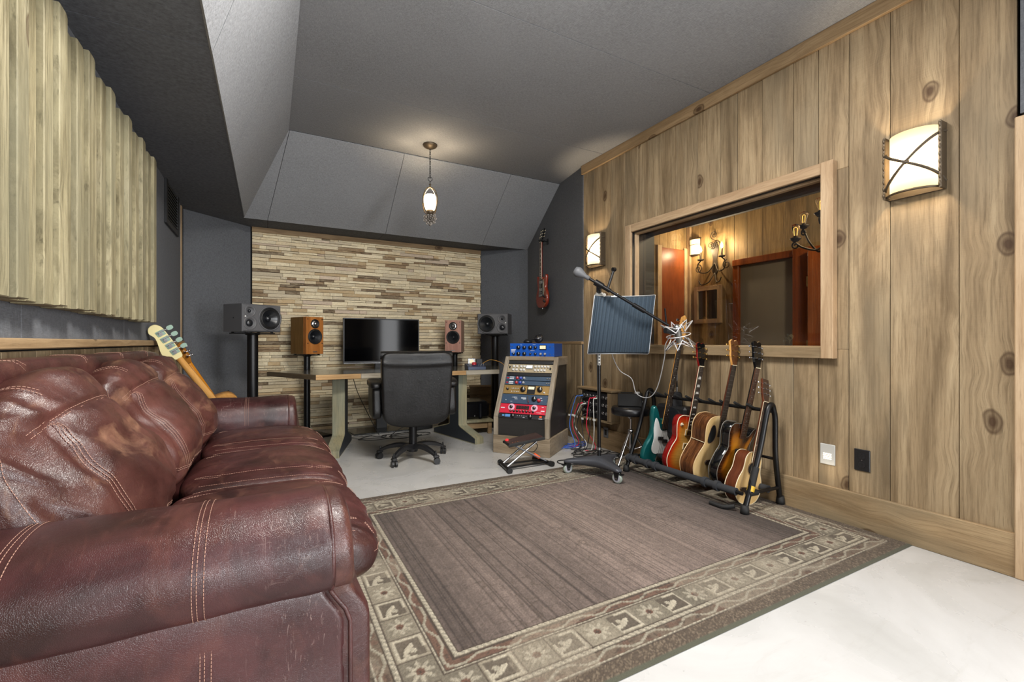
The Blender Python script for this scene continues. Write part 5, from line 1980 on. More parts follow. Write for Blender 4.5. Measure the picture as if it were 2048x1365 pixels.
def marks(par, items, mat=None):
    for x, z, w, h in items:
        MB().box((x, -0.0031, z), (w, 0.0008, h)).build('print', mat or M_PRINT, par)


def meter(par, x, z, w, h, face=(236, 226, 190), frame=M_BLACK):
    o = MB().box((x, -0.005, z), (w, 0.008, h), 0.002).build('meter', frame, par)
    MB().box((x, -0.0095, z + h * 0.04), (w * 0.86, 0.001, h * 0.72)).build('dial', glow('meter_dial', face, 0.35, face), o)
    MB().box((x + w * 0.06, -0.0102, z + h * 0.02), (0.0012, 0.0006, h * 0.5), M=None).build('needle', M_BLACK, o)
    return o


# slope layout (s measured from the kink upwards; SL ~ 0.63)
o, h = unit('blank_panel', 'black blank panel at the top of the rack opening', 0.553, 0.590, (38, 38, 40))
o, h = unit('channel_strip', 'champagne rack unit with rows of pale knobs and central oval meter', 0.462, 0.551, (196, 180, 150), 0.5, 0.35)
meter(o, GW * 0.49, h * 0.66, 0.075, h * 0.5, (236, 238, 236), M_STEEL)
for i in range(2):
    for j in range(2):
        knob(o, 0.065 + i * 0.035, h * (0.30 + 0.42 * j), 0.013, M_KWHITE)
        knob(o, 0.145 + i * 0.032, h * (0.30 + 0.42 * j), 0.013, M_KWHITE)
for i in range(5):
    for j in range(2):
        if not (i == 4 and j == 0):
            knob(o, 0.295 + i * 0.032, h * (0.28 + 0.44 * j), 0.0125, M_KWHITE)
MB().box((0.022, -0.005, h * .6), (0.014, 0.008, 0.020), 0.001).build('rocker', M_BLACK, o)
MB().box((GW - 0.022, -0.005, h * .5), (0.016, 0.008, 0.022), 0.001).build('rocker', M_BLACK, o)
o, h = unit('spacer_panel', 'black blank panel between the champagne unit and the blue preamps', 0.425, 0.460, (34, 34, 36))
for n_i, (s0, s1, lb) in enumerate(((0.378, 0.423, 'upper of two slim slate blue preamps with red and blue knobs'), (0.331, 0.376, 'lower of two slim slate blue preamps with red and blue knobs'))):
    o, h = unit('preamp', lb, s0, s1, (58, 76, 96))
    MB().box((0.024, -0.004, h / 2), (0.022, 0.006, 0.012), 0.001).build('button', M_KRED, o)
    for z in (0.3, 0.7):
        MB().box((0.065, -0.004, h * z), (0.046, 0.006, 0.009), 0.001).build('switch_row', M_PRINT, o)
    knob(o, 0.125, h / 2, 0.014, M_KRED)
    knob(o, 0.162, h / 2, 0.014, M_KBLUE)
    knob(o, 0.197, h / 2, 0.012, M_KGREY)
    for x in (GW - 0.035, GW - 0.012):
        MB().bar((x, -0.003, h * 0.5), (x, -0.012, h * 0.5), 0.007, 12).build('toggle', M_STEEL, o)
o, h = unit('gold_compressor', 'gold faced rack compressor with black meter window and two big knobs', 0.238, 0.329, (182, 148, 92), 0.6, 0.35)
knob(o, 0.045, h * 0.52, 0.012, M_KBLK)
for i in range(5):
    for j in range(2):
        MB().bar((0.085 + i * 0.017, -0.003, h * (0.28 + 0.36 * j)), (0.092 + i * 0.017, -0.014, h * (0.22 + 0.36 * j)), 0.0035, 8).build('toggle', M_STEEL, o)
knob(o, 0.205, h * 0.5, 0.026, M_KBLK, 0.02)
MB().box((0.288, -0.0035, h * 0.5), (0.082, 0.004, h * 0.95), 0.001).build('meter_surround', M_BLACK, o)
meter(o, 0.288, h * 0.68, 0.070, h * 0.42)
knob(o, 0.376, h * 0.55, 0.026, M_KBLK, 0.02)
knob(o, 0.425, h * 0.22, 0.008, M_KWHITE)
marks(o, [(0.205, h * 0.9, 0.05, 0.003), (0.376, h * 0.93, 0.05, 0.003)], M_KBLK)
o, h = unit('blue_processor', 'slate blue rack unit with white script and large pointer knob', 0.140, 0.236, (54, 72, 94))
marks(o, [(0.140, h * 0.68, 0.036, 0.006), (0.150, h * 0.50, 0.030, 0.004), (0.225, h * 0.62, 0.050, 0.008), (0.235, h * 0.48, 0.030, 0.004), (0.105, h * .22, .02, .003), (0.40, h * .7, .02, .004), (0.41, h * .45, .015, .004)])
MB().torus((0.118, -0.0032, h * 0.62), 0.014, 0.002, 18, 6, None).build('badge_ring', M_PRINT, o)
MB().bar((0.045, -0.003, h * 0.35), (0.055, -0.02, h * 0.28), 0.004, 8).build('toggle', M_STEEL, o)
knob(o, 0.335, h * 0.55, 0.024, M_KBLK, 0.02)
knob(o, 0.385, h * 0.42, 0.017, M_KRED, 0.024)
MB().bar((0.262, -0.004, h * 0.80), (0.290, -0.03, h * 0.15), 0.005, 8).build('lever', M_CHROME, o)
o, h = unit('red_equalizer', 'bright red rack unit with round pink dials and dark button window', 0.042, 0.138, (196, 34, 58))
for x in (0.118, 0.350):
    d_ = MB().bar((x, -0.003, h * 0.66), (x, -0.005, h * 0.66), 0.033, 24).build('dial_plate', plain('pink_dial', (222, 170, 190), 0.4), o)
    knob(d_, x, h * 0.66, 0.015, M_KBLK, 0.018, True, -0.005)
MB().box((0.232, -0.004, h * 0.66), (0.130, 0.004, 0.036), 0.003).build('button_window', M_BLACK, o)
for i in range(4):
    for j in range(2):
        MB().box((0.190 + i * 0.028, -0.007, h * (0.57 + 0.18 * j)), (0.016, 0.004, 0.009), 0.001).build('button', plain('dark_red_button', (90, 24, 30), 0.4), o)
for i in range(8):
    knob(o, 0.120 + i * 0.032, h * 0.25, 0.0105, M_KBLK if i % 3 else plain('maroon_knob', (110, 24, 40), 0.35), 0.014)
marks(o, [(0.030, h * 0.55, 0.04, 0.008), (0.435, h * 0.40, 0.036, 0.008), (0.43, h * 0.80, 0.02, 0.004), (0.40, h * 0.2, 0.05, 0.003)])
o, h = unit('monitor_controller', 'lowest black rack unit with blue lit window and orange button', -0.004, 0.040, (34, 34, 38))
MB().box((0.095, -0.004, h * 0.55), (0.050, 0.003, 0.024)).build('display', glow('blue_display', (90, 150, 210), 0.6, (60, 90, 130)), o)
MB().box((0.050, -0.004, h * 0.55), (0.022, 0.003, 0.012)).build('display', glow('cyan_display', (110, 180, 230), 0.6, (60, 90, 130)), o)
knob(o, 0.150, h * 0.5, 0.017, M_KBLK)
knob(o, 0.325, h * 0.5, 0.019, M_KBLK, 0.02)
for i in range(5):
    MB().bar((0.195 + i * 0.022, -0.003, h * 0.62), (0.195 + i * 0.022, -0.007, h * 0.62), 0.004, 8).build('button', M_KGREY, o)
MB().box((0.425, -0.006, h * 0.62), (0.022, 0.008, 0.015), 0.002).build('button', glow('orange_button', (235, 90, 40), 0.5, (220, 70, 30)), o)
marks(o, [(0.26, h * 0.30, 0.02, 0.003), (0.425, h * 0.2, 0.035, 0.004)])

# blue box standing on the rack, headphones on it
bm = RMX @ Matrix.Translation((0.040, SET + 0.012, TZ + 0.001))
o, h = unit('blue_compressor', 'bright blue rack unit with black knobs and cream meter lying on the rack cabinet', 0, 0.135, (24, 84, 176), 0.0, 0.35, M=bm)
del o['group']
for ch in list(o.children):
    if ch.name.startswith('chassis'):
        bpy.data.objects.remove(ch)
MB().box((GW / 2, 0.135, h / 2), (GW - 0.005, 0.26, h - 0.004), 0.002).build('chassis', plain('blue_case', (24, 76, 160), 0.4), o)
for i, (x, r) in enumerate(((0.095, 0.019), (0.158, 0.017), (0.222, 0.019), (0.275, 0.014))):
    knob(o, x, h * 0.70, r, M_KBLK, 0.02)
for i, (x, r) in enumerate(((0.045, 0.012), (0.095, 0.019), (0.158, 0.019), (0.222, 0.010), (0.275, 0.012), (0.33, 0.012), (0.375, 0.012))):
    knob(o, x, h * 0.22, r, M_KBLK if i < 5 else M_KGREY, 0.018)
meter(o, 0.352, h * 0.70, 0.070, h * 0.34)
marks(o, [(0.038, h * 0.52, 0.050, 0.008), (0.034, h * 0.43, 0.042, 0.006), (0.034, h * 0.35, 0.042, 0.006), (0.12, h * 0.88, 0.02, 0.003), (0.26, h * 0.90, 0.03, 0.003), (0.24, h * 0.46, 0.05, 0.003)])
for x, z in ((0.025, 0.75), (0.425, 0.75), (0.425, 0.2)):
    MB().bar((x, -0.002, h * z), (x, -0.006, h * z), 0.005, 8).build('toggle', M_STEEL, o)

hp = bm @ Matrix.Translation((0.225, 0.055, 0.135))
HPN = thing('headphones', 'black headphones lying on the bright blue rack unit', 'headphones', hp)
MB().lathe([(0.0, 0), (0.044, 0.002), (0.046, 0.016), (0.038, 0.030), (0.0, 0.032)], 24, Matrix.Translation((-0.055, 0.0, 0))).build('ear_cup', M_PLASTIC, HPN)
MB().lathe([(0.0, -0.018), (0.040, -0.016), (0.047, 0.0), (0.040, 0.016), (0.0, 0.018)], 24, Matrix.Translation((0.062, 0.0, 0.046)) @ Matrix.Rotation(PI / 2 - 0.3, 4, 'X')).build('ear_cup', M_PLASTIC, HPN)
MB().torus((0.062, -0.014, 0.048), 0.030, 0.004, 24, 6, None).build('cup_ring', M_STEEL, HPN).rotation_euler = (0, 0, 0)
MB().box((0.062, -0.021, 0.05), (0.005, 0.003, 0.03), 0.001).build('logo_bar', M_STEEL, HPN)
MB().tube(cr_open([(-0.085, 0.01, 0.028), (-0.07, 0.07, 0.034), (-0.01, 0.105, 0.05), (0.05, 0.075, 0.085), (0.066, 0.02, 0.092)], 8), 0.009, 10).build('headband', M_RUBBER, HPN)

# little compact meter box on the desk's right end
cb = Matrix.Translation((2.03, 4.62, DZ + 0.0015)) @ Matrix.Rotation(-0.18, 4, 'Z')
o = thing('summing_box', 'small dark blue desktop console with tilted meter and red knob on the desk end', 'audio gear', cb)
MB().prism([(-0.09, 0), (0.10, 0), (0.10, 0.055), (0.02, 0.055), (-0.09, 0.028)], -0.10, 0.10, Matrix(((0, 0, 1, 0), (1, 0, 0, 0), (0, 1, 0, 0), (0, 0, 0, 1))), b=0.003).build('case', plain('console_blue', (44, 58, 84), 0.4), o)
MB().box((-0.03, 0.055, 0.085), (0.085, 0.012, 0.062), 0.003).build('meter_housing', M_STEEL, o)
MB().bar((-0.03, 0.0485, 0.082), (-0.03, 0.0465, 0.082), 0.024, 24).build('dial', glow('cream_dial', (240, 228, 190), 0.3, (236, 226, 190)), o)
MB().box((0.055, 0.05, 0.082), (0.07, 0.03, 0.055), 0.003).build('module', M_BLACK, o)
MB().lathe([(0.026, 0), (0.024, 0.026), (0, 0.028)], 20, Matrix.Translation((-0.015, -0.010, 0.047))).build('knob', M_KRED, o)
for i, (x, y) in enumerate(((-0.075, -0.02), (-0.055, -0.05), (0.03, -0.04), (0.06, -0.03), (0.075, -0.06), (0.045, -0.065))):
    MB().bar((x, y, 0.035), (x + 0.004, y - 0.003, 0.062), 0.004, 8).build('toggle', M_STEEL, o)
T_ = thing('thin_cable', 'thin yellow lead curling from the small console to the rack', 'cable', (0, 0, 0))
MB().tube(cr_open([(2.12, 4.66, DZ + 0.05), (2.20, 4.58, DZ + 0.10), (2.30, 4.48, DZ + 0.06), (2.33, 4.40, DZ - 0.05)], 8), 0.003, 6).build('lead', plain('yellow_lead', (190, 140, 60), 0.5), T_)

# things under the desk's right wing: subwoofer-like black box, wooden crates
p = onZ(955, 868, 0.02)
o = thing('black_equipment_case', 'glossy black box with rounded corner on low wood under the desk right end', 'equipment box', TR((2.11, 4.98, 0.165), -0.15))
MB().box((0, 0, 0.10), (0.38, 0.42, 0.20), 0.03).build('shell', plain('gloss_black_box', (14, 14, 16), 0.2), o)
MB().bar((0.08, -0.205, 0.02), (0.08, -0.205, 0.18), 0.022, 16).build('corner_trim', plain('gloss_black_trim', (20, 22, 28), 0.12), o)
MB().box((0.01, -0.212, 0.04), (0.012, 0.004, 0.018)).build('badge', M_STEEL, o)
o = thing('wood_plinth', 'low pale wooden platform under the black box beneath the desk', 'platform', TR((2.11, 4.97, 0.0), -0.15))
MB().box((0, 0, 0.1505), (0.43, 0.52, 0.028), 0.003).build('top', M_DLEG, o)
for x in (-0.18, 0.18):
    for y in (-0.22, 0.22):
        MB().box((x, y, 0.068), (0.045, 0.045, 0.136), 0.003).build('leg', M_TRIM_X, o)
MB().box((0, -0.225, 0.10), (0.31, 0.02, 0.07), 0.003).build('apron', M_TRIM_X, o)
o = thing('wooden_crate', 'honey brown wooden crate against the wall behind the desk right end', 'crate', TR((2.57, 5.58, 0.0), -0.4))
for k in range(4):
    MB().box((0, -0.10, 0.056 + 0.112 * k), (0.36, 0.02, 0.108), 0.003).build('board', M_TRIM_X, o)
    MB().box((-0.17, 0, 0.056 + 0.112 * k), (0.02, 0.18, 0.108), 0.003).build('board', M_TRIM_X, o)
    MB().box((0.17, 0, 0.056 + 0.112 * k), (0.02, 0.18, 0.108), 0.003).build('board', M_TRIM_X, o)
MB().box((0, 0, 0.4545), (0.38, 0.23, 0.012), 0.002).build('lid', M_TRIM_X, o)

# ================================================================== SMALL PEDAL STAND before the rack
o = thing('pedal_stand', 'little folding x frame stand with tilted dark wood grain pad by the rack', 'stand', (0, 0, 0))
fA = [(1.755, 3.46), (1.705, 3.20)]
fB = [(2.085, 3.43), (2.115, 3.215)]
for f in (fA, fB):
    a, b = Vector((*f[0], 0.022)), Vector((*f[1], 0.022))
    q = MB().bar(a, b, 0.017, 16).build('foot_bar', M_BLACKMET, o)
    for e in (a, b):
        d = (b - a).normalized() * 0.018
        MB().bar(e - d, e + d, 0.022, 14).build('end_cap', M_RUBBER, q)
for s in (0.28, 0.72):
    a = Vector((*fA[0], 0.024)).lerp(Vector((*fA[1], 0.024)), s)
    b = Vector((*fB[0], 0.024)).lerp(Vector((*fB[1], 0.024)), s)
    MB().box((0, 0, 0), ((b - a).length, 0.022, 0.012), 0.002, Matrix.Translation((a + b) / 2) @ Matrix.Rotation(math.atan2((b - a).y, (b - a).x), 4, 'Z')).build('floor_rail', M_BLACKMET, o)
padc = Vector((1.905, 3.33, 0.222))
PT = Matrix.Translation(padc) @ Matrix.Rotation(-0.12, 4, 'Z') @ Matrix.Rotation(-0.14, 4, 'Y')
for z0 in (0.28, 0.72):
    a = Vector((*fA[0], 0.03)).lerp(Vector((*fA[1], 0.03)), z0)
    b = Vector((*fB[0], 0.03)).lerp(Vector((*fB[1], 0.03)), z0)
    y_ = (a.y + b.y) / 2
    MB().bar(a, (padc.x + 0.10, y_, padc.z - 0.012), 0.009, 12).build('strut', M_STEEL, o)
    MB().box((0, 0, 0), (0.022, 0.008, 0.40), 0.002, Matrix.Translation((Vector((padc.x - 0.10, y_, padc.z - 0.03)) + b) / 2) @ frame_z(b - Vector((padc.x - 0.10, y_, padc.z - 0.03))) @ Matrix.Diagonal((1, 1, (b - Vector((padc.x - 0.10, y_, padc.z - 0.03))).length / 0.40, 1))).build('strut', plain('grey_strut', (120, 122, 128), 0.45), o)
padp = cr_closed([(-0.155, -0.06), (-0.14, -0.085), (0.13, -0.10), (0.155, -0.085), (0.165, 0.075), (0.14, 0.10), (-0.13, 0.085), (-0.15, 0.06)], 3)
MB().prism(padp, -0.012, 0.012, PT, b=0.004).build('pad', M_RUBBER, o)
MB().prism(inset(padp, 0.008), 0.0122, 0.0135, PT).build('pad_top', wood('dark_grain_pad', (30, 24, 22), (56, 46, 42), (74, 62, 56), 'X', 'Y', 0.02, 0.0, rough=0.4), o)
MB().sphere((-0.125, 0.055, 0.012), 0.016, 12, 8, M=PT).build('red_lamp', glow('red_lamp', (255, 40, 40), 0.8, (220, 30, 34)), o)
for k in range(3):
    MB().bar((-0.115 + 0.022 * k, -0.045 - 0.002 * k, 0.013), (-0.115 + 0.022 * k, -0.045 - 0.002 * k, 0.0145), 0.006, 10, M=PT).build('contact', M_GOLD, o)
MB().bar((1.99, 3.29, 0.10), (2.04, 3.29, 0.065), 0.013, 12).build('orange_grip', plain('orange_grip', (235, 96, 50), 0.5), o)
MB().tube(cr_open([(2.04, 3.38, 0.19), (2.09, 3.40, 0.14), (2.06, 3.41, 0.09), (1.98, 3.40, 0.10)], 8), 0.0035, 6).build('cord', M_RUBBER, o)

# ================================================================== MICROPHONE STAND with absorber and shock-mounted microphone
MC = Vector((2.293, 2.808, 0.0))
M_BASE = plain('grey_cast_base', (74, 76, 82), 0.4, 0.4)
o = thing('microphone_stand', 'tall black boom microphone stand on a three wheeled grey base', 'microphone stand', (MC.x, MC.y, 0.010))
wheel_dirs = [math.atan2(2.95 - MC.y, 2.10 - MC.x), math.atan2(2.57 - MC.y, 2.266 - MC.x)]
mid_ = (wheel_dirs[0] + (wheel_dirs[1] + 2 * PI if wheel_dirs[1] < wheel_dirs[0] else wheel_dirs[1])) / 2
a0, a1 = wheel_dirs[0], wheel_dirs[1] + (2 * PI if wheel_dirs[1] < wheel_dirs[0] else 0)
angs = [a0, a1, mid_ + PI]
out = []
for i, a in enumerate(angs):
    nx_ = angs[(i + 1) % 3] + (2 * PI if angs[(i + 1) % 3] < a else 0)
    for (r, da) in ((0.262, -0.10), (0.275, 0.0), (0.262, 0.10), (0.165, 0.28)):
        out.append((r * math.cos(a + da), r * math.sin(a + da)))
    mm = (a + nx_) / 2
    out.append((0.098 * math.cos(mm), 0.098 * math.sin(mm)))
    out.append((0.165 * math.cos(nx_ - 0.28), 0.165 * math.sin(nx_ - 0.28)))
sm_ = cr_closed(out, 4)
m = MB()
n = len(sm_)
ringz = []
for (s_, zo, zi) in ((1.0, 0.088, 0.075), (1.0, 0.104, 0.125), (0.93, 0.112, 0.150)):
    ringz.append([(x * s_, y * s_, zo + (zi - zo) * max(0, 1 - math.hypot(x, y) / 0.24)) for x, y in sm_])
V = [p for r in ringz for p in r]
F = [(i * n + k, i * n + (k + 1) % n, (i + 1) * n + (k + 1) % n, (i + 1) * n + k) for i in range(2) for k in range(n)]
V.append((0, 0, 0.152))
F += [(2 * n + k, 2 * n + (k + 1) % n, len(V) - 1) for k in range(n)]
V.append((0, 0, 0.075))
F += [((k + 1) % n, k, len(V) - 1) for k in range(n)]
m.add(V, F, 0, True)
m.build('base', M_BASE, o)
M_WHEEL = plain('clear_grey_tread', (140, 150, 140), 0.3)
for a in angs:
    C = Vector((0.245 * math.cos(a), 0.245 * math.sin(a), 0.040))
    T = Matrix.Translation(C) @ Matrix.Rotation(a + 0.5, 4, 'Z')
    w = MB().lathe([(0.028, -0.014), (0.037, -0.012), (0.040, 0.0), (0.037, 0.012), (0.028, 0.014)], 24, T @ Matrix.Rotation(PI / 2, 4, 'X')).build('wheel', M_WHEEL, o)
    MB().bar((0, -0.016, 0), (0, 0.016, 0), 0.028, 20, M=T).build('hub', M_KGREY, w)
    MB().bar((0, -0.021, 0), (0, 0.021, 0), 0.008, 10, M=T).build('axle', M_STEEL, w)
    for s in (-1, 1):
        MB().prism([(-0.010, -0.012), (0.010, -0.012), (0.024, 0.05), (-0.024, 0.05)], s * 0.019 - 0.002, s * 0.019 + 0.002, T @ Matrix.Rotation(PI / 2, 4, 'X')).build('fork', M_BLACKMET, w)
    MB().box((0, 0, 0.048), (0.05, 0.044, 0.008), 0.002, T).box((0.034, 0, 0.03), (0.03, 0.03, 0.008), 0.002, T).build('caster_plate', M_BLACKMET, w)
JZ = 1.462
MB().bar((0, 0, 0.145), (0, 0, 0.86), 0.0145, 18).build('pole', M_BLACKMET, o)
MB().bar((0, 0, 0.84), (0, 0, JZ), 0.0115, 18).build('inner_pole', M_CHROME, o)
MB().bar((0, 0, 0.86), (0, 0, 1.13), 0.0125, 18).build('white_sleeve', plain('pale_sleeve', (206, 206, 202), 0.5), o)
for k in range(10):
    MB().box((0, -0.0125, 0.87 + k * 0.024), (0.012, 0.003, 0.012), M=Matrix.Rotation(YAW * -1, 4, 'Z')).build('tape_mark', M_BLACK, o)
MB().bar((0, 0, 0.195), (0, 0, 0.215), 0.018, 16).build('collar', M_STEEL, o)
MB().bar((0, 0, JZ - 0.10), (0, 0, JZ - 0.02), 0.017, 16).build('top_collar', M_BLACKMET, o)
ca = onD(1152, 542, 3.47) - MC - Vector((0, 0, 0.01))
cbv = onD(1338, 652, 3.29) - MC - Vector((0, 0, 0.01))
bd = (cbv - ca).normalized()
MB().bar(ca + bd * 0.09, cbv, 0.0105, 16).build('boom', M_BLACKMET, o)
jn = ca + bd * ((Vector((0, 0, JZ)) - ca).dot(bd))
MB().bar(jn - bd * 0.035, jn + bd * 0.035, 0.024, 16).build('clutch', M_BLACKMET, o)
MB().bar(Vector((0, 0, JZ - 0.03)), jn, 0.020, 14).build('swivel', M_BLACKMET, o)
MB().bar(jn + bd * 0.03, jn + bd * 0.10, 0.0165, 14).build('clutch_sleeve', M_BLACKMET, o)
MB().bar(ca + bd * 0.50, ca + bd * 0.60, 0.0165, 14).build('clutch_sleeve', M_BLACKMET, o)
fz = frame_z(bd)
MB().lathe([(0.0, -0.015), (0.030, -0.010), (0.040, 0.015), (0.038, 0.03), (0.022, 0.075), (0.017, 0.082), (0.017, 0.12), (0.0, 0.12)], 24, Matrix.Translation(ca) @ fz).build('counterweight', plain('rubber_weight', (92, 94, 98), 0.55), o)
h0 = jn + bd * 0.075
h1 = h0 + (onD(1230, 543, 3.5) - onD(1222, 580, 3.5)).normalized() * 0.155 + Vector((0.02, 0, 0.0))
MB().bar(h0, h1, 0.010, 12).bar(h1 - Vector((0.012, 0, 0)), h1 + Vector((0.012, 0, 0)), 0.016, 12).bar(h0 - Vector((0, 0, .01)), h0 + Vector((0, 0, 0.012)), 0.014, 12).build('clutch_handle', M_BLACKMET, o)
tc = cbv - bd * 0.02
MB().bar(tc, tc + Vector((-0.028, -0.01, 0.115)), 0.006, 10).build('mount_handle', M_BLACKMET, o)

# curved ridged absorber hung on the stand, concave towards the camera
AB = thing('absorber_screen', 'blue grey curved foam absorber screen with vertical ridges on the microphone stand', 'absorber', (0, 0, 0))
NRM = Vector((SY, CY, 0))           # depth axis of the view at build time: just a level direction in the room
ACROSS = Vector((CY, -SY, 0))
acz = 1.05 + (685 - 650) / F_PX * 3.42
ac0 = onD(1240, 650, 3.50)
nc = 16
V, F = [], []
wid, hgt_s = 0.455, 0.435
cols_ = nc * 6
tilt = 0.10


def absorb(uu, vv, dep):
    """uu -1..1 across, vv 0..1 up, dep forward offset"""
    th_ = uu * 1.25
    R_ = wid / 2 / math.sin(1.25)
    X_ = R_ * math.sin(th_)
    Y_ = (math.cos(th_) - math.cos(0.55)) * R_ * 0.62
    shear = (vv - 0.5) * 0.055
    p_ = ac0 + ACROSS * (X_ + shear - 0.006) + NRM * (Y_ - dep + 0.02 * (vv - 0.5)) + Vector((0, 0, (vv - 0.5) * hgt_s))
    return p_


for i in range(cols_ + 1):
    uu = -1 + 2 * i / cols_
    rid = 0.020 * abs(math.sin(PI * i / 6)) ** 0.8
    for vv in (0, 0.02, 0.98, 1):
        V.append(absorb(uu, vv, rid if 0 < vv < 1 else rid * 0.3))
for i in range(cols_):
    for j in range(3):
        F.append((i * 4 + j, (i + 1) * 4 + j, (i + 1) * 4 + j + 1, i * 4 + j + 1))
t = NT('foam_blue_grey')
nf = t.noise(t.coords('Object'), 180, 3, 0.7)
t.bsdf(t.mix(nf, lin((44, 54, 64)), lin((66, 79, 91))), 0.9, 0, 0.2)
t.bump(nf, 0.5, 0.003)
b0 = len(V)
for i in range(cols_ + 1):
    uu = -1 + 2 * i / cols_
    for vv in (0, 1):
        V.append(absorb(uu, vv, -0.016))
for i in range(cols_):
    F.append((b0 + i * 2, b0 + i * 2 + 1, b0 + (i + 1) * 2 + 1, b0 + (i + 1) * 2))
    F.append((i * 4, b0 + i * 2, b0 + (i + 1) * 2, (i + 1) * 4))
    F.append((i * 4 + 3, (i + 1) * 4 + 3, b0 + (i + 1) * 2 + 1, b0 + i * 2 + 1))
MB().add(V, F, 0, True).build('foam', t.m, AB)
# pale rigid shell behind, with rim
V, F = [], []
for i in range(41):
    uu = -1.03 + 2.06 * i / 40
    for vv in (-0.012, 1.012):
        for dp in (-0.017, -0.022):
            V.append(absorb(uu, vv, dp))
for i in range(40):
    a = i * 4
    b = a + 4
    F += [(a, b, b + 2, a + 2), (a + 1, a + 3, b + 3, b + 1), (a, a + 1, b + 1, b), (a + 2, b + 2, b + 3, a + 3)]
F += [(0, 2, 3, 1), (160, 161, 163, 162)]
MB().add(V, F, 0, True).build('shell', plain('pale_shell', (176, 178, 180), 0.35, 0.4), AB)
rim = [absorb(-1.03, v_, -0.012) for v_ in [k / 10 for k in range(11)]] + [absorb(-1.03 + 2.06 * k / 40, 1.015, -0.012) for k in range(1, 41)] + [absorb(1.03, 1 - k / 10, -0.012) for k in range(1, 11)] + [absorb(1.03 - 2.06 * k / 40, -0.015, -0.012) for k in range(1, 40)]
MB().tube(rim, 0.004, 6, closed=True).build('rim', plain('pale_rim', (190, 192, 194), 0.35, 0.5), AB)
q = absorb(-0.16, 1.0, 0.0)
MB().box(q + Vector((0, 0, 0.004)), (0.08, 0.02, 0.012), 0.002, rz=-YAW).box(q + Vector((0, 0, 0.018)), (0.036, 0.016, 0.022), 0.002, rz=-YAW).build('top_clip', M_STEEL, AB)
q = Vector((MC.x, MC.y, acz + 0.235))
MB().box(q, (0.055, 0.05, 0.045), 0.004, rz=-YAW).bar(q + ACROSS * 0.03 - NRM * 0.02, q + ACROSS * 0.03 - NRM * 0.05, 0.014, 16).build('clamp', plain('pale_clamp', (206, 204, 196), 0.4), AB)
MB().bar(Vector((MC.x, MC.y, acz + 0.215)), absorb(-0.45, 0.92, -0.02), 0.010, 10).build('bracket', M_STEEL, AB)

# the microphone in its spider mount
MP = cbv + MC + Vector((0, 0, 0.01)) + Vector((0.075, -0.02, -0.07))
MIC = thing('studio_microphone', 'large silver studio microphone in a wire spider shock mount on the boom end', 'microphone', Matrix.Translation(MP) @ Matrix.Rotation(-0.25, 4, 'Y') @ Matrix.Scale(1.28, 4))
MB().bar((0, 0, -0.040), (0, 0, 0.030), 0.019, 24).build('body', plain('satin_nickel', (120, 118, 114), 0.5, 0.7), MIC)
MB().lathe([(0.019, 0.0), (0.021, 0.01), (0.018, 0.030), (0.0, 0.034)], 24, Matrix.Translation((0, 0, 0.030))).build('grille', plain('mesh_grille', (150, 150, 150), 0.3, 0.9), MIC)
M_WIRE = plain('bright_wire', (226, 226, 228), 0.35, 0.6)
for zz, rr in ((0.045, 0.050), (-0.045, 0.050)):
    MB().torus((0, 0, zz), rr * 0.72, 0.0028, 24, 6).build('inner_ring', M_WIRE, MIC)
for zz, rr, ph in ((0.0, 0.086, 0.0), (0.0, 0.086, PI / 6)):
    star = []
    for k in range(12):
        a = 2 * PI * k / 12 + ph
        r = rr if k % 2 == 0 else rr * 0.55
        star.append((r * math.cos(a), r * math.sin(a), (0.072 if ph == 0 else -0.072) * (1 if k % 2 == 0 else 0.30)))
    MB().tube(star, 0.0042, 6, closed=True).build('wire_cage', M_WIRE, MIC)
MB().torus((0, 0, 0), 0.066, 0.003, 24, 6).build('wire_ring', M_WIRE, MIC)
for k in range(6):
    a = 2 * PI * k / 6
    MB().tube([(0.078 * math.cos(a), 0.078 * math.sin(a), 0.07), (0.036 * math.cos(a + .5), 0.036 * math.sin(a + .5), 0.045)], 0.0018, 5).build('elastic', M_WIRE, MIC)
    MB().tube([(0.078 * math.cos(a + PI / 6), 0.078 * math.sin(a + PI / 6), -0.07), (0.036 * math.cos(a), 0.036 * math.sin(a), -0.045)], 0.0018, 5).build('elastic', M_WIRE, MIC)
MB().bar((-0.085, 0.01, 0.05), (-0.03, 0.0, 0.03), 0.016, 14).build('swivel', M_PLASTIC, MIC)

# cable from the microphone down to the power supply box, and back towards the jack box
M_GREYC = plain('grey_cable', (150, 150, 150), 0.5)
o = thing('microphone_cable', 'grey cable looping from the microphone to the black box on the stool', 'cable', (0, 0, 0))
c0 = MP + Vector((-0.05, 0, -0.02))
pts = [onD(1346, 664, 3.36), onD(1331, 690, 3.38), onD(1329, 715, 3.42), onD(1318, 765, 3.5), onD(1306, 790, 3.55), onD(1290, 796, 3.6), onD(1272, 786, 3.62), onD(1263, 758, 3.62), onD(1240, 742, 3.62), onD(1226, 715, 3.6), onD(1222, 692, 3.585)]
MB().tube(cr_open([tuple(p) for p in pts], 8), 0.0036, 8).build('sheath', M_GREYC, o)
o = thing('stand_cable', 'thin black cable hanging straight beside the microphone stand pole', 'cable', (0, 0, 0))
MB().tube(cr_open([(MC.x - 0.035, MC.y - 0.02, 1.40), (MC.x - 0.045, MC.y - 0.03, 1.0), (MC.x - 0.03, MC.y - 0.02, 0.6), (MC.x - 0.02, MC.y - 0.0, 0.45)], 8), 0.0032, 6).build('sheath', M_RUBBER, o)

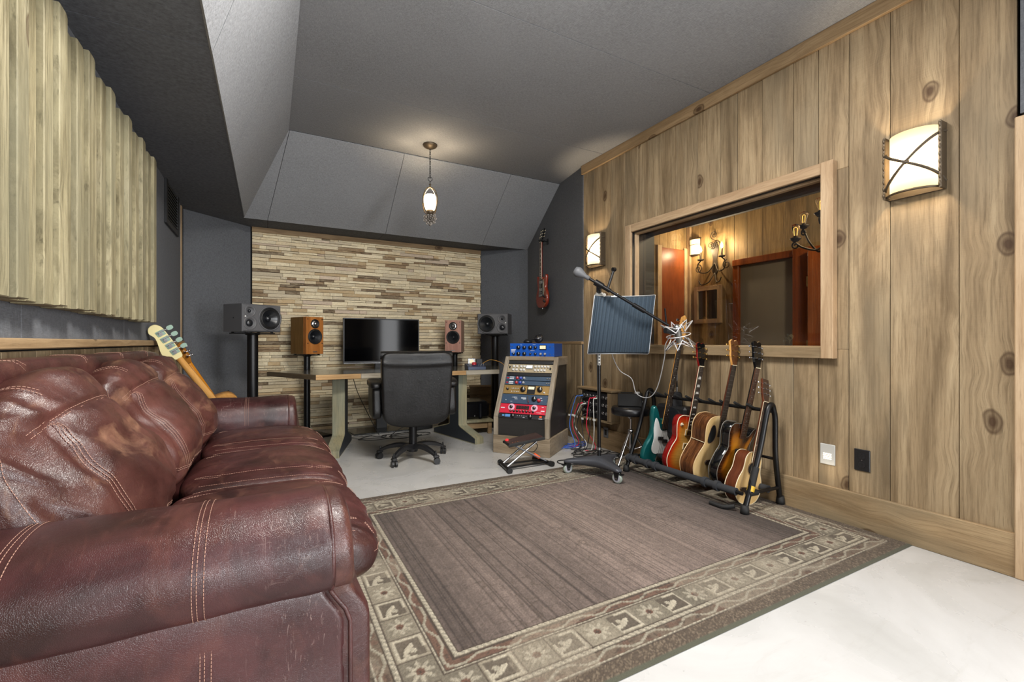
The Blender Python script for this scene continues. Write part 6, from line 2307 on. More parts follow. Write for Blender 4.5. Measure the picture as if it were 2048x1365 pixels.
# ================================================================== DRUM STOOL and the box on it
SX, SYY = 2.772, 2.965
ST = thing('drum_stool', 'round black padded stool on chrome tripod legs by the plank wall', 'stool', (SX, SYY, 0.0))
MB().lathe([(0.0, 0.425), (0.155, 0.425), (0.166, 0.435), (0.168, 0.470), (0.158, 0.490), (0.10, 0.498), (0.0, 0.500)], 40).build('seat', plain('black_vinyl', (20, 20, 22), 0.35), ST)
MB().bar((0, 0, 0.10), (0, 0, 0.30), 0.0155, 18).bar((0, 0, 0.25), (0, 0, 0.425), 0.011, 16).build('column', M_CHROME, ST)
MB().lathe([(0.017, 0.255), (0.026, 0.262), (0.026, 0.292), (0.017, 0.298)], 18).build('collar', M_CHROME, ST)
MB().lathe([(0.05, 0.42), (0.03, 0.40), (0.014, 0.385)], 18).build('seat_flange', M_CHROME, ST)
for a in (math.radians(200), math.radians(320), math.radians(80)):
    R = Matrix.Rotation(a, 4, 'Z')
    L = 0.175 if a > 5 or a < 2 else 0.225
    lg = MB().bar((0.02, 0, 0.275), (L, 0, 0.02), 0.008, 12, M=R)
    lg = lg.build('leg', M_CHROME, ST)
    MB().bar((0.016, 0, 0.12), (0.11, 0, 0.155), 0.005, 10, M=R).build('brace', M_CHROME, lg)
    MB().bar((L, 0, 0.022), (L + 0.01, 0, 0.0105), 0.014, 12, M=R).build('rubber_foot', M_RUBBER, lg)
PS = thing('power_supply', 'small black power supply box with white knob sitting on the stool', 'audio gear', TR((SX - 0.01, SYY + 0.0, 0.5005), 0.75))
MB().box((0, 0, 0.055), (0.115, 0.20, 0.108), 0.004).build('case', plain('black_case', (26, 27, 28), 0.45), PS)
MB().box((0, -0.101, 0.055), (0.11, 0.004, 0.10), 0.001).build('face', M_BLACK, PS)
for k, (x, z) in enumerate(((-0.03, 0.08), (0.02, 0.08), (-0.03, 0.04), (0.02, 0.04))):
    MB().bar((x, -0.103, z), (x, -0.108, z), 0.008, 12).build('jack', M_STEEL, PS)
MB().lathe([(0.024, 0), (0.022, 0.014), (0, 0.016)], 18, Matrix.Translation((-0.01, -0.06, 0.1092))).build('knob', M_KWHITE, PS)
MB().box((0.01, 0.03, 0.112), (0.03, 0.10, 0.006), 0.001).build('handle', M_BLACK, PS)

# ================================================================== CABLE HEAPS
def coil(name, label, cat, c, R, n, seed, mat, r=0.004, z=0.006, sq=(1, 0.5), group=None):
    q = random.Random(seed)
    o = thing(name, label, cat, (c[0], c[1], z), group)
    pts = []
    ph = q.uniform(0, 6)
    for k in range(n * 9):
        a = ph + 2 * PI * k / 9
        rr = R * (0.75 + 0.4 * q.random())
        pts.append((rr * sq[0] * math.cos(a) + (k / (n * 9) - 0.5) * R * 1.0, rr * sq[1] * math.sin(a) + 0.3 * R * math.sin(k * .21 + seed), 0.012 * q.random()))
    MB().tube(cr_open(pts, 4), r, 6).build('loops', mat, o)
    return o


coil('cable_coil', 'loose black cable loops on the floor left of the chair column by the screen base', 'cable', (0.98, 5.05), 0.17, 2, 1, M_RUBBER)
coil('cable_coil', 'loose black cable loops on the floor behind the chair column', 'cable', (1.35, 5.02), 0.22, 3, 2, M_RUBBER)
coil('cable_coil', 'blue network cable coil on the floor right of the rack cabinet', 'cable', (2.70, 3.72), 0.13, 3, 3, plain('blue_cable', (40, 80, 170), 0.5), 0.004, 0.008)
coil('cable_coil', 'black cable tangle on the floor under the patch box', 'cable', (2.66, 3.40), 0.15, 4, 4, M_RUBBER, 0.0042, 0.008)
coil('cable_coil', 'black cable tangle on the floor behind the stool', 'cable', (2.78, 3.20), 0.11, 3, 5, M_RUBBER, 0.0042, 0.008)
o = thing('floor_cable', 'single black cable looping out over the pale floor beside the microphone stand base', 'cable', (0, 0, 0))
MB().tube(cr_open([(2.62, 3.30, 0.006), (2.45, 3.27, 0.006), (2.26, 3.32, 0.006), (2.22, 3.22, 0.006), (2.34, 3.14, 0.006), (2.5, 3.15, 0.008), (2.62, 3.20, 0.008)], 8), 0.0042, 8).build('sheath', M_RUBBER, o)
o = thing('desk_cable', 'black lead hanging from the desk underside near the chair arm', 'cable', (0, 0, 0))
MB().tube(cr_open([(0.78, 4.95, 0.70), (0.84, 5.00, 0.52), (0.95, 5.10, 0.30), (1.05, 5.14, 0.10), (1.10, 5.16, 0.01)], 8), 0.0035, 6).build('sheath', M_RUBBER, o)
o = thing('power_strip', 'black power adaptor and leads on the floor behind the desk right leg', 'power strip', TR((1.62, 5.30, 0.0), 0.3))
MB().box((0, 0, 0.03), (0.30, 0.07, 0.05), 0.008).build('body', M_RUBBER, o)
MB().box((-0.06, 0, 0.075), (0.05, 0.05, 0.045), 0.004).build('adaptor', M_BLACK, o)
MB().tube(cr_open([(-0.06, 0, 0.09), (-0.20, -0.05, 0.10), (-0.40, -0.1, 0.05), (-0.5, -0.12, 0.006)], 6), 0.004, 6).build('lead', M_RUBBER, o)

# ================================================================== GUITARS
def paint(name, rgb, rough=0.15, spec=0.5, metal=0.0):
    return plain(name, rgb, rough, metal, spec, Coat_Weight=0.4, Coat_Roughness=0.06)


t = NT('sunburst_lacquer')
a_ = t.n('Attribute', attribute_name='Col')
co = t.coords('Object')
fl_ = t.noise(t.mul(co, (8, 8, 120)), 1.0, 3, 0.6, 1.2)
t.bsdf(t.mix(t.ramp(fl_, [(0.35, 0.28), (0.65, 0.0)]), a_.outputs['Color'], (0.25, 0.06, 0.01)), 0.14, 0, 0.5, Coat_Weight=0.5, Coat_Roughness=0.05)
M_BURST = t.m
M_SPRUCE = wood('spruce_top', (196, 158, 100), (220, 186, 128), (232, 204, 152), 'Z', 'X', 0.02, 0.0, rough=0.3, streak=0.15, g=2.0, bump=0.02)
M_ZEBRA = wood('striped_rosewood', (44, 24, 14), (96, 58, 32), (134, 90, 54), 'Z', 'Y', 0.02, 0.0, rough=0.18, streak=1.2, g=2.6, bump=0.02)
M_MAHOG = wood('mahogany', (62, 30, 18), (92, 48, 28), (112, 62, 38), 'Z', 'Y', 0.02, 0.0, rough=0.3, streak=0.4, g=1.6, bump=0.02)
M_MAPLE = wood('maple_neck', (170, 116, 56), (196, 144, 78), (212, 164, 98), 'Z', 'X', 0.02, 0.0, rough=0.25, streak=0.15, g=1.6, bump=0.02)
M_FRET = plain('fret_wire', (150, 146, 138), 0.35, 1.0)
M_STRING = plain('steel_strings', (120, 114, 104), 0.4, 1.0)
M_EBONY = plain('dark_fingerboard', (46, 34, 28), 0.4)
M_ROSEB = plain('rosewood_fingerboard', (78, 46, 30), 0.45)
M_IVORY = plain('ivory_binding', (222, 208, 176), 0.35)
M_PEARL = plain('pearl_inlay', (214, 212, 204), 0.2)
M_BLACKG = paint('black_lacquer', (12, 12, 13), 0.1)
FACE = Matrix.Rotation(PI / 2, 4, 'X')                   # prism outline (x,y) -> (x,z), thickness towards -y (front)


def outline(pts, n=5):
    return cr_closed(pts, n)


def radial_top(out, z, c, rings, par, name, mat, dome=0.004):
    """front plate as nested rings so that a sunburst can be sprayed from edge to centre (per-vertex colour)"""
    m = MB()
    n = len(out)
    for (s0, c0), (s1, c1) in zip(rings[:-1], rings[1:]):
        V = []
        for s in (s0, s1):
            V += [(c[0] + (x - c[0]) * s, c[1] + (y - c[1]) * s, z + dome * (1 - s * s)) for x, y in out]
        F = [(k, (k + 1) % n, n + (k + 1) % n, n + k) for k in range(n)]
        o = len(m.v)
        m.add(V, F, 0, True, FACE)
        for i in range(n):
            m.c[-n + i] = (lin(c0), lin(c0), lin(c1), lin(c1))
    s, cc = rings[-1]
    m.add([(c[0] + (x - c[0]) * s, c[1] + (y - c[1]) * s, z + dome * (1 - s * s)) for x, y in out], [tuple(range(n))], 0, False, FACE, lin(cc))
    return m.build(name, mat, par)


def peg(par, M, head=(0.016, 0.012), mat=None):
    o = MB().bar((0, 0, 0), (0.020, 0, 0), 0.0025, 8, M=M).box((0.028, 0, 0), (head[0], 0.007, head[1]), 0.003, M).build('tuning_peg', mat or M_CHROME, par)
    return o


def neck_parts(g, z0, z_nut, wb, wn, yf, fb, neck_mat, frets=21, nstr=6, scale=None, inlay='dot', zb=None, yb=None, bind=None, thick=0.020, nut=M_IVORY, vis_strings=True):
    """z0: fingerboard's body end; z_nut: nut; widths there; yf: front of the body (y of the face, negative is front)"""
    y0, y1 = yf - 0.006, yf - 0.011
    V = [(-wn / 2, y0, z_nut), (wn / 2, y0, z_nut), (wb / 2, y0, z0), (-wb / 2, y0, z0), (-wn / 2, y1, z_nut), (wn / 2, y1, z_nut), (wb / 2, y1, z0), (-wb / 2, y1, z0)]
    F = [(0, 1, 2, 3)[::-1], (4, 5, 6, 7), (0, 4, 7, 3), (1, 2, 6, 5), (0, 1, 5, 4), (3, 7, 6, 2)]
    f = MB().add(V, F).build('fingerboard', fb, g)
    if bind is not None:
        for s in (-1, 1):
            MB().bar((s * wn / 2, y0 - 0.002, z_nut), (s * wb / 2, y0 - 0.002, z0), 0.0022, 6).build('binding', bind, f)
    # neck back: half round
    m = MB()
    seg = 8
    Vn = []
    zj = zb if zb is not None else z0
    for z, w in ((zj, wb), (z_nut, wn)):
        for k in range(seg + 1):
            a = PI * k / seg
            Vn.append((w / 2 * math.cos(a), y0 + thick * math.sin(a), z))
    Fn = [(k, k + 1, seg + 2 + k, seg + 1 + k) for k in range(seg)] + [(0, seg + 1, 2 * seg + 1, seg)]
    m.add(Vn, Fn, 0, True).build('neck', neck_mat, g)
    sc = scale or (z_nut - z0) * 1.4
    zf = []
    m = MB()
    for k in range(1, frets + 1):
        z = z_nut - sc * (1 - 2 ** (-k / 12))
        if z < z0 + 0.003:
            break
        t_ = (z_nut - z) / (z_nut - z0)
        w = wn + (wb - wn) * t_
        m.box((0, y1 - 0.0004, z), (w, 0.0012, 0.0015))
        zf.append((z, w))
    m.build('frets', M_FRET, f, kind='stuff')
    zf = [(z_nut, wn)] + zf
    m = MB()
    for k in (3, 5, 7, 9, 12, 15, 17, 19, 21):
        if k < len(zf):
            z = (zf[k][0] + zf[k - 1][0]) / 2
            hgt_ = abs(zf[k][0] - zf[k - 1][0])
            if inlay == 'block':
                m.prism([(-zf[k][1] * .30, z - hgt_ * .32), (zf[k][1] * .30, z - hgt_ * .32), (zf[k][1] * .22, z + hgt_ * .32), (-zf[k][1] * .22, z + hgt_ * .32)], -y1, -y1 + 0.0006, FACE)
            elif inlay == 'dot':
                for s in ((-0.3, 0.3) if k == 12 else (0,)):
                    m.bar((s * zf[k][1], y1, z), (s * zf[k][1], y1 - 0.0006, z), 0.0032, 10)
    if m.v:
        m.build('inlays', M_PEARL, f, kind='stuff')
    MB().box((0, y1 - 0.002, z_nut + 0.0025), (wn, 0.008, 0.005), 0.001).build('nut', nut, g)
    return y1


def strings(g, z_b, z_n, wb, wn, yb, yn, n=6, r=0.00042):
    m = MB()
    for k in range(n):
        s = (k / (n - 1) - 0.5)
        m.bar((s * wb, yb, z_b), (s * wn, yn, z_n), r * (1.5 - 0.8 * k / n), 5, caps=False)
    m.build('strings', M_STRING, g, kind='stuff')


def headstock(g, pts, z_nut, yf, thick, mat, face_mat=None, tilt=0.24, pegs=(), peg_mat=None, posts=True, pegside=None, peghead=(0.016, 0.012)):
    T = Matrix.Translation((0, yf, z_nut)) @ Matrix.Rotation(-tilt, 4, 'X')
    o = MB().prism(pts, 0, thick, T @ Matrix.Translation((0, thick, 0)) @ FACE, b=0.001).build('headstock', mat, g)
    if face_mat is not None:
        MB().prism(inset(pts, 0.0012), 0.0, 0.0012, T @ FACE).build('headplate', face_mat, o)
    for (x, z, s) in pegs:
        peg(o, T @ Matrix.Translation((x, thick * .6, z)) @ (Matrix.Identity(4) if s > 0 else Matrix.Rotation(PI, 4, 'Z')), peghead, peg_mat)
    if posts:
        for (x, z, s) in pegs:
            xi = x - s * 0.016
            MB().bar((xi, 0, z), (xi, -0.012, z), 0.0042, 10, M=T).build('post', peg_mat or M_CHROME, o)
    return o


def humbucker(g, z, y, mat, w=0.072, h=0.038, ring=None):
    o = MB().box((0, y - 0.003, z), (w + 0.012, 0.006, h + 0.010), 0.002).build('pickup_ring', ring or M_IVORY, g)
    MB().box((0, y - 0.008, z), (w, 0.010, h), 0.002).build('pickup', mat, o)
    m = MB()
    for k in range(6):
        m.bar((-w * .36 + w * .72 * k / 5, y - 0.0128, z + h * .2), (-w * .36 + w * .72 * k / 5, y - 0.0138, z + h * .2), 0.002, 8)
    m.build('pole_screws', M_FRET, o, kind='stuff')


def place(loc, lean, yaw, back=0.0):
    return Matrix.Translation(loc) @ Matrix.Rotation(yaw, 4, 'Z') @ Matrix.Rotation(lean, 4, 'Y') @ Matrix.Rotation(back, 4, 'X')


def knobs(g, pos, y, mat, r=0.012, h=0.014):
    for x, z in pos:
        MB().lathe([(r, 0), (r * .96, h * .6), (r * .8, h), (0, h)], 16, Matrix.Translation((x, y, z)) @ FWD).build('knob', mat, g)


HS33 = [(-0.022, 0), (0.022, 0), (0.030, 0.035), (0.038, 0.06), (0.036, 0.10), (0.042, 0.165), (0.022, 0.178), (0.0, 0.168), (-0.022, 0.178), (-0.042, 0.165), (-0.036, 0.10), (-0.038, 0.06), (-0.030, 0.035)]
PEGS33 = [(s * 0.040, z, s) for s in (-1, 1) for z in (0.062, 0.100, 0.138)]


# ---- cherry sunburst single cutaway
def single_cut(M):
    g = thing('electric_guitar', 'cherry sunburst single cutaway electric guitar with cream pickguard standing in the rack', 'guitar', M, 'guitars in the floor rack')
    th = 0.052
    P = outline([(0, 0), (0.075, 0.004), (0.135, 0.04), (0.166, 0.115), (0.150, 0.195), (0.113, 0.255), (0.114, 0.315), (0.128, 0.358), (0.122, 0.392), (0.098, 0.388), (0.070, 0.366), (0.040, 0.372), (0.026, 0.405), (0.022, 0.436), (-0.03, 0.440), (-0.085, 0.440), (-0.116, 0.418), (-0.124, 0.375), (-0.115, 0.32), (-0.108, 0.268), (-0.142, 0.205), (-0.166, 0.12), (-0.138, 0.042), (-0.075, 0.004)])
    MB().prism(P, -th / 2, th / 2, FACE, smooth_side=True, b=0.002).build('body', paint('cherry_red_lacquer', (122, 14, 14)), g)
    radial_top(P, th / 2 + 0.0005, (0.0, 0.17), [(0.985, (176, 22, 16)), (0.92, (200, 44, 22)), (0.82, (212, 92, 32)), (0.68, (222, 142, 52)), (0.5, (228, 168, 78)), (0.25, (232, 178, 90))], g, 'top', M_BURST, 0.008)
    MB().tube([(x, -th / 2 - 0.0005, z) for x, z in P], 0.0032, 6, closed=True).build('binding', M_IVORY, g)
    yf = -th / 2 - 0.006
    y1 = neck_parts(g, 0.345, 0.815, 0.056, 0.043, yf, M_EBONY, paint('cherry_neck', (120, 26, 18)), 22, inlay='block', scale=0.628, bind=M_IVORY, zb=0.40)
    humbucker(g, 0.318, yf, M_GOLD)
    humbucker(g, 0.215, yf, M_GOLD)
    MB().bar((-0.042, yf - 0.012, 0.175), (0.042, yf - 0.012, 0.170), 0.006, 10).build('bridge', M_GOLD, g)
    MB().bar((-0.046, yf - 0.010, 0.140), (0.046, yf - 0.010, 0.140), 0.007, 10).build('tailpiece', M_GOLD, g)
    MB().prism(outline([(0.044, 0.19), (0.066, 0.20), (0.076, 0.27), (0.070, 0.352), (0.044, 0.352), (0.046, 0.27)], 4), 0, 0.003, Matrix.Translation((0, yf - 0.008, 0)) @ FACE).build('pickguard', plain('cream_pickguard', (218, 184, 120), 0.3), g)
    knobs(g, [(0.100, 0.125), (0.115, 0.075), (0.065, 0.10), (0.082, 0.05)], yf - 0.001, plain('amber_knob', (190, 120, 40), 0.25))
    MB().bar((-0.085, yf, 0.375), (-0.085, yf - 0.016, 0.378), 0.004, 10).lathe([(0.014, 0), (0.014, 0.002), (0, 0.002)], 16, Matrix.Translation((-0.085, yf - 0.0005, 0.375)) @ FWD).build('switch', M_IVORY, g)
    strings(g, 0.145, 0.818, 0.052, 0.036, yf - 0.018, y1 - 0.002)
    headstock(g, HS33, 0.818, y1, 0.016, paint('cherry_neck_b', (120, 20, 16)), M_BLACKG, 0.26, PEGS33, M_GOLD)
    return g


# ---- teal bass
def teal_bass(M):
    g = thing('bass_guitar', 'metallic teal bass guitar with white pickguard at the far end of the rack', 'guitar', M, 'guitars in the floor rack')
    th = 0.042
    P = outline([(0.0, 0.004), (0.08, 0.0), (0.15, 0.035), (0.168, 0.11), (0.135, 0.20), (0.118, 0.27), (0.140, 0.345), (0.135, 0.385), (0.105, 0.375), (0.072, 0.335), (0.034, 0.325), (0.030, 0.37), (-0.030, 0.38), (-0.055, 0.385), (-0.085, 0.44), (-0.118, 0.475), (-0.144, 0.455), (-0.140, 0.39), (-0.118, 0.30), (-0.120, 0.235), (-0.155, 0.16), (-0.170, 0.09), (-0.150, 0.03), (-0.08, 0.006)])
    MB().prism(P, -th / 2, th / 2, FACE, smooth_side=True, b=0.008).build('body', paint('metallic_teal', (18, 92, 92), 0.22, 0.6, 0.35), g)
    yf = -th / 2
    MB().prism(outline([(-0.06, 0.10), (0.05, 0.10), (0.085, 0.16), (0.07, 0.24), (0.10, 0.30), (0.06, 0.31), (0.03, 0.29), (-0.03, 0.29), (-0.075, 0.36), (-0.105, 0.38), (-0.108, 0.30), (-0.090, 0.22), (-0.095, 0.14)], 4), 0, 0.003, Matrix.Translation((0, yf, 0)) @ FACE).build('pickguard', plain('white_pickguard', (224, 224, 220), 0.3), g)
    y1 = neck_parts(g, 0.300, 0.985, 0.062, 0.040, yf, M_EBONY, M_MAPLE, 20, inlay='dot', scale=0.864, zb=0.34)
    for z, x in ((0.225, -0.024), (0.205, 0.024)):
        MB().box((x, yf - 0.008, z), (0.052, 0.014, 0.026), 0.003).build('pickup', M_BLACK, g)
    MB().box((0, yf - 0.006, 0.075), (0.08, 0.012, 0.06), 0.002).build('bridge', M_CHROME, g)
    knobs(g, [(0.085, 0.10), (0.10, 0.065)], yf - 0.001, M_CHROME)
    strings(g, 0.085, 0.988, 0.056, 0.030, yf - 0.016, y1 - 0.002, 4, 0.0008)
    hs = [(-0.021, 0), (0.021, 0), (0.026, 0.03), (0.048, 0.055), (0.044, 0.085), (0.030, 0.15), (0.026, 0.20), (0.005, 0.222), (-0.022, 0.205), (-0.030, 0.16), (-0.030, 0.05)]
    headstock(g, hs, 0.988, y1 + 0.006, 0.015, M_MAPLE, None, 0.0, [(-0.031, z, -1) for z in (0.05, 0.092, 0.134, 0.176)], M_CHROME, True, None, (0.026, 0.022))
    MB().bar((0.0, 0, -0.004), (0, 0, 0.004), 0.006, 10).build('strap_button', M_CHROME, g)
    return g


# ---- acoustic with striped sides and an offset sound hole
def offset_acoustic(M):
    g = thing('acoustic_guitar', 'large acoustic guitar with striped rosewood sides, pale top and offset sound hole in the rack', 'guitar', M, 'guitars in the floor rack')
    th = 0.115
    P = outline([(0, 0), (0.085, 0.006), (0.158, 0.05), (0.196, 0.135), (0.172, 0.215), (0.132, 0.285), (0.134, 0.345), (0.148, 0.395), (0.128, 0.418), (0.085, 0.400), (0.045, 0.425), (0.030, 0.475), (0.0, 0.488), (-0.05, 0.488), (-0.112, 0.468), (-0.142, 0.415), (-0.136, 0.345), (-0.130, 0.290), (-0.172, 0.215), (-0.196, 0.135), (-0.158, 0.05), (-0.085, 0.006)])
    MB().prism(P, -th / 2, th / 2, FACE, 1, 0, True).build('body', [M_ZEBRA, M_ZEBRA], g)
    MB().prism(inset(P, 0.001), th / 2, th / 2 + 0.002, FACE).build('top', M_SPRUCE, g)
    for y in (-th / 2 - 0.001, th / 2):
        MB().tube([(x, y, z) for x, z in P], 0.0028, 6, closed=True).build('binding', plain('maple_binding', (206, 176, 130), 0.3), g)
    for k in (0.275, 0.300):
        MB().bar((-0.1335, -th / 2, k), (-0.1335, th / 2, k), 0.002, 6).build('side_stripe', M_IVORY, g)
    yf = -th / 2 - 0.002
    MB().prism(outline([(-0.075, 0.300), (-0.045, 0.325), (-0.040, 0.375), (-0.062, 0.420), (-0.088, 0.410), (-0.104, 0.345), (-0.100, 0.305)], 5), 0, 0.0012, Matrix.Translation((0, yf, 0)) @ FACE).build('sound_hole', M_DARK, g)
    MB().tube([(x, yf - 0.001, z) for x, z in outline([(-0.075, 0.298), (-0.043, 0.324), (-0.038, 0.375), (-0.062, 0.422), (-0.090, 0.412), (-0.106, 0.345), (-0.102, 0.303)], 5)], 0.0014, 5, closed=True).build('rosette', M_ROSEB, g)
    y1 = neck_parts(g, 0.345, 0.85, 0.056, 0.044, yf, M_EBONY, M_MAHOG, 21, inlay='none', scale=0.65, zb=0.48)
    MB().prism(outline([(-0.085, 0.150), (0.0, 0.142), (0.085, 0.150), (0.080, 0.178), (0.0, 0.182), (-0.080, 0.178)], 4), 0, 0.009, Matrix.Translation((0, yf, 0)) @ FACE).build('bridge', M_EBONY, g)
    strings(g, 0.165, 0.853, 0.055, 0.037, yf - 0.011, y1 - 0.002)
    headstock(g, HS33, 0.853, y1, 0.015, M_MAPLE, plain('brown_headplate', (92, 58, 34), 0.3), 0.24, PEGS33, M_GOLD)
    return g


# ---- black and amber single cutaway
def tobacco(M):
    g = thing('hollow_guitar', 'black edged amber sunburst electric guitar with one pickup in the rack', 'guitar', M, 'guitars in the floor rack')
    th = 0.066
    P = outline([(0, 0), (0.075, 0.004), (0.135, 0.04), (0.168, 0.115), (0.150, 0.195), (0.113, 0.255), (0.116, 0.315), (0.140, 0.365), (0.146, 0.405), (0.116, 0.395), (0.078, 0.352), (0.040, 0.352), (0.028, 0.395), (0.024, 0.430), (-0.03, 0.436), (-0.085, 0.436), (-0.116, 0.414), (-0.124, 0.371), (-0.115, 0.32), (-0.108, 0.268), (-0.142, 0.205), (-0.168, 0.12), (-0.138, 0.042), (-0.075, 0.004)])
    MB().prism(P, -th / 2, th / 2, FACE, smooth_side=True, b=0.002).build('body', M_BLACKG, g)
    radial_top(P, th / 2 + 0.0005, (0.0, 0.165), [(0.985, (12, 10, 9)), (0.90, (16, 12, 9)), (0.80, (60, 34, 12)), (0.70, (150, 88, 18)), (0.5, (200, 130, 30)), (0.25, (214, 146, 40))], g, 'top', M_BURST, 0.008)
    for y in (-th / 2 - 0.0005, th / 2):
        MB().tube([(x, y, z) for x, z in P], 0.0020, 6, closed=True).build('binding', plain('grey_binding', (120, 116, 108), 0.3), g)
    yf = -th / 2 - 0.006
    y1 = neck_parts(g, 0.340, 0.815, 0.056, 0.043, yf, M_ROSEB, M_BLACKG, 22, inlay='dot', scale=0.628, zb=0.40)
    o = MB().box((0.0, yf - 0.005, 0.245), (0.086, 0.012, 0.048), 0.003).build('pickup', M_BLACK, g)
    for s in (-1, 1):
        MB().box((0.0, yf - 0.012, 0.245 + s * 0.011), (0.066, 0.004, 0.016), 0.001).build('pickup_blade', M_CHROME, o)
    MB().bar((-0.044, yf - 0.010, 0.200), (0.044, yf - 0.010, 0.196), 0.007, 10).build('bridge', M_CHROME, g)
    MB().bar((-0.046, yf - 0.008, 0.150), (0.046, yf - 0.008, 0.150), 0.006, 10).build('tailpiece', M_CHROME, g)
    knobs(g, [(0.105, 0.11), (0.09, 0.06)], yf - 0.001, M_KBLK)
    strings(g, 0.155, 0.818, 0.052, 0.036, yf - 0.016, y1 - 0.002)
    headstock(g, HS33, 0.818, y1, 0.016, M_BLACKG, M_BLACKG, 0.26, PEGS33, M_CHROME)
    return g


# ---- small travel acoustic
def travel(M):
    g = thing('travel_guitar', 'small natural spruce travel guitar at the near end of the rack', 'guitar', M, 'guitars in the floor rack')
    th = 0.075
    h = [(0, 0), (0.055, 0.004), (0.105, 0.035), (0.128, 0.095), (0.116, 0.155), (0.090, 0.205), (0.083, 0.245), (0.080, 0.285), (0.058, 0.318), (0.024, 0.330)]
    P = outline(h + [(-x, z) for x, z in reversed(h[1:])])
    MB().prism(P, -th / 2, th / 2, FACE, smooth_side=True).build('body', M_MAHOG, g)
    MB().prism(inset(P, 0.0008), th / 2, th / 2 + 0.002, FACE).build('top', M_SPRUCE, g)
    for y in (-th / 2 - 0.001, th / 2):
        MB().tube([(x, y, z) for x, z in P], 0.0026, 6, closed=True).build('binding', M_IVORY, g)
    yf = -th / 2 - 0.002
    MB().bar((0, yf - 0.0002, 0.225), (0, yf - 0.0012, 0.225), 0.036, 32).build('sound_hole', M_DARK, g)
    for r in (0.038, 0.044):
        MB().torus((0, 0, 0), r, 0.0012, 36, 5, Matrix.Translation((0, yf - 0.001, 0.225)) @ FWD).build('rosette', M_ROSEB, g)
    y1 = neck_parts(g, 0.265, 0.660, 0.054, 0.044, yf, M_ROSEB, M_MAHOG, 18, inlay='dot', scale=0.58, zb=0.33, bind=M_IVORY)
    MB().prism(outline([(-0.075, 0.078), (0.0, 0.072), (0.075, 0.078), (0.072, 0.100), (0.0, 0.104), (-0.072, 0.100)], 4), 0, 0.009, Matrix.Translation((0, yf, 0)) @ FACE).build('bridge', M_EBONY, g)
    m = MB()
    for k in range(6):
        m.sphere((-0.025 + 0.01 * k, yf - 0.010, 0.083), 0.0028, 8, 6)
    m.build('bridge_pins', M_IVORY, g, kind='stuff')
    strings(g, 0.09, 0.663, 0.054, 0.037, yf - 0.010, y1 - 0.002)
    hs = [(-0.022, 0), (0.022, 0), (0.030, 0.03), (0.034, 0.06), (0.031, 0.150), (-0.031, 0.150), (-0.034, 0.06), (-0.030, 0.03)]
    headstock(g, hs, 0.663, y1, 0.015, M_MAHOG, plain('dark_headplate', (62, 44, 34), 0.3), 0.22, [(s * 0.034, z, s) for s in (-1, 1) for z in (0.05, 0.085, 0.12)], M_CHROME)
    return g


def red_horned(M):
    g = thing('wall_guitar', 'red double horned electric guitar hanging on the dark fabric wall', 'guitar', M)
    th = 0.036
    P = outline([(0, 0), (0.08, 0.006), (0.145, 0.05), (0.165, 0.12), (0.150, 0.19), (0.118, 0.245), (0.128, 0.31), (0.140, 0.38), (0.126, 0.404), (0.095, 0.375), (0.060, 0.345), (0.030, 0.36), (0.026, 0.385), (-0.026, 0.385), (-0.030, 0.36), (-0.060, 0.345), (-0.095, 0.378), (-0.128, 0.408), (-0.142, 0.384), (-0.130, 0.31), (-0.118, 0.245), (-0.150, 0.19), (-0.165, 0.12), (-0.145, 0.05), (-0.08, 0.006)])
    MB().prism(P, -th / 2, th / 2, FACE, smooth_side=True, b=0.006).build('body', paint('worn_cherry_red', (134, 46, 26), 0.25), g)
    yf = -th / 2
    MB().prism(outline([(-0.055, 0.175), (0.060, 0.150), (0.090, 0.20), (0.080, 0.30), (0.060, 0.345), (-0.03, 0.345), (-0.050, 0.30), (-0.048, 0.23)], 4), 0, 0.003, Matrix.Translation((0, yf, 0)) @ FACE).build('pickguard', M_BLACK, g)
    MB().tube([(x, yf - 0.003, z) for x, z in outline([(0.060, 0.150), (0.090, 0.20), (0.080, 0.30), (0.060, 0.345)], 4)], 0.0014, 5, closed=True).build('pickguard_edge', M_IVORY, g)
    y1 = neck_parts(g, 0.352, 0.815, 0.056, 0.043, yf, M_ROSEB, paint('red_neck', (130, 34, 22), 0.3), 22, inlay='block', scale=0.628, zb=0.385, bind=M_IVORY)
    humbucker(g, 0.318, yf, M_CHROME, ring=M_BLACK)
    humbucker(g, 0.225, yf, M_CHROME, ring=M_BLACK)
    MB().bar((-0.042, yf - 0.012, 0.188), (0.042, yf - 0.012, 0.184), 0.006, 10).build('bridge', M_CHROME, g)
    MB().box((0, yf - 0.008, 0.155), (0.098, 0.012, 0.028), 0.003).build('tailpiece', M_CHROME, g)
    knobs(g, [(0.085, 0.145), (0.118, 0.125), (0.09, 0.085), (0.12, 0.07)], yf - 0.001, M_KBLK)
    strings(g, 0.16, 0.818, 0.052, 0.036, yf - 0.018, y1 - 0.002)
    headstock(g, HS33, 0.818, y1, 0.016, M_BLACKG, M_BLACKG, 0.2, PEGS33, M_IVORY)
    MB().bar((0, 0, -0.014), (0, 0, 0.004), 0.006, 10).build('strap_button', M_CHROME, g)
    return g


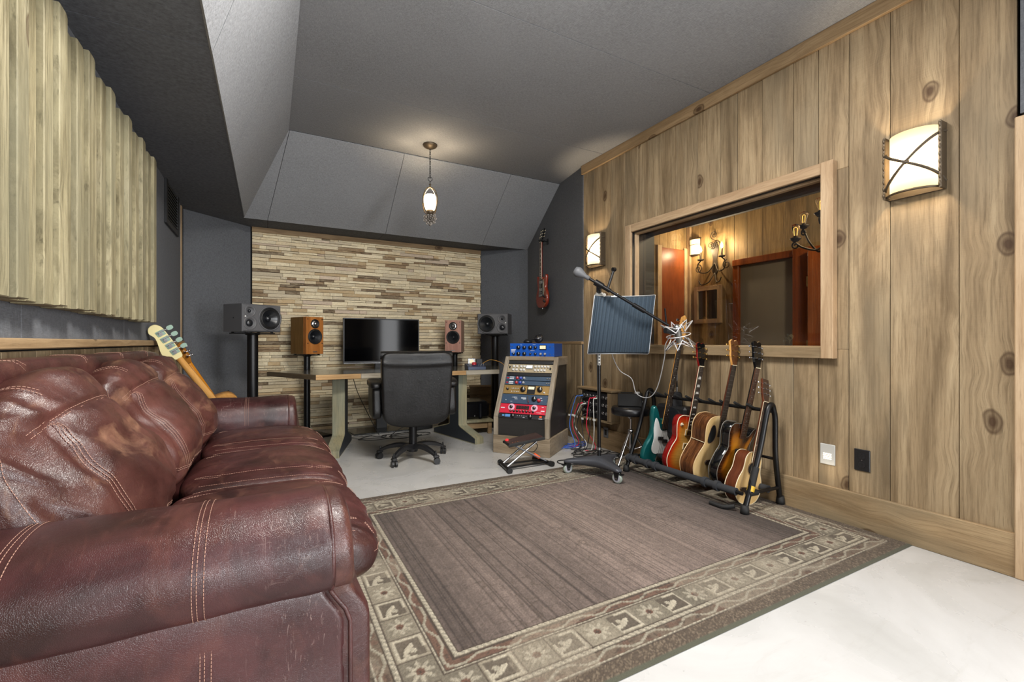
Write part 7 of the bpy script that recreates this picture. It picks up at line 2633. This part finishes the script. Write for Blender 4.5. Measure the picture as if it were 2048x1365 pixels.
# ================================================================== GUITAR RACK
GRX, GRB = 2.548, 2.90                     # front and rear foot lines
GY0, GY1 = 1.745, 2.775
APZ, APX = 0.645, 2.80
TR_ = 0.0165
GR = thing('guitar_rack', 'black folding steel guitar rack with foam covered rails along the plank wall', 'guitar rack', (0, 0, 0.012))
for y in (GY0, GY1):
    pts = [(GRX, y, 0.03), (GRX + 0.55 * (APX - GRX), y, 0.55 * APZ), (APX - 0.045, y, APZ - 0.075), (APX - 0.015, y, APZ - 0.012), (APX + 0.018, y, APZ - 0.006), (APX + 0.036, y, APZ - 0.045), (APX + 0.05, y, APZ - 0.11), (GRB - 0.045, y, 0.30), (GRB, y, 0.03)]
    MB().tube(cr_open(pts, 8), TR_, 14).build('end_frame', M_BLACKMET, GR)
    for x in (GRX - 0.004, GRB + 0.004):
        MB().lathe([(0.0, 0), (0.026, 0.0), (0.025, 0.02), (0.021, 0.05), (0.0, 0.05)], 18, Matrix.Translation((x, y, 0.0))).build('rubber_foot', M_RUBBER, GR)
    MB().bar((GRX + 0.035, y, 0.115), (GRB - 0.01, y, 0.105), 0.011, 12).build('lower_strut', M_BLACKMET, GR)
    MB().bar((GRX + 0.025, y, 0.115), (GRX + 0.11, y, 0.111), 0.019, 14).build('foam_sleeve', M_RUBBER, GR)
s = (Vector((APX, 0, APZ)) - Vector((GRX, 0, 0))).normalized()
c0, c1 = Vector((GRX, GY0, 0)) + s * 0.155, Vector((GRX, GY0, 0)) + s * 0.285
MB().bar(c0, c1, 0.021, 14).build('foam_sleeve', M_RUBBER, GR)
MB().bar(c0 - s * 0.02, c0 + s * 0.014, 0.0215, 14).build('yellow_ring', plain('yellow_ring', (206, 166, 40), 0.5), GR)
FZ = 0.118
MB().bar((GRX - 0.012, GY0 + 0.01, FZ), (GRX - 0.012, GY1 - 0.01, FZ), 0.012, 12).build('front_rail', M_BLACKMET, GR)
M_FOAM = plain('black_foam', (40, 42, 46), 0.85, nz=0.1, nscale=200)
MB().bar((GRX - 0.012, GY0 + 0.05, FZ), (GRX - 0.012, GY1 - 0.03, FZ), 0.0235, 18).build('foam_sleeve', M_FOAM, GR)
MB().bar((GRX + 0.265, GY0 + 0.02, 0.100), (GRX + 0.265, GY1 - 0.02, 0.100), 0.0235, 18).build('foam_sleeve', M_FOAM, GR)
for y in (1.93, 2.02, 2.45, 2.53, 2.66, 2.73):
    MB().bar((GRX - 0.012, y - 0.013, FZ), (GRX - 0.012, y + 0.013, FZ), 0.033, 20).build('foam_ring', M_FOAM, GR)
UZ = 0.600
MB().bar((APX + 0.02, GY0, UZ), (APX + 0.02, GY1, UZ), 0.012, 12).build('upper_rail', M_BLACKMET, GR)
for y in (1.86, 1.95, 2.06, 2.15, 2.26, 2.35, 2.46, 2.55, 2.64, 2.72):
    MB().bar((APX + 0.02, y, UZ), (APX - 0.05, y + 0.012, UZ + 0.035), 0.009, 10).build('neck_peg', M_RUBBER, GR)
MB().bar((GRB - 0.04, GY0, 0.29), (GRB - 0.04, GY1, 0.29), 0.009, 10).build('rear_rail', M_BLACKMET, GR)
MB().tube(cr_open([(GRX - 0.02, 1.80, 0.03), (GRX - 0.05, 1.86, 0.012), (GRX - 0.055, 1.95, 0.012)], 6), 0.014, 10).build('centre_foot', M_RUBBER, GR)

# placement: base point on the rails, lean along +X, yaw
teal_bass(place((2.725, 2.640, 0.070), 0.130, -0.02, 0.11))
single_cut(place((2.712, 2.395, 0.070), 0.125, -0.06, 0.10))
offset_acoustic(place((2.708, 2.185, 0.062), 0.135, 0.0, 0.125))
tobacco(place((2.722, 2.005, 0.085), 0.125, 0.0, 0.14))
travel(place((2.665, 1.862, 0.025), 0.255, 0.0, 0.03))

# black bag and its plug hanging behind the guitars
o = thing('hanging_adaptor', 'black pouch shaped adaptor hanging on its cable behind the sunburst guitar', 'adaptor', (0, 0, 0))
p = onX(1354, 806, 2.86)
MB().prism(outline([(-0.03, -0.085), (0.03, -0.085), (0.042, -0.045), (0.038, 0.055), (0.022, 0.085), (-0.022, 0.085), (-0.038, 0.055), (-0.042, -0.045)], 4), -0.022, 0.022, Matrix.Translation(p) @ Matrix.Rotation(-0.7, 4, 'Z') @ FACE, b=0.008).build('pouch', plain('black_pouch', (24, 24, 26), 0.35), o)
MB().bar(p + Vector((0, 0, 0.085)), p + Vector((0, 0, 0.125)), 0.009, 12).build('connector', M_STEEL, o)
MB().bar(p + Vector((0, 0, 0.125)), p + Vector((0, 0, 0.175)), 0.008, 12, 0.004).build('boot', M_RUBBER, o)
MB().tube(cr_open([p + Vector((0, 0, 0.165)), p + Vector((0.0, 0.0, 0.26)), p + Vector((-0.03, -0.02, 0.38)), MP + Vector((0.01, 0.0, -0.10))], 8), 0.0038, 8).build('lead', plain('slate_lead', (96, 108, 122), 0.5), o)
o = thing('black_speaker_box', 'small black round faced box behind the sunburst guitar and rack', 'speaker', TR((2.86, 2.56, 0.32), 0.0))
MB().box((0, 0, 0.10), (0.12, 0.30, 0.26), 0.02).build('cabinet', M_BLACK, o)
MB().bar((-0.06, -0.02, 0.12), (-0.068, -0.02, 0.12), 0.10, 28).build('cone_ring', M_CONE, o)
MB().box((0, 0, -0.17), (0.05, 0.05, 0.28), 0.004).box((0, 0, -0.305), (0.12, 0.2, 0.02), 0.004).build('foot_post', M_BLACKMET, o)

# hanging red guitar with its wall hook
p = onD(1096, 612, 5.25)
gy = 4.76
HW = Matrix.Translation((WP(gy), gy, 0)) @ Matrix.Rotation(-PI / 2 - ANG, 4, 'Z')
red_horned(HW @ Matrix.Translation((0, -0.075, 1.475)))
o = thing('guitar_hanger', 'black two pronged wall hook holding the red guitar', 'hook', Matrix.Translation((WP(gy), gy, 1.475 + 0.832)) @ Matrix.Rotation(-ANG, 4, 'Z'))
MB().box((-0.005, 0, 0), (0.012, 0.05, 0.07), 0.004).build('wall_plate', M_BLACK, o)
MB().bar((-0.008, 0, 0), (-0.06, 0, 0), 0.007, 10).build('arm', M_BLACKMET, o)
for s in (-1, 1):
    MB().tube(cr_open([(-0.055, 0, 0), (-0.062, s * 0.03, 0.0), (-0.085, s * 0.034, 0.004), (-0.115, s * 0.033, 0.012)], 6), 0.008, 10).build('prong', M_RUBBER, o)

# ---- the two necks behind the far sofa arm (instruments stand with their backs to the room)
def back_bass(M):
    g = thing('cream_bass', 'bass with cream headstock and greenish tuner plates leaning behind the far sofa arm', 'guitar', M)
    th = 0.042
    P = outline([(0.0, 0.004), (0.08, 0.0), (0.15, 0.035), (0.168, 0.11), (0.135, 0.20), (0.118, 0.27), (0.140, 0.345), (0.135, 0.385), (0.105, 0.375), (0.072, 0.335), (0.034, 0.325), (0.030, 0.37), (-0.030, 0.38), (-0.055, 0.385), (-0.085, 0.44), (-0.118, 0.475), (-0.144, 0.455), (-0.140, 0.39), (-0.118, 0.30), (-0.120, 0.235), (-0.155, 0.16), (-0.170, 0.09), (-0.150, 0.03), (-0.08, 0.006)], 4)
    MB().prism(P, -th / 2, th / 2, FACE, smooth_side=True, b=0.006).build('body', paint('cream_lacquer', (222, 206, 150)), g)
    yf = -th / 2
    cream = paint('cream_headstock', (224, 212, 158), 0.3)
    neck_parts(g, 0.31, 0.985, 0.062, 0.042, yf, M_MAPLE, M_MAPLE, 20, inlay='none', scale=0.864, zb=0.34)
    hs = [(-0.022, 0), (0.022, 0), (0.030, 0.03), (0.062, 0.058), (0.066, 0.085), (0.046, 0.15), (0.038, 0.195), (0.050, 0.235), (0.030, 0.268), (-0.006, 0.272), (-0.030, 0.245), (-0.036, 0.20), (-0.034, 0.05)]
    o = MB().prism(cr_closed(hs, 3), 0, 0.016, Matrix.Translation((0, yf + 0.010, 0.985)) @ FACE, b=0.001).build('headstock', cream, g)
    M_TURQ = plain('oxidised_nickel', (150, 176, 160), 0.35, 0.4)
    for z in (0.055, 0.105, 0.155, 0.205):
        q = MB().box((-0.006, yf + 0.0115, 0.985 + z), (0.050, 0.003, 0.038), 0.001).build('tuner_plate', M_TURQ, o)
        MB().bar((-0.004, yf + 0.013, 0.985 + z - 0.004), (-0.004, yf + 0.022, 0.985 + z - 0.004), 0.012, 18).build('gear', M_STEEL, q)
        MB().bar((0.012, yf + 0.018, 0.985 + z + 0.010), (-0.055, yf + 0.018, 0.985 + z + 0.010), 0.004, 10).build('worm', M_STEEL, q)
        MB().prism(cr_closed([(-0.018, -0.010), (0.0, -0.016), (0.018, -0.010), (0.018, 0.010), (0.0, 0.016), (-0.018, 0.010)], 3), -0.003, 0.003, Matrix.Translation((-0.070, yf + 0.018, 0.985 + z + 0.010)) @ FACE, b=0.001).build('tuner_key', M_TURQ, q)
    return g


def back_acoustic(M):
    g = thing('amber_guitar', 'guitar with amber neck and chrome tuners leaning behind the cream bass', 'guitar', M)
    h = [(0, 0), (0.085, 0.006), (0.158, 0.05), (0.196, 0.135), (0.172, 0.215), (0.132, 0.285), (0.138, 0.36), (0.148, 0.41), (0.12, 0.465), (0.05, 0.488)]
    P = outline(h + [(-x, z) for x, z in reversed(h[1:])], 4)
    MB().prism(P, -0.05, 0.05, FACE, smooth_side=True, b=0.003).build('body', M_MAPLE, g)
    amber = paint('amber_neck', (186, 118, 30), 0.2)
    neck_parts(g, 0.35, 0.80, 0.056, 0.044, -0.05, M_ROSEB, amber, 18, inlay='none', scale=0.62, zb=0.48)
    o = MB().prism(HS33, 0, 0.016, Matrix.Translation((0, -0.045, 0.80)) @ Matrix.Rotation(-0.2, 4, 'X') @ FACE, b=0.001).build('headstock', paint('amber_headstock', (150, 96, 34), 0.25), g)
    T = Matrix.Translation((0, -0.043, 0.80)) @ Matrix.Rotation(-0.2, 4, 'X')
    for s in (-1, 1):
        for z in (0.06, 0.098, 0.136):
            MB().bar((s * 0.018, 0, z), (s * 0.018, 0.012, z), 0.009, 12, M=T).bar((s * 0.018, 0.007, z), (s * 0.048, 0.007, z), 0.003, 8, M=T).sphere((s * 0.052, 0.007, z), 0.008, 10, 8, M=T).build('tuning_peg', M_CHROME, o)
    return g


# aim: headstock tip and neck foot are where the photo shows them; both lean left against the wall
def aim(base, tip, yaw):
    d = (Vector(tip) - Vector(base)).normalized()
    n = Matrix.Rotation(yaw, 3, 'Z') @ Vector((0, 1, 0))
    x = n.cross(d)
    x = -x if x.dot(n.cross(d)) < 0 else x
    x.normalize()
    y = d.cross(x)
    M = Matrix(((x.x, y.x, d.x, base[0]), (x.y, y.y, d.y, base[1]), (x.z, y.z, d.z, base[2]), (0, 0, 0, 1)))
    return M


tip = onD(306, 652, 3.04)
low = onD(425, 800, 3.36)
dr = (low - tip).normalized()
base = tip + dr * 1.257
back_bass(aim(base, tip, PI + 0.12))
tip2 = onD(352, 690, 3.36)
low2 = onD(436, 815, 3.60)
dr2 = (low2 - tip2).normalized()
base2 = tip2 + dr2 * 0.975
back_acoustic(aim(base2, tip2, PI + 0.12))
o = thing('guitar_stand', 'black instrument stand cradle holding the necks behind the sofa arm', 'guitar stand', (0, 0, 0))
p = onD(430, 800, 3.66)
MB().tube(cr_open([(p.x + 0.10, p.y - 0.03, p.z + 0.07), (p.x + 0.02, p.y - 0.03, p.z + 0.02), (p.x - 0.02, p.y - 0.02, p.z - 0.02)], 6), 0.008, 8).build('yoke', M_RUBBER, o)
MB().tube(cr_open([(p.x + 0.02, p.y, p.z + 0.0), (p.x + 0.07, p.y, p.z - 0.02), (p.x + 0.10, p.y, p.z - 0.15), (p.x + 0.12, p.y, 0.02)], 6), 0.009, 8).build('post', M_BLACKMET, o)
for a in (0.2, 2.3, 4.4):
    MB().bar((p.x + 0.12, p.y, 0.10), (p.x + 0.12 + 0.2 * math.cos(a), p.y + 0.2 * math.sin(a), 0.01), 0.009, 10).build('leg', M_BLACKMET, o)
